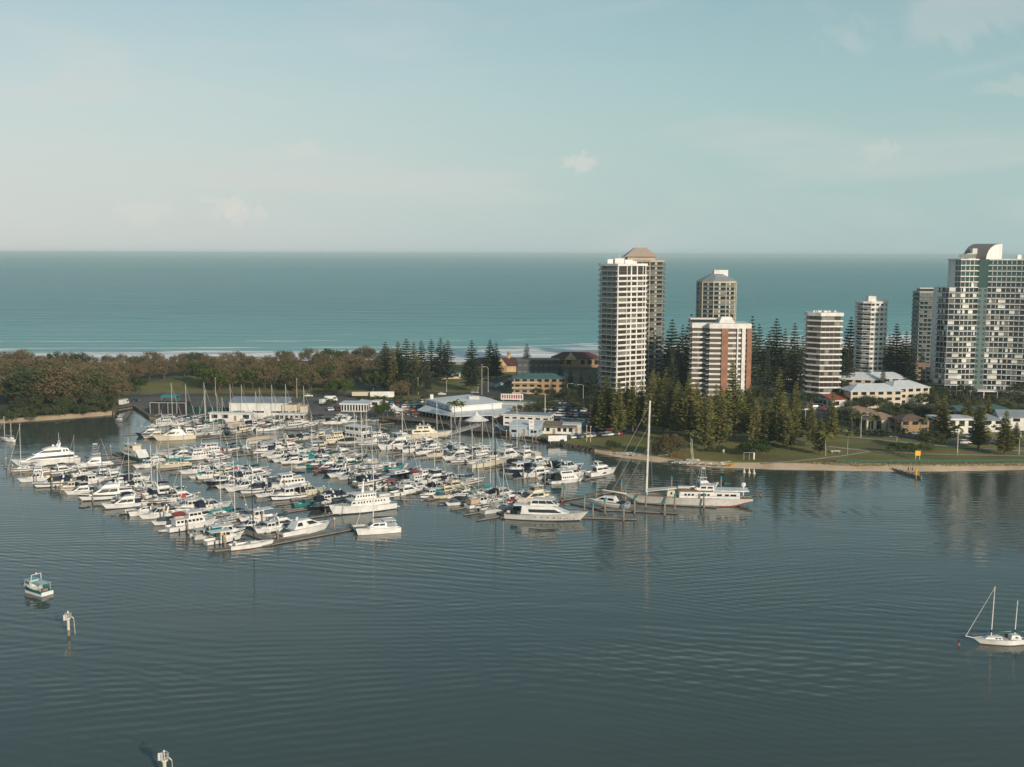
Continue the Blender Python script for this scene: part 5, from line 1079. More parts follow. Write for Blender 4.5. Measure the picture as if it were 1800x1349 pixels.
# ---------------------------------------------------------------- boats
def hull(L, B, Fb, Fs, hm, deck=deckm, boot=None, anti=antif, stripe=None, rake=.10, cock=None, n=13, fine=2.2, tr=.9, dkd=.55, dbl=False):
    m = MB(); secs = []; boot = boot or hm
    for i in range(n):
        t = i / (n - 1); bw = B / 2 * (tr + (1 - tr) * min(1, t / .35)) if t < .42 else B / 2 * max(.0, 1 - ((t - .42) / .58) ** fine)
        bl = bw * .86 if t < .42 else B / 2 * .86 * max(0, 1 - ((t - .42) / .58) ** (fine * .72))
        bw = max(bw, .04); bl = max(bl, .02)
        xd = -L / 2 + L * t; xw = -L / 2 + L * t * (1 - rake) + .0; zs = Fs + (Fb - Fs) * t ** 1.8
        def P(f, z): # f: 0 waterline .. 1 deck edge
            ff = f ** 1.5; return (xw + (xd - xw) * f, bl + (bw - bl) * ff, z)
        row = [(xw, .0, -.6), P(0, -.25), P(0.02, .06), P(.16, max(.10, zs * .13)), P(.62, zs * .62), P(.86, zs * .86), P(1, zs)]
        dk = zs - (dkd if (cock and t <= cock) else .07); it = max(.02, bw - .14)
        row += [(xd, it, zs), (xd, it * .98, dk), (xd, 0, dk + .04)]
        right = [(x, -y, z) for x, y, z in row]; left = [(x, y, z) for x, y, z in reversed(row)]
        secs.append(right + left)
    mr = [anti, anti, boot, hm, stripe or hm, hm, hm, hm, deck]; mr = mr + [deck] + mr[::-1] + [anti]
    m.loft(secs, hm, closed=True, mrow=(mr + [hm] * 20)[:len(secs[0])], cap=False)
    m.face([p for p in secs[0][:7]] + [p for p in secs[0][-7:]], hm)
    return m
def cabin(x0, x1, w0, z0, z1, f0=.3, f1=1.2, w1=None, mtl=white, fw=1.0, crown=.08):
    """x0 aft, x1 fore; f0/f1: how far aft/front faces lean in at the top; fw: width factor at the front"""
    w1 = w1 or w0 * .86
    lo = [(x0, -w0 / 2, z0), (x1, -w0 * fw / 2, z0), (x1, w0 * fw / 2, z0), (x0, w0 / 2, z0)]
    hi = [(x0 + f0, -w1 / 2, z1), (x1 - f1, -w1 * fw / 2, z1), (x1 - f1, w1 * fw / 2, z1), (x0 + f0, w1 / 2, z1)]
    m = MB(); k = [((a[0] * .75 + b[0] * .25), a[1] * .99, z0 + (z1 - z0) * .3) for a, b in zip(lo, hi)]
    for a, b in ((0, 1), (1, 2), (2, 3), (3, 0)): m.patch([lo[a], lo[b], hi[b], hi[a]], 0, 1, 0, 1, mtl, 0, 8 if a in (0, 2) else 2, 3, 0.01)
    m.face([Vector(p) for p in hi], mtl)
    cx = sum(p[0] for p in hi) / 4
    m.hexa([(p[0], p[1], z1) for p in hi], [(cx + (p[0] - cx) * .93, p[1] * .86, z1 + crown) for p in hi], mtl)
    faces = dict(s=[lo[0], lo[1], hi[1], hi[0]], p=[lo[2], lo[3], hi[3], hi[2]], f=[lo[1], lo[2], hi[2], hi[1]], a=[lo[3], lo[0], hi[0], hi[3]])
    return m, faces
def glaze(P, pa, fc, spans, v0, v1, gm=glass, front=True, aft=False, name='side_window', one=False):
    for key in ('s', 'p'):
        mm_ = MB() if one else None
        for (u0, u1) in spans:
            a, b = (u0, u1) if key == 's' else (1 - u1, 1 - u0); m = mm_ or MB(); m.patch(fc[key], a, b, v0, v1, gm, .025, max(1, int((b - a) * 10)), 2)
            if not one: P.add(name, m, pa)
        if one: P.add('window_row', mm_, pa)
    if front:
        m = MB(); 
        for u0, u1 in ((.05, .34), (.36, .64), (.66, .95)): m.panel(fc['f'], u0, u1, max(.05, v0 - .1), min(.95, v1 + .06), gm, .02, .05)
        P.add('windscreen', m, pa)
    if aft: m = MB(); m.panel(fc['a'], .15, .85, .05, .9, gm, .02, .05); P.add('cabin_door', m, pa)
def rail(P, L, B, Fb, Fs, t0=.45, h=.6, fine=2.2, m_=steel, r=.022):
    m = MB(); side = []
    for i in range(9):
        t = t0 + (1 - t0) * i / 8; bw = B / 2 * (1 if t < .42 else max(.02, 1 - ((t - .42) / .58) ** fine)) - .08; z = Fs + (Fb - Fs) * t ** 1.8
        side.append((-L / 2 + L * t * .995, max(.03, bw), z))
    for s in (-1, 1):
        pts = [(x, y * s, z + h) for x, y, z in side]; m.path(pts, r, m_, 4)
        for x, y, z in side[::2]: m.tube((x, y * s, z), (x, y * s, z + h), r, m_, n=4)
    P.add('bow_rail', m)
def arch(x, w, z0, z1, m_=white, th=.16, sweep=-.6, t2=.35):
    m = MB()
    for s in (-1, 1): m.hexa([(x - t2, s * w / 2 - th / 2, z0), (x + t2, s * w / 2 - th / 2, z0), (x + t2, s * w / 2 + th / 2, z0), (x - t2, s * w / 2 + th / 2, z0)], [(x + sweep - .2, s * w * .42 - th / 2, z1), (x + sweep + .2, s * w * .42 - th / 2, z1), (x + sweep + .2, s * w * .42 + th / 2, z1), (x + sweep - .2, s * w * .42 + th / 2, z1)], m_)
    m.box((x + sweep, 0, z1 + .05), (.45, w * .88, .14), m_); return m
def soft(x0, x1, w, z0, z1, m_, up=.2):   # canvas canopy, arched
    m = MB(); secs = []
    for i in range(5):
        t = i / 4; secs.append([(x0 + (x1 - x0) * t, w / 2 * y, z1 - (z1 - z0) * (abs(y) ** 2.6) * .35 + up * math.sin(math.pi * t) * (1 - abs(y) * .5) - (0 if 0 < i < 4 else .12)) for y in (-1, -.7, -.3, .3, .7, 1)])
    lo = [[(a[0], a[1], a[2] - .06) for a in s] for s in secs]
    m.loft(secs, m_, cap=False); m.loft([s[::-1] for s in lo], m_, cap=False)
    return m
def radar(P, pa, x, z, r=.32):
    m = MB(); m.tube((x, 0, z), (x, 0, z + .35), .07, white); m.tube((x, 0, z + .35), (x, 0, z + .58), r, white, r * .8, 10); P.add('radar_dome', m, pa)
    m = MB(); m.tube((x - .1, .5, z), (x - .5, .6, z + 2.4), .025, white, .01, 4); P.add('antenna', m, pa)
BP = {}
def boat_proto(ty, hc='w', cv=None, var=0):
    key = (ty, hc, cv, var)
    if key in BP: return BP[key]
    P = Proto(); H = HUL[hc]; C = COV.get(cv); W_ = cream if hc == 'c' else (offw if hc in 'ol' else white); st = (navy if var % 3 == 1 else None)
    if ty == 'ex':
        L, B = 12, 3.9; P.L = L
        P.add('hull', hull(L, B, 1.75, 1.25, H, cock=.38, stripe=st, boot=navy if var % 2 else H, rake=.13))
        c, f = cabin(-1.4, 3.9, 3.0, 1.25, 2.15, .2, 3.0, 2.2, W_, .62); i = P.add('coachroof', c); glaze(P, i, f, [(.30, .62)], .30, .72, front=False)
        c, f = cabin(-2.0, 1.9, 3.1, 1.6, 3.0, .5, 1.7, 2.2, W_ if var % 2 == 0 else glass, .86)
        i = P.add('wheelhouse', c); glaze(P, i, f, [(.05, .50), (.54, .93)], .22, .90, cnavy if (cv == 'n' and var) else glass)
        j = P.add('radar_arch', arch(-2.3, 3.3, 1.3, 3.15, W_)); radar(P, j, -2.9, 3.2, .25)
        if C: P.add('canopy', soft(-4.9, -1.9, 3.3, 1.6, 2.9, C)); m = MB(); m.box((-4.7, 0, 1.95), (.1, 3.1, 1.3), C); m.box((-3.4, -1.6, 2.0), (2.6, .06, 1.2), C); m.box((-3.4, 1.6, 2.0), (2.6, .06, 1.2), C); P.add('canopy_screen', m)
        m = MB(); m.box((-4.2, 0, 1.05), (.6, 2.6, .5), cream); P.add('cockpit_seat', m)
        m = MB(); m.box((-6.35, 0, .35), (.9, 3.3, .12), teak); P.add('swim_platform', m)
        rail(P, L, B, 1.75, 1.25)
    elif ty == 'fb':
        L, B = 14, 4.4; P.L = L
        P.add('hull', hull(L, B, 2.1, 1.25, H, cock=.26, stripe=st, boot=navy if var % 2 else H, rake=.12))
        c, f = cabin(-2.9, 4.4, 3.7, 1.35, 2.75, .1, 2.9, 3.1, W_, .72); i = P.add('saloon', c); glaze(P, i, f, [(.07, .41), (.43, .84)], .34, .88, aft=True)
        m = MB(); m.hexa([(-4.6, -1.9, 2.78), (1.4, -1.75, 2.78), (1.4, 1.75, 2.78), (-4.6, 1.9, 2.78)], [(-4.7, -1.95, 2.95), (1.6, -1.8, 2.95), (1.6, 1.8, 2.95), (-4.7, 1.95, 2.95)], W_); i = P.add('flybridge_deck', m)
        c, f = cabin(-2.4, 1.5, 3.2, 2.95, 3.6, -.1, .9, 3.0, W_, .85); i = P.add('flybridge_coaming', c)
        m = MB(); m.panel([f['f'][0], f['f'][1], (f['f'][2][0] - .5, f['f'][2][1], f['f'][2][2] + .5), (f['f'][3][0] - .5, f['f'][3][1], f['f'][3][2] + .5)], .05, .95, .5, .98, tinted, .05, .04); P.add('flybridge_screen', m, i)
        if var % 2 == 0:
            m = MB(); m.box((-.9, 0, 4.85), (3.6, 2.9, .14), W_); j = P.add('hardtop', m)
            m = MB()
            for x in (-2.4, .5):
                for y in (-1.3, 1.3): m.tube((x, y, 3.4), (x - .1, y * .95, 4.8), .05, W_, n=4)
            P.add('hardtop_post', m, j); radar(P, j, -1.4, 4.9)
            if C: m = MB(); m.box((-2.5, 0, 4.15), (.06, 2.6, 1.2), C); m.box((-1, -1.38, 4.15), (3, .05, 1.1), C); m.box((-1, 1.38, 4.15), (3, .05, 1.1), C); P.add('clear_curtain', m)
        else:
            if C: P.add('bimini', soft(-2.6, .9, 2.9, 4.2, 4.7, C))
            j = P.add('radar_arch', arch(-2.6, 3.2, 2.9, 4.3, W_, sweep=-.5)); radar(P, j, -3.1, 4.3, .28)
        if C and var > 1: m = MB(); m.box((-4.9, 0, 2.0), (.08, 3.6, 1.5), C); m.box((-3.9, -1.85, 2.0), (2.0, .06, 1.4), C); m.box((-3.9, 1.85, 2.0), (2.0, .06, 1.4), C); P.add('cockpit_curtain', m)
        m = MB(); m.box((-7.4, 0, .35), (.9, 3.8, .14), teak); P.add('swim_platform', m)
        m = MB(); m.ball((3.4, 0, 2.6), .9, offw, 4, 8, .35); 
        if var == 3: P.add('tender', m)
        rail(P, L, B, 2.1, 1.25)
    elif ty == 'sf':
        L, B = 15, 4.7; P.L = L
        P.add('hull', hull(L, B, 2.5, 1.1, H, cock=.32, rake=.12, boot=black))
        c, f = cabin(-2.6, 4.2, 3.9, 1.5, 3.0, .1, 2.6, 3.2, W_, .7); i = P.add('saloon', c); glaze(P, i, f, [(.10, .84)], .38, .86, aft=True)
        c, f = cabin(-2.6, 1.6, 3.4, 3.0, 3.9, -.1, .8, 3.2, W_, .85); i = P.add('flybridge', c)
        m = MB(); m.box((-1.0, 0, 5.2), (3.6, 2.8, .15), W_); j = P.add('hardtop', m); m = MB()
        for x in (-2.6, .6):
            for y in (-1.4, 1.4): m.tube((x, y, 3.6), (-.6 + (x + .6) * .45, y * .35, 9.2), .07, steel, n=5)
        for z in (6.3, 7.4, 8.4):
            k = 1 - (z - 3.6) / 10; m.box((-.7, 0, z), (2.6 * k, 2.4 * k, .05), steel)
        P.add('tuna_tower', m); m = MB(); m.box((-.7, 0, 9.3), (1.7, 1.5, .3), W_); P.add('tower_platform', m)
        for s in (-1, 1): m = MB(); m.tube((-.5, s * 1.9, 2.8), (-4.5, s * 4.0, 9.5), .045, white, .015, 4); P.add('outrigger', m)
        rail(P, L, B, 2.5, 1.1)
    elif ty == 'ph':
        L, B = 10, 3.4; P.L = L
        P.add('hull', hull(L, B, 1.7, 1.05, H, cock=.42, stripe=st, boot=navy if var % 2 else H, rake=.09))
        c, f = cabin(-.9, 3.6, 2.5, 1.2, 1.95, .1, 1.0, 2.1, W_, .6); i = P.add('coachroof', c)
        c, f = cabin(-1.4, 1.6, 2.7, 1.2, 3.0, .05, .45, 2.5, W_, .95, .06); i = P.add('pilothouse', c); glaze(P, i, f, [(.08, .46), (.54, .92)], .45, .85, aft=True)
        m = MB(); m.box((-.1 - (1.1 if var % 2 else 0), 0, 3.1), (3.4 + (2.2 if var % 2 else 0), 2.8, .12), W_); P.add('roof', m, i); radar(P, i, -.3, 3.15, .22)
        if C: P.add('canopy', soft(-4.6, -1.3, 2.8, 2.1, 2.9, C)); m = MB(); m.box((-3.0, -1.38, 1.9), (2.9, .05, 1.3), C); m.box((-3.0, 1.38, 1.9), (2.9, .05, 1.3), C); m.box((-4.5, 0, 1.9), (.05, 2.6, 1.3), C); P.add('canopy_screen', m)
        rail(P, L, B, 1.7, 1.05)
    elif ty == 'tr':
        L, B = 15, 4.6; P.L = L
        P.add('hull', hull(L, B, 2.6, 1.5, H, cock=.12, rake=.08, fine=3.0, stripe=st, boot=antired if var % 2 else navy))
        c, f = cabin(-5.6, 3.6, 3.8, 1.7, 3.4, .0, .5, 3.6, W_, .86, .05); i = P.add('deckhouse', c); glaze(P, i, f, [(.05 + k * .13, .14 + k * .13) for k in range(7)], .45, .82, one=True)
        c, f = cabin(-1.6, 2.9, 3.2, 3.4, 5.0, .1, .5, 3.0, W_, .9, .05); i = P.add('wheelhouse', c); glaze(P, i, f, [(.08, .34), (.38, .62), (.68, .92)], .42, .84)
        m = MB(); m.box((.4, 0, 5.12), (5.4, 3.5, .14), W_); P.add('roof', m, i)
        if C: P.add('canopy', soft(-6.0, -1.6, 3.6, 4.6, 5.1, C))
        m = MB(); m.tube((-1.6, 0, 5), (-1.9, 0, 9.2), .09, spar, .05); m.tube((-1.7, 0, 7.2), (-5.5, 0, 6.0), .06, spar); j = P.add('mast', m); radar(P, j, -1.2, 5.2, .3)
        m = MB(); m.loft([[(x, y * w_, 3.75 + dz) for y, dz in ((-1, .25), (-.6, -.15), (.6, -.15), (1, .25))] for x, w_ in ((-5.2, .5), (-4.2, .75), (-3.2, .7), (-2.3, .1))], offw); P.add('tender', m)
        rail(P, L, B, 2.6, 1.5, .5, .7, 3.0)
    elif ty in ('sl', 'kt'):
        L, B = 12, 3.6; P.L = L; Hm = (15.5, 17.5, 13.5, 16.5)[var % 4]
        P.add('hull', hull(L, B, 1.35, 1.05, H, cock=.22, rake=.14, fine=2.0, tr=.7, boot=(navy, antired, H, green)[var % 4], stripe=(None, navy, None, antired)[var % 4], dkd=.4))
        c, f = cabin(-2.2, 2.9, 2.3, 1.1, 1.65, .2, 1.0, 1.9, W_, .6); i = P.add('coachroof', c); glaze(P, i, f, [(.12, .34), (.42, .72)], .3, .78, front=False)
        sm = blks if hc == 'b' or var == 5 else (spar if var % 2 else alu)
        def rig(xm, Hm, bl, zb, cc, nm):
            m = MB(); m.tube((xm, 0, 1.2), (xm - Hm * .012, 0, Hm + 1), .115, sm, .075, 6); j = P.add(nm, m)
            m = MB(); 
            for z in ((.5, .74) if Hm > 12 else (.58,)): m.tube((xm - .1, -1.0, Hm * z + 1), (xm - .1, 1.0, Hm * z + 1), .04, sm, n=4)
            P.add('spreaders', m, j)
            m = MB(); m.tube((xm, 0, zb), (xm - bl, 0, zb - .05), .09, sm, n=6); P.add('boom', m, j)
            if cc:
                m = MB(); secs = [[(xm - bl * t, r_ * math.cos(a), zb + .22 * (1 - t * .4) + r_ * 1.25 * math.sin(a)) for a in (6.283 * k / 7 for k in range(7))] for t, r_ in ((-.02, .10), (.02, .30), (.3, .27), (.7, .19), (1.0, .09))]
                m.loft(secs, cc, closed=True); m.tube((xm + .12, 0, zb + .2), (xm, 0, zb + 1.3), .24, cc, .12, 6); P.add('sail_cover', m, j)
            m = MB()
            for s in (-1, 1): m.path([(xm - .2, s * B * .46, 1.15), (xm - .12, s * 1.0, Hm * .5 + 1), (xm - .12, 0, Hm * .92 + 1)], .012, wire, 3)
            P.add('shrouds', m, j); return j
        j = rig(1.0, Hm, 4.6, 2.35, C or (cgrey if var % 2 else None), 'mast')
        m = MB(); m.tube((L / 2 - .35, 0, 1.45), (1.0 - .15, 0, Hm * .93 + 1), .065 if var != 2 else .03, offw if var != 2 else wire, .04, 5); P.add('furled_jib', m)
        m = MB(); m.tube((-L / 2 + .15, 0, 1.1), (1.0 - .2, 0, Hm + .9), .014, wire, n=3); P.add('backstay', m)
        if ty == 'kt': rig(-4.0, Hm * .68, 2.6, 2.2, C, 'mizzen_mast')
        if C: P.add('bimini' if var % 2 else 'sprayhood', soft(-4.9, -2.6, 2.2, 2.4, 2.9, C) if var % 2 else soft(-2.9, -1.5, 2.1, 1.7, 2.25, C))
        rail(P, L, B, 1.35, 1.05, .08, .6, 2.0, r=.015)
    elif ty == 'rb':
        L, B = 6.6, 2.4; P.L = L
        P.add('hull', hull(L, B, 1.15, .8, H, cock=.6, rake=.14, n=9, boot=st or H, dkd=.45))
        c, f = cabin(-.2, 2.2, 1.9, .95, 1.6, .0, 1.2, 1.5, tinted, .75); P.add('windscreen', c)
        if C: 
            P.add('bimini', soft(-2.3, .4, 2.0, 1.9, 2.3, C)); m = MB()
            for x in (-2.2, .3):
                for y in (-.95, .95): m.tube((x, y, .8), (x, y * .95, 2.15), .025, steel, n=4)
            P.add('bimini_frame', m)
        m = MB(); m.box((-3.45, 0, .75), (.45, .5, .8), black); m.box((-3.5, 0, .1), (.2, .2, .8), black); P.add('outboard', m); m = MB(); m.box((-1.6, 0, .7), (.5, 1.6, .5), cream); P.add('seat', m)
    elif ty == 'dg':
        P.L = 3.4; m = MB()
        for s in (-1, 1):
            pts = [(-1.6, s * .62, .3), (.6, s * .62, .32), (1.3, s * .42, .42), (1.65, 0, .5)]; m.path(pts, .23, rubber if hc == 'g' else offw, 7)
        m.tube((-1.45, -.6, .32), (-1.45, .6, .32), .1, offw, n=5); P.add('tubes', m); m = MB(); m.box((-.2, 0, .18), (2.6, 1.1, .1), lgrey); P.add('floor', m); m = MB(); m.box((-1.75, 0, .5), (.3, .3, .6), black); P.add('outboard', m)
    elif ty in ('cat', 'pc'):
        L, B = 13, 6.8; P.L = L
        for s in (-1, 1):
            h_ = hull(L, 1.9, 1.9, 1.5, H, rake=.05, fine=2.6, n=11); h_.v = [(x, y + s * 2.4, z) for x, y, z in h_.v]; P.add('hull', h_)
        m = MB(); m.hexa([(-5.6, -2.6, 1.0), (3.0, -2.6, 1.0), (3.0, 2.6, 1.0), (-5.6, 2.6, 1.0)], [(-5.8, -2.6, 1.72), (2.4, -2.6, 1.9), (2.4, 2.6, 1.9), (-5.8, 2.6, 1.72)], W_); P.add('bridge_deck', m)
        m = MB(); m.box((4.6, 0, 1.5), (3.0, 3.4, .05), rubber); P.add('trampoline', m)
        c, f = cabin(-2.6, 2.8, 4.6, 1.8, 2.9, .1, 1.7, 3.8, W_, .8); i = P.add('saloon', c); glaze(P, i, f, [(.1, .45), (.5, .85)], .3, .82, aft=True)
        m = MB(); m.box((-3.6, 0, 3.35), (3.6, 3.9, .12), W_ if not C else C); j = P.add('cockpit_roof', m); m = MB()
        for x in (-5.2, -2.1):
            for y in (-1.8, 1.8): m.tube((x, y, 1.8), (x, y, 3.3), .05, white, n=4)
        P.add('roof_post', m, j)
        if ty == 'cat':
            m = MB(); m.tube((.9, 0, 2.8), (.7, 0, 19.5), .16, spar, .10, 6); j = P.add('mast', m); m = MB(); m.tube((.9, 0, 3.9), (-4.6, 0, 3.9), .13, spar, n=6); P.add('boom', m, j)
            m = MB(); m.loft([[(.9 - 5.4 * t, r_ * math.cos(a), 4.15 + r_ * math.sin(a)) for a in (6.283 * k / 6 for k in range(6))] for t, r_ in ((0, .3), (.4, .28), (1, .12))], COV['n'], closed=True); P.add('sail_cover', m, j)
            m = MB(); m.tube((6.0, 0, 1.9), (.8, 0, 17.5), .09, offw, .04, 5); P.add('furled_jib', m)
            m = MB()
            for s in (-1, 1): m.tube((.2, s * 3.1, 1.8), (.75, 0, 17.5), .014, wire, n=3)
            P.add('shrouds', m, j)
        rail(P, L, B * .95, 1.9, 1.5, .62, .6, 6)
    elif ty == 'hb':
        L, B = 15, 5.6; P.L = L
        P.add('hull', hull(L, B, 1.5, 1.2, H, rake=.07, fine=4, boot=navy))
        c, f = cabin(-6.2, 4.8, 4.9, 1.3, 3.6, .0, .9, 4.8, W_, .9, .05); i = P.add('main_cabin', c); glaze(P, i, f, [(.04 + k * .155, .155 + k * .155) for k in range(6)], .46, .82, aft=True)
        c, f = cabin(-5.0, 3.2, 4.6, 3.7, 5.7, .0, 1.2, 4.4, W_, .9, .05); i = P.add('upper_cabin', c); glaze(P, i, f, [(.05, .28), (.31, .54), (.57, .88)], .42, .86)
        m = MB(); m.box((-.9, 0, 5.85), (9.4, 5.1, .16), W_); P.add('roof', m, i)
        if C: m = MB(); m.box((-5.9, 0, 2.6), (1.6, 4.9, 2.2), C); P.add('canopy', m)
        rail(P, L, B, 1.5, 1.2, .6, .8, 4)
    elif ty == 'tent':      # boat under a full winter cover
        L, B = 11, 3.6; P.L = L; P.add('hull', hull(L, B, 1.5, 1.1, H, rake=.12)); m = MB(); secs = []
        for i in range(8):
            t = i / 7; w_ = 1.75 * (1 - max(0, t - .45) ** 2 * 2.6); secs.append([(-5.4 + 10.6 * t, -max(.05, w_), 1.25 + .3 * t), (-5.4 + 10.6 * t, -w_ * .4, 2.2 - t * .3 + .5 * math.sin(t * 3)), (-5.4 + 10.6 * t, w_ * .4, 2.2 - t * .3 + .5 * math.sin(t * 3)), (-5.4 + 10.6 * t, max(.05, w_), 1.25 + .3 * t)])
        m.loft(secs, C or cgrey); P.add('boat_cover', m)
    if ty in ('ex', 'fb', 'ph', 'tr', 'sf'):
        for k, x in enumerate((-L * .32, -L * .02, L * .2)):
            m = MB(); yy = -B / 2 - .12 + (.25 if k == 2 else 0); m.tube((x, yy, .25), (x, yy, 1.05), .16, (navy, offw, black)[(var + k) % 3], n=6); m.tube((x, yy, 1.05), (x, yy + .2, 1.5), .02, offw, n=3); P.add('fender', m)
    BP[key] = P; return P
TN = dict(ex='sport cruiser', fb='flybridge cruiser', sf='tower fishing boat', ph='pilothouse boat', tr='trawler yacht', sl='sloop', kt='ketch', rb='open runabout', dg='inflatable dinghy', cat='sailing catamaran', pc='power catamaran', hb='two-storey houseboat', tent='covered boat')
ON = dict(ex='sport_cruiser', fb='flybridge_cruiser', sf='tower_fishing_boat', ph='pilothouse_boat', tr='trawler_yacht', sl='sloop', kt='ketch', rb='runabout', dg='inflatable_dinghy', cat='sailing_catamaran', pc='power_catamaran', hb='houseboat', tent='covered_boat')
CT = dict(ex='motor boat', fb='motor boat', sf='motor boat', ph='motor boat', tr='motor yacht', sl='sailboat', kt='sailboat', rb='motor boat', dg='dinghy', cat='catamaran', pc='catamaran', hb='houseboat', tent='boat')
FA = R(37)
def rowboats(where, group, spec):
    lst = []
    for ln in spec.strip().split('\n'):
        for it in ln.split(';'):
            q = it.split()
            if q: lst.append(q)
    lst.sort(key=lambda q: float(q[0])); n = 0
    for q in lst:
        x, y, ty, L, d = float(q[0]), float(q[1]), q[2], float(q[3]), q[4]; hc = q[5]; cv = q[6] if q[6] != '-' else None; var = int(q[7]) if len(q) > 7 else 0; dr = float(q[8]) if len(q) > 8 else rnd.uniform(-3, 3)
        p = G(x, y, 0); P = boat_proto(ty, hc, cv, var)
        rz = FA + R(dr) + (math.pi if d == 'L' else 0)
        if d == 'U': rz = FA + math.pi / 2 + R(dr)
        if d == 'D': rz = FA - math.pi / 2 + R(dr)
        c = f' with {CVN[cv]} {"sail cover" if ty in ("sl", "kt") else "canopy"}' if cv else ''
        if ty == 'tent': c = f' under {CVN[cv] if cv else "grey"} cover'
        lab = f'{CN[hc]} {TN[ty]}{c}, {ordn(n)} from left {where}'
        P.place(ON[ty], (p.x, p.y, 0), rz, L / P.L * rnd.uniform(.92, .98), lab, CT[ty], group); n += 1
rowboats('on front jetty\'s outer side', 'boats on the outer side of the front jetty', '''
42 828 sl 12 L w g 1; 68 836 tr 10 L k e 0; 60 846 ex 12 L w - 0; 93 855 ex 14 L w n 1; 124 861 ph 9 L c b 1; 143 868 fb 12 L w b 2
186 877 fb 20 L w - 1; 218 892 fb 15 L w n 3; 222 903 dg 4.5 L g - 0; 252 903 pc 11 L w n 0; 277 910 ex 13 L w - 2; 293 922 rb 10 L w - 1
338 929 tr 16 R w r 0; 289 935 dg 3.6 L w - 0; 366 943 pc 10 R o - 0; 337 940 dg 4 U w - 0; 345 945 dg 4 U w - 0; 398 944 ph 12 R w t 1; 394 953 ph 11.5 R w - 3''')
rowboats('on front jetty\'s inner side', 'boats on the inner side of the front jetty', '''
165 820 sf 14 L w - 0; 135 824 sl 10 L w - 0 ; 112 831 fb 11 R w n 1; 183 836 fb 11 R w - 0; 176 846 sl 11 R w n 5; 203 842 fb 12 R w - 1; 216 850 fb 10 R w n 2
240 848 ph 11 R w n 0; 150 836 ex 10 R w - 0; 160 850 ph 10 R w b 0; 247 856 ex 11 R w b 0; 232 858 sl 12 L w - 1; 263 870 sl 12 R o g 3; 291 872 fb 15 R w n 3
283 884 sl 12.5 L o n 1; 322 879 fb 13 R w e 1; 324 888 sl 11 L w - 1; 335 897 ph 11 L w - 1; 353 893 ex 11 R w b 0; 374 896 ex 14 R w n 2
392 905 tent 10 R t t 0; 384 908 sl 12 R w - 1; 408 917 sl 13 R l g 1; 424 909 rb 8 R w n 0; 452 917 ph 12.5 L w - 3; 438 930 ex 11 L n - 2; 462 929 rb 8 L l - 0; 474 935 ph 10 L w - 0; 499 926 fb 12 R w e 1
196 828 rb 7 R w - 0; 228 840 rb 7 R w e 0; 305 882 ex 10 L w r 0; 262 858 ex 10 R w - 2''')
rowboats('on second jetty\'s near side', 'boats on the near side of the second jetty', '''
270 812 fb 9 L w - 0; 258 822 ex 11 L w - 0; 302 822 kt 15 L c t 0; 283 816 dg 4 R w - 0; 339 832 ex 11 L w - 2; 352 840 sl 9.5 L w t 2; 366 841 ph 9 L w - 0; 379 848 sl 9 L w n 0; 388 851 ex 12 L b - 2
404 858 ex 11 L w - 2; 426 862 ex 14 L w - 0; 450 866 ex 13 L w n 1; 505 859 tr 16 L w n 0; 479 862 rb 6 R w - 0; 469 873 ex 9 L w - 0; 505 877 ph 13 L w - 1; 546 869 ex 13 R c n 0; 598 879 ex 14 R w n 1
535 889 rb 8.5 R t - 0; 562 896 rb 9 L b n 0; 520 880 dg 4 R g - 0; 588 904 dg 4 L g - 0; 573 884 ph 9 R w n 0; 610 888 rb 7 R o g 0''')
rowboats('on second jetty\'s far side', 'boats on the far side of the second jetty', '''
318 806 fb 14 L w - 0; 300 799 tent 12 L l g 0; 333 797 ex 10 L w n 0; 348 808 tr 14 L w - 0; 366 797 hb 11 L w - 0; 386 808 fb 11 R w - 1; 385 822 sl 13.5 R w - 0 ; 350 822 dg 4 R w - 0; 402 833 fb 10 R c - 0
414 826 sl 11 R w t 1; 428 832 ex 11 R w r 0; 449 829 sl 12 R o e 3; 452 838 fb 13 R w n 1; 437 842 ex 12 R w n 2; 466 848 ex 12 R w - 0; 421 840 ph 10 R w - 1; 375 830 ex 9 R w - 1; 463 858 ex 10 R w - 0''')
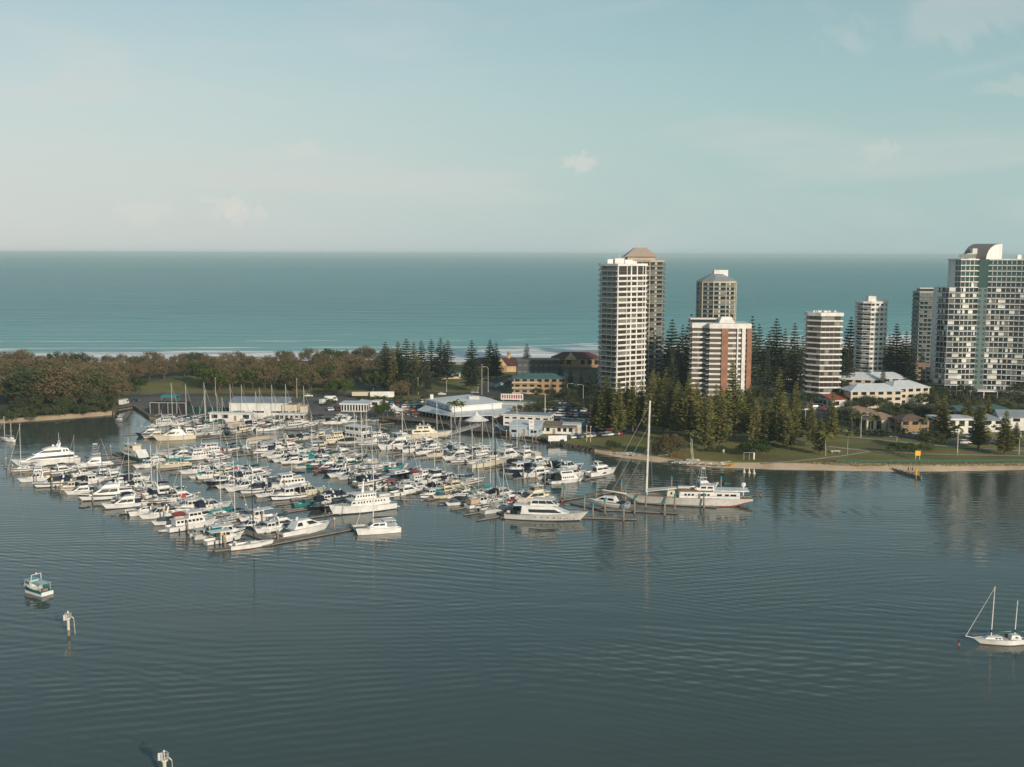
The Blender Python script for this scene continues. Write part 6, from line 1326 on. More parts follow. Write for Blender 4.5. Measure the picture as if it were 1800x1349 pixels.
rowboats('on third jetty\'s near side', 'boats on the near side of the third jetty', '''
407 792 rb 8 R w n 0; 418 790 rb 8 R w b 0; 436 796 sf 9 D w - 0; 462 797 ph 11 L w n 1; 473 803 tent 8 L w w 0; 487 805 ex 10 L w - 2; 500 812 ex 11 L w n 0; 514 815 fb 11 L w n 2; 535 812 ph 9 L w t 0; 533 823 rb 8 L o - 0
558 822 ph 10 L t t 1; 573 826 fb 12 L r - 1; 592 831 ex 13 L n - 2; 600 838 ex 12 L w - 2; 614 842 ex 11 L l - 0; 628 845 rb 7 R w g 0; 655 851 ex 14.5 R w n 1; 651 836 sl 12 R w e 1; 675 856 rb 7.5 R w - 0; 690 856 rb 8 R c r 0; 697 862 dg 5 L w - 0
717 868 fb 13 R w - 0; 762 850 fb 15 L w n 2; 745 848 tr 14 R w r 1; 703 838 sl 17 R n t 1; 738 860 ex 10 R w - 0; 757 874 ph 9 L w t 1; 778 876 rb 8.5 L c - 1; 787 866 fb 10 R c r 1; 800 858 fb 12 R c - 0; 826 850 sl 14 R o n 3; 803 874 sl 9 R w n 0
800 888 rb 8 L w n 0; 815 872 fb 9 L w - 1; 825 866 ex 11 R c - 0; 833 886 ph 10 L w n 1; 845 876 fb 10 R c c 1; 846 890 ph 12 R w c 3; 858 868 kt 12 R w t 1; 866 888 sl 16 R l g 5; 886 874 ex 14 R w b 0; 880 898 sl 15 R l - 2; 900 882 fb 10 R w - 1
905 893 rb 8 R w r 0; 938 882 fb 16 L c - 2; 918 878 ph 9 L w - 0; 773 860 ex 11 R w b 0; 852 898 dg 5 R g - 0''')
rowboats('on third jetty\'s far side', 'boats on the far side of the third jetty', '''
488 790 ph 10 R w - 0; 476 784 tent 11 R l g 0; 504 782 ph 9 R c - 1; 513 790 fb 12 R w r 1; 529 797 ex 11 R w - 0; 550 792 tr 12 D w - 0; 563 790 hb 9 D c - 0; 578 800 ex 11 R w n 0; 590 806 sl 13 R w e 0; 606 802 fb 14 R w - 1; 620 806 sl 13 R w - 1
573 810 fb 10 R w e 1; 545 806 sl 12 R o t 1; 598 815 ex 12 R w c 0; 618 820 fb 13 R w c 1; 640 816 sl 14 R w n 0; 632 826 sl 15 R g e 1; 660 826 sl 13 R w c 5; 678 820 sl 11 R w - 2; 700 824 rb 9 R w - 0; 583 823 ex 10 R w - 0; 730 836 rb 8 R w b 0; 760 838 sl 13 R w - 3; 792 846 ex 13 R w b 0''')
rowboats('on fourth jetty\'s near side', 'boats on the near side of the fourth jetty', '''
456 778 tent 12 R l c 0; 468 776 tent 12 R l g 0; 480 780 sl 12 R w - 1; 512 776 ex 13 R w - 1; 540 773 ex 12 R l n 2; 549 768 ph 9 D w - 0; 562 770 sf 11 L c - 0; 590 779 tr 15 R c - 2; 612 780 tent 11 L l b 0; 604 772 ex 11 R l - 0; 663 778 tr 14 L w - 0; 648 782 sl 12 L w - 1
697 789 fb 20 L w - 2; 718 790 ex 13 L w - 0; 723 795 ph 9 L w - 0; 745 799 ph 9 L w - 0; 767 803 ex 11 L c - 2; 735 787 ex 12 R w b 0; 755 783 fb 13 R w - 1; 756 793 fb 12 L w n 1; 791 795 ex 12 L w - 1; 803 808 fb 15 L w - 2; 833 812 rb 9 L w - 1; 782 800 rb 8 L w - 0
815 798 fb 13 R w b 1; 836 798 fb 12 R w - 3; 848 804 tr 12 R w b 1; 861 818 sl 20 R c - 2; 856 800 ex 13 R w n 0; 893 806 fb 17 R w - 0; 905 800 sl 14 R w - 1; 926 804 fb 13 R w - 0; 892 834 tent 8 D w n 0; 910 831 ph 13 L n n 1; 942 838 fb 15 L w - 0; 958 842 ex 9 L o - 0
932 822 ex 12 R w e 0; 945 816 fb 14 R w c 0; 958 826 fb 12 R c - 1; 975 826 ex 15 R w - 1; 1000 828 ex 16 R w n 0; 905 816 tent 8 D n n 0; 990 834 tr 9 R w - 0; 1010 838 ex 12 R w b 2; 765 787 sl 13 R w - 1; 812 812 sl 13 L w - 3; 790 786 sl 12 R w g 1; 845 790 sl 12 R w - 1; 802 789 ex 11 R w - 0''')
rowboats('on fourth jetty\'s far side', 'boats on the far side of the fourth jetty', '''
262 766 fb 13 L n - 0; 272 770 fb 12 L c - 1; 333 764 sf 13 R w - 0; 318 762 ex 12 R w n 0; 350 766 ex 10 R l - 0; 372 762 tent 11 R l g 0; 389 763 kt 11 R w - 1; 397 764 rb 8 D n n 0; 408 762 ph 9 D w r 1; 424 760 ph 11 R c - 1; 440 757 ex 12 R w n 0; 448 754 sl 12 R w n 1; 463 757 rb 8 R w r 0; 482 756 sl 12 R w n 0
495 752 ph 10 D w - 0; 520 752 tr 14 R l n 1; 538 750 fb 11 R w - 1; 352 756 fb 10 R w n 0; 380 752 sl 11 R o - 1; 415 750 tent 10 R l c 0; 365 752 sl 12 L w e 1''')
rowboats('in rearmost berths below quay', 'boats in the rearmost berths', '''
210 740 ph 8 D w n 0 0; 290 749 tr 13 R l - 2; 306 744 ph 9 D w g 0; 317 748 ex 9 R w - 0; 330 742 rb 8 D w n 0; 341 742 ph 9 D w t 0; 366 742 ph 9 D w - 0; 384 741 rb 8 R w n 0; 396 744 tent 10 R e e 0; 412 743 fb 10 R l - 1; 435 746 fb 10 R w t 1; 446 748 ph 9 R w n 0; 470 744 tent 9 R w g 0; 486 748 fb 11 R w n 1
508 748 ph 10 D w - 0; 526 743 fb 12 L l n 1; 554 742 rb 9 D w n 0; 565 741 rb 9 D w n 0; 583 746 ex 11 L w n 0; 601 743 ex 12 L w w 0; 618 742 ex 10 L w n 1; 633 742 rb 8 D c - 0; 644 740 rb 8 D w r 0; 655 741 rb 8 D w - 0; 661 740 rb 7 D w n 0; 596 738 ph 9 L w w 0; 300 738 sl 12 R w g 1; 325 740 sl 12 R w - 1; 357 739 sl 13 R w - 3; 403 740 sl 12 R w e 1; 423 741 sl 12 R w - 1; 454 742 sl 13 R w - 0; 476 741 sl 12 R w - 1; 500 742 sl 13 R w n 3; 532 744 sl 12 R w - 1; 538 748 sl 12 L w - 0''')
# ---------------------------------------------------------------- individual yachts placed by bow and stern
def two(P, name, st, bow, z, label, cat, Lnom):
    a, b = G(*st, 0), G(*bow, 0); d = b - a
    return P.place(name, ((a.x + b.x) / 2, (a.y + b.y) / 2, 0), math.atan2(d.y, d.x), d.length / Lnom, label, cat)
def rot180(): pass
# A: long white motor yacht with two black window bands, far left
P = Proto(); L, B = 26, 6.2
P.add('hull', hull(L, B, 3.4, 2.2, white, cock=.10, rake=.13, boot=white, n=17, fine=2.4)); c, f = cabin(-11, 9.5, 5.4, 2.3, 4.6, .4, 6.5, 4.8, white, .62); i = P.add('main_deckhouse', c); glaze(P, i, f, [(.02, .95)], .22, .62, front=False)
c, f = cabin(-9.5, 4.8, 4.9, 4.6, 6.4, 1.0, 4.6, 4.2, white, .75); i = P.add('upper_deckhouse', c); glaze(P, i, f, [(.05, .12), (.15, .22), (.27, .96)], .28, .80)
c, f = cabin(-7.5, 1.0, 4.2, 6.4, 7.1, 2.2, 2.6, 3.2, white, .8); P.add('sundeck_coaming', c); j = P.add('radar_arch', arch(-4.8, 3.6, 6.6, 8.7, white, sweep=-.9, t2=.6)); radar(P, j, -5.5, 8.8, .5)
m = MB(); m.tube((-5.5, 0, 8.8), (-5.5, 0, 12.6), .07, white); P.add('mast', m, j); m = MB(); m.box((-13.4, 0, .5), (1.4, 5, .2), teak); P.add('swim_platform', m); rail(P, L, B, 3.4, 2.2, .55, .8, 2.4)
m = MB(); m.ball((-3.2, 0, 7.6), .55, white); P.add('satellite_dome', m)
two(P, 'motor_yacht', (139, 812), (19, 823), 0, 'long white motor yacht with two black window bands, outer end of the left berths', 'motor yacht', 26)
# B: white long-range yacht right of centre
P = Proto(); L, B = 25, 6.0
P.add('hull', hull(L, B, 3.0, 1.6, offw, cock=.16, rake=.11, boot=navy, n=17, fine=2.3)); c, f = cabin(-7.5, 8.2, 5.2, 1.9, 4.4, .4, 6.5, 4.6, white, .6); i = P.add('main_deckhouse', c); glaze(P, i, f, [(.17, .86)], .22, .60, front=False)
m = MB(); m.hexa([(-9.6, -2.5, 4.35), (0, -2.3, 4.35), (0, 2.3, 4.35), (-9.6, 2.5, 4.35)], [(-9.8, -2.5, 4.6), (0, -2.3, 4.6), (0, 2.3, 4.6), (-9.8, 2.5, 4.6)], white); P.add('boat_deck', m)
c, f = cabin(-4.8, 3.6, 4.0, 4.5, 6.2, .6, 2.2, 3.4, white, .8); i = P.add('pilothouse', c); glaze(P, i, f, [(.04, .32), (.34, .66), (.68, .96)], .35, .86)
m = MB(); m.box((-.8, 0, 6.3), (6.4, 3.6, .14), white); P.add('roof', m, i)
for k in range(7): m = MB(); m.tube((-3 + k * 1.9, -2.96 + max(0, k - 4) * .22, 1.25), (-3 + k * 1.9, -2.6, 1.25), .16, glass, n=8); P.add('porthole', m)
m = MB(); m.box((-9.6, -2.3, 2.3), (2.2, .06, 1.2), glass); m.box((-9.6, 2.3, 2.3), (2.2, .06, 1.2), glass); P.add('aft_screen', m); m = MB(); m.box((-12.9, 0, .45), (1.4, 5, .2), teak); P.add('swim_platform', m); rail(P, L, B, 3.0, 1.6, .5, .8, 2.3)
m = MB(); m.loft([[(x, y * w_, 5.0 + dz) for y, dz in ((-1, .3), (-.6, -.15), (.6, -.15), (1, .3))] for x, w_ in ((-9, .5), (-8, .8), (-6.6, .75), (-5.6, .1))], offw); P.add('tender', m)
two(P, 'motor_yacht', (889, 910), (1034, 917), 0, 'large white motor yacht with black saloon windows alone at the dock head, centre', 'motor yacht', 25)
# C: classic white expedition yacht
P = Proto(); L, B = 26, 6.4
P.add('hull', hull(L, B, 4.0, 2.3, white, cock=.10, rake=.08, boot=navy, n=17, fine=2.8)); c, f = cabin(-10, 5.5, 5.4, 2.5, 4.9, .0, .9, 5.2, white, .8); i = P.add('main_deckhouse', c); glaze(P, i, f, [(.12 + k * .075, .155 + k * .075) for k in range(10)] + [(.90, .97)], .50, .76)
m = MB(); m.box((-3.4, 0, 5.0), (17, 6.0, .2), white); P.add('boat_deck', m); c, f = cabin(-5, 3.6, 4.4, 5.1, 7.0, .2, .8, 4.2, white, .85); i = P.add('wheelhouse', c); glaze(P, i, f, [(.06 + k * .13, .13 + k * .13) for k in range(7)], .42, .76)
m = MB(); m.box((-.5, 0, 7.1), (9.4, 4.8, .16), white); P.add('roof', m, i); m = MB(); m.hexa([(-.8, -.35, 7.2), (.2, -.35, 7.2), (.2, .35, 7.2), (-.8, .35, 7.2)], [(-1.0, -.12, 11.4), (-.6, -.12, 11.4), (-.6, .12, 11.4), (-1.0, .12, 11.4)], white); j = P.add('mast', m); m = MB(); m.box((.4, 0, 9.2), (1.2, .2, .2), white); m.box((.6, 0, 10.2), (.3, 1.6, .2), white); P.add('radar_bar', m, j)
m = MB(); m.ball((-3.8, 0, 8.1), .8, white); P.add('satellite_dome', m); m = MB(); m.tube((-5.4, 0, 7.2), (-10.2, 0, 9.4), .14, white); P.add('crane_boom', m); m = MB(); m.box((-8.6, 0, 5.6), (4.4, 3, .8), offw); P.add('tender', m); rail(P, L, B, 4.0, 2.3, .5, .9, 2.8)
m = MB(); m.panel([(-10, -2.72, 2.5), (-6.4, -2.72, 2.5), (-6.4, -2.62, 4.9), (-10, -2.62, 4.9)], .1, .9, .4, .8, glass, .03, .06); P.add('aft_deck_opening', m)
m = MB(); m.box((-13.3, 0, 1.0), (1.6, 5.6, .2), white); P.add('swim_platform', m)
two(P, 'expedition_yacht', (690, 893), (580, 907), 0, 'classic white expedition yacht with rows of small square windows and short mast', 'motor yacht', 25)
# D: sleek express yacht on the front T-head
P = Proto(); L, B = 18, 5.0
P.add('hull', hull(L, B, 2.7, 1.8, white, cock=.20, rake=.13, n=15)); c, f = cabin(-5.2, 6.0, 4.4, 2.0, 4.3, 1.6, 5.0, 3.2, white, .66, .14); i = P.add('coupe_roof', c); glaze(P, i, f, [(.06, .30), (.55, .92)], .36, .80)
m = MB(); m.hexa([(-9.3, -2.1, .7), (-6.2, -2.1, 2.0), (-6.2, 2.1, 2.0), (-9.3, 2.1, .7)], [(-9.3, -2.1, .8), (-6.2, -2.1, 2.1), (-6.2, 2.1, 2.1), (-9.3, 2.1, .8)], tinted); P.add('garage_door', m)
m = MB(); m.ball((-2.6, .6, 4.9), .4, white); m.ball((-3.6, -.6, 4.8), .35, white); P.add('satellite_dome', m); m = MB(); m.box((-9.6, 0, .45), (1.2, 4.4, .16), teak); P.add('swim_platform', m); rail(P, L, B, 2.7, 1.8)
two(P, 'express_yacht', (493, 945), (581, 929), 0, 'sleek white express yacht alongside the front T-shaped pontoon', 'motor yacht', 17.5)
# E: cream express yacht at the back left, F: cream long yacht by the clubhouse
P = Proto(); L, B = 20, 5.2
P.add('hull', hull(L, B, 3.2, 2.0, cream, cock=.2, rake=.15, n=15)); c, f = cabin(-5.5, 6.2, 4.4, 2.2, 4.3, 1.2, 4.6, 3.2, cream, .6); i = P.add('deckhouse', c); glaze(P, i, f, [(.16, .42), (.5, .9)], .34, .78); c, f = cabin(-4.0, 1.8, 3.4, 4.3, 5.2, .4, 1.6, 3.0, offw, .8); P.add('flybridge', c)
m = MB(); m.box((-1.2, 0, 6.6), (4, 3, .15), offw); i = P.add('hardtop', m); radar(P, i, -1, 6.7, .4); P.add('radar_arch', arch(-2.6, 3.2, 5.0, 6.5, cream, sweep=.3)); rail(P, L, B, 3.2, 2.0); m = MB(); m.box((-10.3, 0, .45), (1.2, 4.4, .16), teak); P.add('swim_platform', m)
two(P, 'express_yacht', (341, 771), (268, 776), 0, 'cream sweeping-hulled yacht moored alone near the back left, glowing in sun', 'motor yacht', 19)
P = Proto(); L, B = 28, 6.2
P.add('hull', hull(L, B, 3.6, 2.4, cream, cock=.14, rake=.1, n=17, fine=2.6, anti=antired)); c, f = cabin(-9, 6, 5.2, 2.6, 4.8, .2, 2.6, 4.8, cream, .75); i = P.add('main_deckhouse', c); glaze(P, i, f, [(.08, .38), (.42, .72)], .4, .74)
c, f = cabin(-6.5, 2.5, 4.4, 4.8, 6.7, .4, 1.4, 4.0, cream, .85); i = P.add('wheelhouse', c); glaze(P, i, f, [(.12, .42), (.5, .82)], .35, .8); m = MB(); m.box((-2.2, 0, 6.8), (8, 4.6, .15), offw); P.add('roof', m, i); m = MB(); m.box((-10.5, 0, 4.9), (5.4, 5, .15), cbeige); P.add('aft_awning', m)
m = MB(); m.tube((-2, 0, 6.8), (-2.6, 0, 10.2), .1, white); m.tube((-1.2, .8, 6.8), (-1.8, .8, 9.2), .08, white); j = P.add('mast', m); m = MB(); m.ball((-4, .8, 7.6), .45, white); m.ball((-4.2, -.9, 7.5), .4, white); m.ball((.2, 0, 7.4), .4, white); P.add('satellite_dome', m); rail(P, L, B, 3.6, 2.4, .55, .8, 2.6)
two(P, 'motor_yacht', (707, 771), (795, 768), 0, 'large cream motor yacht berthed below the clubhouse verandah', 'motor yacht', 28)
# G: green-hulled ship-like yacht with white sheet at the stern
P = Proto(); L, B = 22, 6.0
P.add('hull', hull(L, B, 3.6, 2.2, green, cock=.12, rake=.1, n=15, fine=2.8, boot=antired)); c, f = cabin(-7, 6.5, 5, 2.5, 4.7, .2, 1.6, 4.8, offw, .72); i = P.add('main_deckhouse', c); glaze(P, i, f, [(.3 + k * .09, .37 + k * .09) for k in range(6)], .45, .75)
c, f = cabin(-4.5, 4, 4.2, 4.8, 6.9, .2, 1.0, 4.0, cream, .85); i = P.add('wheelhouse', c); glaze(P, i, f, [(.08, .36), (.46, .58), (.68, .92)], .42, .8); m = MB(); m.box((-.5, 0, 7.0), (9, 4.8, .16), cream); P.add('roof', m, i)
m = MB(); m.hexa([(-10.8, -2.6, 1.6), (-7.2, -2.6, 5.2), (-7.2, 2.6, 5.2), (-10.8, 2.6, 1.6)], [(-10.9, -2.6, 1.7), (-7.3, -2.6, 5.3), (-7.3, 2.6, 5.3), (-10.9, 2.6, 1.7)], white); P.add('stern_awning', m); m = MB(); m.ball((-3, 0, 7.7), .5, cream); P.add('satellite_dome', m); rail(P, L, B, 3.6, 2.2, .5, .8, 2.8)
two(P, 'motor_yacht', (258, 814), (208, 802), 0, 'dark green hulled yacht with cream wheelhouse and sloping white stern awning', 'motor yacht', 25)
# H: two-storey charter boat, right
P = Proto(); L, B = 17, 5.6
P.add('hull', hull(L, B, 2.0, 1.4, white, cock=.1, rake=.09, fine=3)); c, f = cabin(-3.5, 6.4, 5.0, 1.6, 3.8, .0, 2.8, 4.7, white, .8); i = P.add('main_cabin', c); glaze(P, i, f, [(.06 + k * .12, .14 + k * .12) for k in range(6)], .40, .66)
c, f = cabin(-4.0, 3.6, 4.6, 3.8, 5.8, .0, 1.6, 4.3, white, .9); i = P.add('upper_cabin', c); glaze(P, i, f, [(.10 + k * .16, .24 + k * .16) for k in range(5)], .45, .82)
m = MB(); m.box((-5.3, 0, 2.8), (3.2, 4.8, 2.3), cblack); P.add('aft_screen', m); m = MB(); m.box((-8.6, 0, .6), (2.2, 4.8, .2), lgrey); P.add('stern_platform', m); P.add('canopy', soft(-6.6, -3.6, 4.8, 4.1, 4.6, cgreen)); rail(P, L, B, 2.0, 1.4, .6, .8, 3)
two(P, 'charter_boat', (968, 850), (1024, 846), 0, 'white two-storey charter boat with black aft screens, right end of the fourth jetty', 'motor yacht', 16)
# I: big two-storey white houseboat in the middle
two(boat_proto('hb', 'w', 'b', 1), 'houseboat', (608, 774), (656, 781), 0, 'white two-storey houseboat with black window strips, middle of the marina', 'houseboat', 14)
# J: flybridge yacht at the head of the fourth jetty
P = Proto(); L, B = 17, 5
P.add('hull', hull(L, B, 2.7, 1.9, white, cock=.16, rake=.14, n=15)); m = MB(); m.panel([(-3, -2.48, .8), (1, -2.48, .8), (1, -2.5, 1.7), (-3, -2.5, 1.7)], .3, .8, .1, .8, glass, .04, .06); P.add('hull_window', m)
c, f = cabin(-5, 5.2, 4.3, 2.0, 4.0, .2, 4.2, 3.5, white, .66); i = P.add('deckhouse', c); glaze(P, i, f, [(.06, .46), (.5, .9)], .36, .78, cbeige if False else glass, aft=True); c, f = cabin(-5.6, 2.2, 3.9, 4.0, 4.7, -.1, 1.2, 3.7, white, .8); P.add('flybridge', c)
j = P.add('radar_arch', arch(-3.6, 3.6, 4.4, 6.3, white, sweep=-.8)); radar(P, j, -4.3, 6.4, .35); m = MB(); m.box((-3.2, 0, 6.4), (3.4, 3.2, .12), white); P.add('hardtop', m); rail(P, L, B, 2.7, 1.9); m = MB(); m.box((-8.9, 0, .5), (1.3, 4.4, .18), teak); P.add('swim_platform', m)
two(P, 'flybridge_yacht', (1034, 838), (1084, 831), 0, 'white flybridge yacht on the outermost berth nearest the beach', 'motor yacht', 17)
# K: grey hulled open yacht by the tall-masted ship
P = Proto(); L, B = 15, 4.2
P.add('hull', hull(L, B, 2.0, 1.5, grey, cock=.3, rake=.13, stripe=white, n=13)); c, f = cabin(-3.6, 4.8, 3.5, 1.7, 3.2, .8, 3.6, 2.4, white, .66, .16); i = P.add('coupe_roof', c); glaze(P, i, f, [(.08, .42), (.48, .88)], .3, .78); rail(P, L, B, 2.0, 1.5); m = MB(); m.box((-5.2, 0, 1.6), (2, 3, .3), cnavy); P.add('sun_pad', m)
two(P, 'sport_yacht', (1104, 893), (1030, 886), 0, 'grey-hulled white coupe yacht between the right-hand pontoons', 'motor yacht', 14.5)
# L: sportfisher hidden behind the big sailing ship
two(boat_proto('sf', 'w', None, 0), 'tower_fishing_boat', (1212, 862), (1262, 858), 0, 'white tower fishing boat moored behind the tall-masted ship', 'motor boat', 14)
two(boat_proto('rb', 'e', None, 0), 'runabout', (1258, 857), (1286, 855), 0, 'dark green workboat moored right of the tower fishing boat', 'motor boat', 6.5)
# M: catamaran at the end of the T-head
two(boat_proto('cat', 'w', None, 0), 'sailing_catamaran', (699, 932), (624, 938), 0, 'white sailing catamaran with tall mast at the T-shaped pontoon end', 'catamaran', 12.5)
# N: black-masted racing sloop
P = Proto(); L, B = 12, 3.4
P.add('hull', hull(L, B, 1.45, 1.25, white, cock=.38, rake=.04, fine=1.8, tr=.96, anti=antired, boot=antired, dkd=.45)); c, f = cabin(-.6, 2.6, 1.9, 1.3, 1.75, .1, 1.4, 1.4, offw, .5); P.add('coachroof', c); m = MB(); m.tube((.6, 0, 1.3), (.2, 0, 19.6), .14, blks, .08, 6); j = P.add('mast', m); m = MB()
for z in (7, 11.5, 15.5): m.tube((.3, -1.1, z), (.3, 1.1, z), .035, blks, n=4)
P.add('spreaders', m, j); m = MB(); m.tube((.5, 0, 2.4), (-4.8, 0, 2.5), .1, blks, n=6); P.add('boom', m, j); m = MB(); m.tube((5.6, 0, 1.5), (.3, 0, 17), .03, wire, n=4); P.add('forestay', m); m = MB(); m.tube((-5.8, 0, 1.3), (.2, 0, 19.4), .016, wire, n=3); P.add('backstay', m); m = MB(); m.tube((-4.4, -.9, 1.3), (-4.4, -.9, 2.0), .45, white, n=10); m.tube((-4.4, .9, 1.3), (-4.4, .9, 2.0), .45, white, n=10); P.add('steering_wheel', m)
two(P, 'racing_sloop', (404, 967), (481, 958), 0, 'white racing sloop with tall black mast and red boot line at the front corner', 'sailboat', 12)
# O: tall-masted classic motor-sailer
P = Proto(); L, B = 44, 7.6
hb_ = hull(L, B, 3.3, 2.7, offw, deck=teak, cock=None, rake=.16, n=21, fine=2.0, tr=.55, anti=antired, boot=antired); hb_.v = [(x, y, z if x > -15 else z + (1.0 if z < 1.2 else .35) * max(0, min(1, (-15 - x) / 7)) * (2.6 - z) * .75) for x, y, z in hb_.v]; P.add('hull', hb_)
m = MB(); m.tube((20.6, 0, 3.3), (29, 0, 4.6), .28, cream, .14, 8); P.add('bowsprit', m)
c, f = cabin(-17.5, 3, 5.8, 2.8, 4.9, .0, .3, 5.6, white, .94, .05); i = P.add('deckhouse', c); glaze(P, i, f, [(.06, .16), (.18, .25), (.30, .38)] + [(.50 + k * .055, .54 + k * .055) for k in range(3)] + [(.76 + k * .06, .80 + k * .06) for k in range(3)], .38, .72, front=False)
m = MB(); m.hexa([(-20.4, -3.0, 5.3), (-8.5, -3.2, 5.3), (-8.5, 3.2, 5.3), (-20.4, 3.0, 5.3)], [(-20.6, -2.9, 5.6), (-8.3, -3.1, 5.6), (-8.3, 3.1, 5.6), (-20.6, 2.9, 5.6)], white); P.add('aft_awning', m)
m = MB(); m.box((-3, 0, 5.32), (11, 6.2, .16), teak); P.add('upper_deck', m); c, f = cabin(-9, -3.4, 4.6, 5.4, 7.0, .2, .9, 4.2, white, .9); i = P.add('wheelhouse', c); glaze(P, i, f, [(.1, .45), (.55, .9)], .4, .8)
c, f = cabin(4.2, 7.0, 3.6, 3.0, 4.9, .1, .3, 3.4, cream, .9); i = P.add('forward_deckhouse', c); glaze(P, i, f, [(.35, .6)], .4, .8, front=False)
m = MB(); m.tube((13.9, 0, 2.8), (13.2, 0, 35.6), .42, spar, .30, 10); j = P.add('mast', m); m = MB()
for z in (10.5, 18.0, 26): m.tube((13.5, -2.4, z), (13.5, 2.4, z), .09, spar, n=5)
P.add('spreaders', m, j); m = MB(); m.tube((13.6, 0, 4.4), (3.5, 0, 5.6), .28, spar, .2, 8); k_ = P.add('boom', m, j); m = MB(); m.loft([[(13.4 - 9.6 * t, r_ * math.cos(a), 4.9 + 1.1 * t + r_ * math.sin(a)) for a in (6.283 * q / 7 for q in range(7))] for t, r_ in ((0, .55), (.4, .5), (1, .25))], cgrey, closed=True); P.add('furled_mainsail', m, k_)
for xa, zt_, rr_ in ((28.4, 34.0, .09), (25.6, 27.0, .08), (22.2, 20.0, .08)): m = MB(); m.tube((xa, 0, 4.3 if xa > 23 else 3.6), (13.4, 0, zt_), rr_, cgrey, rr_ * .7, 5); P.add('forestay', m)
m = MB()
for s in (-1, 1):
    for zt_ in (33, 25): m.tube((11.6, s * 3.4, 3), (13.4, 0, zt_), .03, wire, n=3)
P.add('shrouds', m, j)
m = MB(); m.ball((-19.2, -2.0, 6.8), .85, white); m.tube((-19.2, -2.0, 3), (-19.2, -2.0, 6.1), .2, white); P.add('satellite_dome', m)
m = MB(); m.ball((-3, 1.8, 5.9), 1.0, white, sz=.5); m.box((1.0, -1.2, 5.8), (4.2, 1.6, .7), lgrey); P.add('tender', m)
for k in range(7): m = MB(); m.tube((-14 + k * 4.3, -3.72 + max(0, k - 4) * .25, 1.9), (-14 + k * 4.3, -3.2, 1.9), .2, glass, n=8); P.add('porthole', m)
m = MB(); m.tube((-21.6, 0, 3), (-22.8, 0, 5.2), .05, wood); m.box((-22.6, 0, 4.6), (.1, 1.2, .9), cred); P.add('ensign', m)
rail(P, L, B, 3.4, 2.9, .02, .9, 2.0, r=.03)
two(P, 'tall_masted_motor_sailer', (1318, 889), (1098, 885), 0, 'long off-white classic sailing yacht with very tall single mast, right of the marina', 'sailing yacht', 42.5)
# P: ketch at right, ketch at far left, teal fishing boat
P = boat_proto('kt', 'w', 'e', 4)
def ketch(name, st, bow, z, label, L_, hc, cv, H1, H2, dirt=None):
    P = Proto(); L, B = 14, 3.9
    P.add('hull', hull(L, B, 1.9, 1.45, HUL[hc], cock=.3, rake=.2, fine=1.9, tr=.55, boot=antired, anti=antired)); m = MB(); m.tube((6.6, 0, 1.8), (8.8, 0, 2.3), .1, spar); P.add('bowsprit', m)
    c, f = cabin(-.6, 4.2, 2.4, 1.5, 2.15, .1, 1.1, 2.1, white, .6); i = P.add('coachroof', c); glaze(P, i, f, [(.08, .22), (.28, .42)], .25, .75, front=False)
    c, f = cabin(-5.6, -2.8, 2.5, 1.5, 2.5, .4, .3, 2.1, white, .9); i = P.add('aft_cabin', c); glaze(P, i, f, [(.3, .6)], .3, .7, front=False)
    for xm, Hm, bl, nm in ((2.0, H1, 5.2, 'main_mast'), (-4.2, H2, 3.2, 'mizzen_mast')):
        m = MB(); m.tube((xm, 0, 1.6), (xm - .35, 0, Hm), .16, spar, .11, 7); j = P.add(nm, m); m = MB(); m.tube((xm - .15, -1.1, Hm * .56), (xm - .15, 1.1, Hm * .56), .04, spar, n=4); P.add('spreaders', m, j); m = MB(); m.tube((xm, 0, 3.3), (xm - bl, 0, 3.4), .09, spar, n=6); P.add('boom', m, j)
        m = MB(); m.loft([[(xm - bl * t, r_ * math.cos(a), 3.55 + r_ * 1.3 * math.sin(a)) for a in (6.283 * q / 7 for q in range(7))] for t, r_ in ((-.03, .3), (.1, .36), (.35, .24), (1, .12))], COV[cv], closed=True); P.add('sail_cover', m, j)
        m = MB()
        for s in (-1, 1): m.path([(xm - .3, s * 1.7, 1.7), (xm - .15, s * 1.1, Hm * .56), (xm - .3, 0, Hm * .95)], .016, wire, 3)
        P.add('shrouds', m, j)
    m = MB(); m.tube((8.6, 0, 2.4), (1.75, 0, H1 * .97), .10, offw, .05, 6); P.add('furled_jib', m); m = MB(); m.ball((-2.0, .2, 2.3), .5, cblack); P.add('sprayhood', m); rail(P, L, B, 1.9, 1.45, .05, .65, 1.9)
    return two(P, name, st, bow, z, label, 'sailboat', L_)
ketch('moored_ketch', (1797, 1132), (1712, 1133), 0, 'white ketch with dark green sail covers moored alone at lower right', 12.8, 'w', 'e', 15.4, 11.6)
ketch('moored_ketch', (24, 777), (0, 774), 0, 'small blue-white ketch with timber trim anchored at the far left edge', 13, 'w', 'g', 15.5, 12)
P = Proto(); L, B = 9, 3.3
P.add('hull', hull(L, B, 1.9, 1.2, mat('teal_hull', (.01, .14, .14), .4), cock=.45, rake=.1, boot=white, stripe=mat('teal_hull', (.01, .14, .14)), anti=antif)); hh = P.parts[0]; m = MB(); m.box((-4.55, 0, .5), (.1, 3.0, .9), white); P.add('transom', m)
m = MB()
for s in (-1, 1): m.hexa([(-4.5, s * 1.53, .02), (1.5, s * 1.53, .05), (1.5, s * 1.58, .05), (-4.5, s * 1.58, .02)], [(-4.5, s * 1.62, .62), (1.5, s * 1.66, .72), (1.5, s * 1.70, .72), (-4.5, s * 1.67, .62)], white)
P.add('white_topside', m)
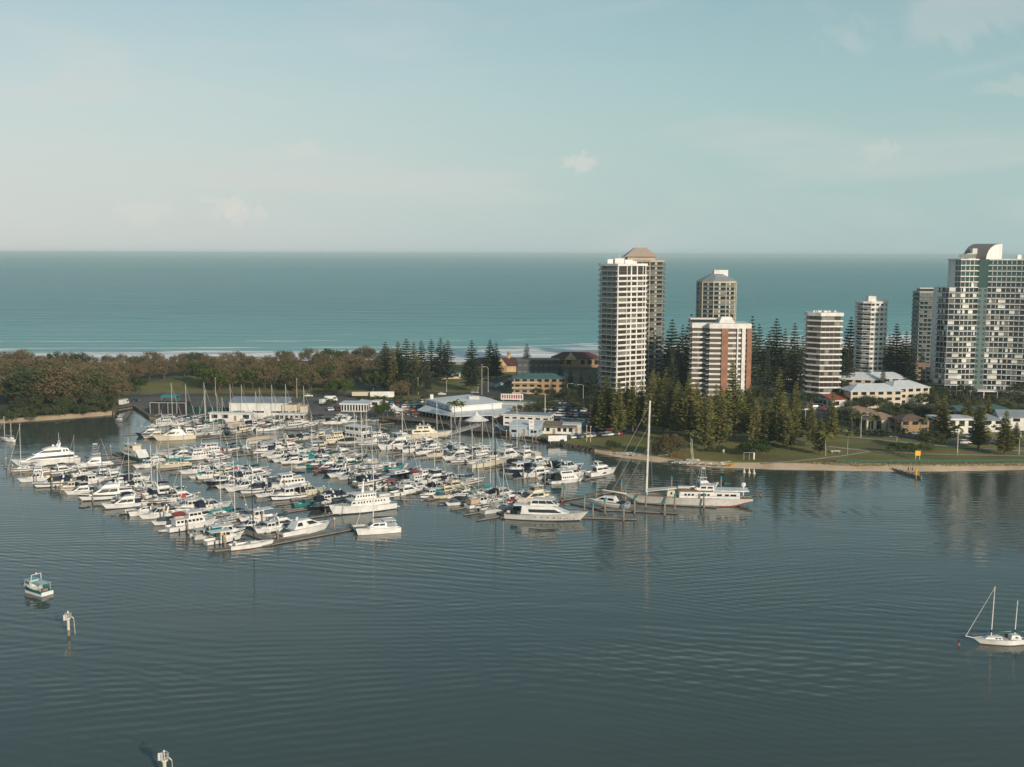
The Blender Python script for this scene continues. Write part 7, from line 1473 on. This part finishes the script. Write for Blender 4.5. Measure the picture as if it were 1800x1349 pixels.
c, f = cabin(.2, 2.9, 2.5, 1.3, 2.9, .1, .6, 2.3, white, .85); i = P.add('wheelhouse', c); glaze(P, i, f, [(.15, .45), (.55, .85)], .45, .85); m = MB(); m.box((1.2, 0, 3.0), (2.6, 2.5, .1), mat('pale_teal_roof', (.22, .48, .50), .5)); P.add('roof', m, i)
m = MB(); m.box((-2.3, 0, 2.75), (3.6, 2.8, .1), mat('pale_teal_roof', (.22, .48, .50))); m.box((-2.3, 0, 2.82), (2.4, 1.4, .05), lgrey); j = P.add('deck_awning', m); m = MB()
for x in (-3.9, -.8):
    for y in (-1.3, 1.3): m.tube((x, y, 1), (x, y, 2.7), .04, white, n=4)
P.add('awning_post', m, j); m = MB()
for s in (-1, 1): m.tube((-.2, s * 1.4, 1.2), (-.6, s * 1.2, 4.4), .08, white, n=5)
m.tube((-.6, -1.2, 4.4), (-.6, 1.2, 4.4), .08, white, n=5); P.add('gantry', m); m = MB(); m.ball((-.6, 0, 4.6), .2, white); P.add('radar_dome', m); m = MB(); m.box((-3.6, 0, 1.2), (.8, 1.2, .6), wood); P.add('deck_box', m); rail(P, L, B, 1.9, 1.2)
two(P, 'fishing_boat', (82, 1047), (43, 1036), 0, 'small teal and white fishing boat moored alone at lower left', 'fishing boat', 8.6)
# ---------------------------------------------------------------- jetties, piles and navigation marks
def jetty(name, pts, w, label, fingers=None, flen=11, spacing=8.5, sides=(1, -1)):
    P = [G(*p, 0) for p in pts]; e = empty(name, P[0], 0, 1, label, 'jetty'); o = P[0]
    for a, b in zip(P, P[1:]):
        d = (b - a); L_ = d.length; m = MB(); c = (a + b) / 2 - o; rz = math.atan2(d.y, d.x)
        m.box((c.x, c.y, .32), (L_ + w * .5, w, .26), pontoon_m, rz); i = m.build('walkway', e); m = MB(); m.box((c.x, c.y, .10), (L_ + w * .4, w - .3, .3), black, rz); m.build('float', i)
    if fingers:
        k = 0
        for a, b in zip(P, P[1:]):
            d = b - a; L_ = d.length; n = int(L_ / spacing)
            for q in range(n + 1):
                c = a + d * ((q + .1) / max(1, n + .2)) - o; u = Vector((math.cos(FA), math.sin(FA), 0))
                for s in sides: m = MB(); cc = c + u * s * (flen / 2 + .6); m.box((cc.x, cc.y, .30), (flen, 1.0, .24), pontoon_m, FA); m.build('finger', e)
    return e
jetty('floating_jetty', [(96, 822), (180, 846), (260, 874), (340, 903), (400, 925), (478, 953)], 2.6, 'front floating jetty with boats on both sides, nearest the open water', True)
jetty('floating_jetty', [(200, 798), (238, 811), (330, 822), (400, 842), (480, 866), (560, 892), (600, 905)], 2.4, 'second floating jetty from the front, starting beside the green-hulled yacht', True)
jetty('floating_jetty', [(392, 790), (460, 797), (520, 806), (600, 824), (700, 847), (800, 872), (895, 908)], 2.4, 'third floating jetty from the front, starting at the red float', True)
jetty('floating_jetty', [(255, 762), (330, 766), (430, 770), (520, 776), (640, 786), (760, 798), (860, 812), (960, 832), (1030, 845)], 2.4, 'fourth floating jetty from the front, ending below the beach', True, 10)
jetty('floating_jetty', [(275, 748), (400, 752), (540, 757), (560, 748), (668, 748)], 2.2, 'rearmost floating jetty right below the quay sheds', True, 8, 8.5, (1,))
jetty('tee_pontoon', [(380, 969), (475, 958), (624, 930)], 2.6, 'long plain pontoon crossing the seaward end of the front jetty')
jetty('link_pontoon', [(130, 826), (240, 812)], 2.4, 'short pontoon linking the green-hulled yacht berth to the left berths')
jetty('side_pontoon', [(10, 823), (60, 819), (138, 816)], 2.4, 'pontoon along the near side of the long white motor yacht at left')
jetty('outer_pontoon', [(892, 900), (970, 883), (1082, 865)], 2.4, 'pontoon running back from the large white yacht toward the ship bow')
jetty('outer_pontoon', [(1026, 911), (1116, 914)], 2.2, 'nearest short pontoon right of the large white motor yacht')
jetty('outer_pontoon', [(1008, 886), (1060, 897), (1187, 903)], 2.4, 'long pontoon in front of the grey-hulled yacht')
jetty('outer_pontoon', [(1080, 880), (1160, 887), (1256, 892)], 2.4, 'pontoon lying against the near side of the tall-masted ship')
jetty('slipway_pontoon', [(213, 742), (229, 724)], 2.4, 'small sloping pontoon and ramp by the left slipway yard')
jetty('public_pontoon', [(884, 769), (944, 778)], 2.6, 'low public pontoon below the pale blue boat shed')
e = jetty('service_dock', [(640, 889), (645, 889)], .5, 'tiny mooring float under the expedition yacht bow') if False else None
def ramp(a, b, z0, z1, label):
    A, B_ = G(*a, 0), G(*b, 0); e = empty('access_ramp', A, 0, 1, label, 'ramp'); d = B_ - A; n = Vector((-d.y, d.x, 0)).normalized() * .8
    m = MB(); m.hexa([(-n) + Vector((0, 0, z0)), d - n + Vector((0, 0, z1)), d + n + Vector((0, 0, z1)), n + Vector((0, 0, z0))], [(-n) + Vector((0, 0, z0 + .15)), d - n + Vector((0, 0, z1 + .15)), d + n + Vector((0, 0, z1 + .15)), n + Vector((0, 0, z0 + .15))], alu); m.build('deck', e)
    for s in (-1, 1):
        m = MB(); k = n * s
        for h in (.6, 1.1): m.tube(k + Vector((0, 0, z0 + h)), d + k + Vector((0, 0, z1 + h)), .05, white, n=4)
        for t in range(6): q = d * t / 5 + k; zz = z0 + (z1 - z0) * t / 5; m.tube(q + Vector((0, 0, zz)), q + Vector((0, 0, zz + 1.1)), .04, white, n=4)
        m.build('handrail', e)
ramp((776, 771), (842, 758), .5, 2.3, 'long pale access ramp from the cream yacht berth up to the clubhouse quay')
ramp((895, 766), (872, 757), .5, 2.4, 'left white gangway ramp of the public pontoon')
ramp((926, 772), (904, 758), .5, 2.4, 'right white gangway ramp of the public pontoon')
pp = Proto(); m = MB(); m.tube((0, 0, -2), (0, 0, 3.6), .24, wood, .22, 8); pp.add('post', m); m = MB(); m.tube((0, 0, 3.6), (0, 0, 4.0), .3, white, .05, 8); pp.add('cap', m)
pt = Proto(); m = MB(); m.tube((0, 0, -2), (0, 0, 4.2), .3, wood, .28, 8); pt.add('post', m); m = MB(); m.tube((0, 0, 3.7), (0, 0, 4.8), .34, mat('teal_plastic', (.02, .22, .25), .5), .33, 8); pt.add('sleeve', m)
py_ = Proto(); m = MB(); m.tube((0, 0, -2), (0, 0, 3.6), .26, wood, .24, 8); py_.add('post', m); m = MB(); m.tube((0, 0, 3.3), (0, 0, 3.9), .30, mat('yellow_plastic', (.75, .38, .02), .5), .28, 8); py_.add('cap', m)
def piles(P, pts, where, adj):
    for i, (x, y) in enumerate(sorted(pts)): P.place('mooring_pile', G(x, y, 0), 0, 1, f'{adj} mooring pile {where}, {ordn(i)} from left', 'mooring pile', 'mooring piles ' + where)
piles(pp, [(11, 823), (23, 836), (37, 846), (64, 853), (163, 882), (205, 892), (250, 905), (330, 936), (369, 951)], 'at the bow line of the front berths', 'white-capped')
piles(py_, [(92, 860), (106, 866), (268, 908), (288, 917), (305, 926), (392, 962), (396, 965)], 'at the bow line of the front berths', 'yellow-topped')
piles(pp, [(116, 812), (323, 875), (350, 886), (371, 898), (432, 908), (461, 919), (487, 925), (445, 924), (526, 940), (588, 934), (489, 953), (280, 868), (300, 880)], 'between the front jetty and the channel', 'pale-capped')
piles(pp, [(541, 866), (569, 874), (598, 880), (500, 862), (470, 868), (528, 874), (572, 902), (195, 800), (400, 795), (445, 800), (280, 830)], 'around the second jetty', 'dark-topped')
piles(pp, [(700, 866), (752, 860), (775, 868), (822, 888), (862, 900), (868, 902), (910, 896), (655, 840), (610, 830), (825, 892), (878, 880), (640, 862)], 'around the third jetty', 'pale-capped')
piles(pp, [(249, 764), (256, 765), (305, 768), (500, 782), (690, 796), (730, 800), (850, 828), (942, 846), (958, 850), (920, 842), (430, 756), (375, 752), (560, 756)], 'around the fourth jetty', 'pale-capped')
piles(pt, [(1027, 896), (1042, 912), (1063, 902), (1096, 915), (1115, 902), (1099, 884), (1135, 892), (1168, 905), (1186, 895), (1237, 893), (1180, 862), (1267, 862), (976, 896), (992, 880), (1048, 880), (1092, 868)], 'around the right-hand pontoons', 'teal-sleeved')
piles(pp, [(890, 772), (897, 773), (936, 778), (942, 777), (867, 768), (912, 775), (918, 775)], 'along the public pontoon', 'white-capped')
# red ensigns and floats
for x, y, lab in ((391, 797, 'orange round float on the pontoon at the start of the third jetty'), (683, 869, 'pinkish-red round buoy in the channel right of the expedition yacht'), (1685, 1136, 'small red mooring buoy left of the lone ketch'), (1337, 872, 'red buoy just off the stern of the tall-masted ship'), (988, 883, 'red and white box float on the pontoon behind the large white yacht'), (205, 809, 'red ring buoy on the link pontoon near the green-hulled yacht')):
    e = empty('buoy', G(x, y, .1 if x > 600 else .5), 0, 1, lab, 'buoy'); m = MB(); m.ball((0, 0, .35), .75 if x < 400 and x != 205 else (.3 if x > 1600 else .42), mat('buoy_red', (.50, .07, .04), .5), 6, 10); m.build('float', e); m = MB(); m.tube((0, 0, .9), (0, 0, 1.4), .08, black); m.build('shackle', e)
def navmark(px, py, top, label):
    p = G(px, py, 0); e = empty('channel_marker', p, R(20), 1, label, 'channel marker'); H = ZAT(top, p.y) if top else 8.0
    e.scale = (.78, .78, 1)
    m = MB(); m.tube((0, 0, -3), (0, 0, 1.2), .42, wood, .40, 10); m.build('pile_base', e); m = MB(); m.tube((0, 0, 1.2), (0, 0, H - 1.3), .38, cream, .36, 10)
    for z in (1.9, 3.2, 4.5): m.tube((0, 0, z), (0, 0, z + .08), .41, cgrey, n=10)
    m.build('pillar', e)
    m = MB(); m.tube((0, 0, H - 1.4), (0, 0, H - 1.15), .72, cream, n=8); pl = m.build('platform', e); m = MB()
    for k in range(8): a = 6.283 * k / 8; m.tube((.8 * math.cos(a), .8 * math.sin(a), H - 1.2), (.8 * math.cos(a), .8 * math.sin(a), H - .2), .045, lgrey, n=4)
    for z in (.2, .65): m.path([(.8 * math.cos(6.283 * k / 8), .8 * math.sin(6.283 * k / 8), H - z) for k in range(9)], .04, lgrey, 4)
    m.build('guard_rail', pl); m = MB(); m.tube((0, 0, H - 1.15), (0, 0, H - .1), .16, lgrey); m.tube((0, 0, H - .1), (0, 0, H + .25), .22, white, n=8); m.build('lantern', e)
    m = MB(); m.box((-.75, -.1, 3.9), (.9, .08, 1.2), lgrey); m.build('day_board', e); m = MB()
    for y in (-.25, .25): m.path([(.85, y, H - 1.0), (1.4, y, H - 1.5), (1.6, y, .1)], .06, cream, 4)
    for k in range(int((H - 2.2) / .6)): m.tube((1.57, -.25, .4 + k * .6), (1.57, .25, .4 + k * .6), .04, cream, n=4)
    m.build('ladder', e)
navmark(121, 1117, 1079, 'cream channel marker pile with ladder and railed top, lower left water')
navmark(290, 1372, 1324, 'cream channel marker pile cut by the bottom edge of the picture')
person(484, 948, .45, shirts[1], pn('white_trousers', (.6, .6, .58)), 1.0, 'person in red standing on the T-shaped pontoon beside the racing sloop')
# ---------------------------------------------------------------- haze
hm = bpy.data.materials.new('sea_haze'); hm.use_nodes = True; t = hm.node_tree; t.nodes.clear()
ho = t.nodes.new('ShaderNodeOutputMaterial'); hv = t.nodes.new('ShaderNodeVolumePrincipled')
hv.inputs['Color'].default_value = (.74, .96, 1.0, 1); hv.inputs['Density'].default_value = HAZE; hv.inputs['Anisotropy'].default_value = 0.0
t.links.new(hv.outputs[0], ho.inputs['Volume'])
mb = MB(); mb.box((0, 20500, 45.5), (92000, 47000, 101), hm); tag(mb.build('haze'), kind='stuff')
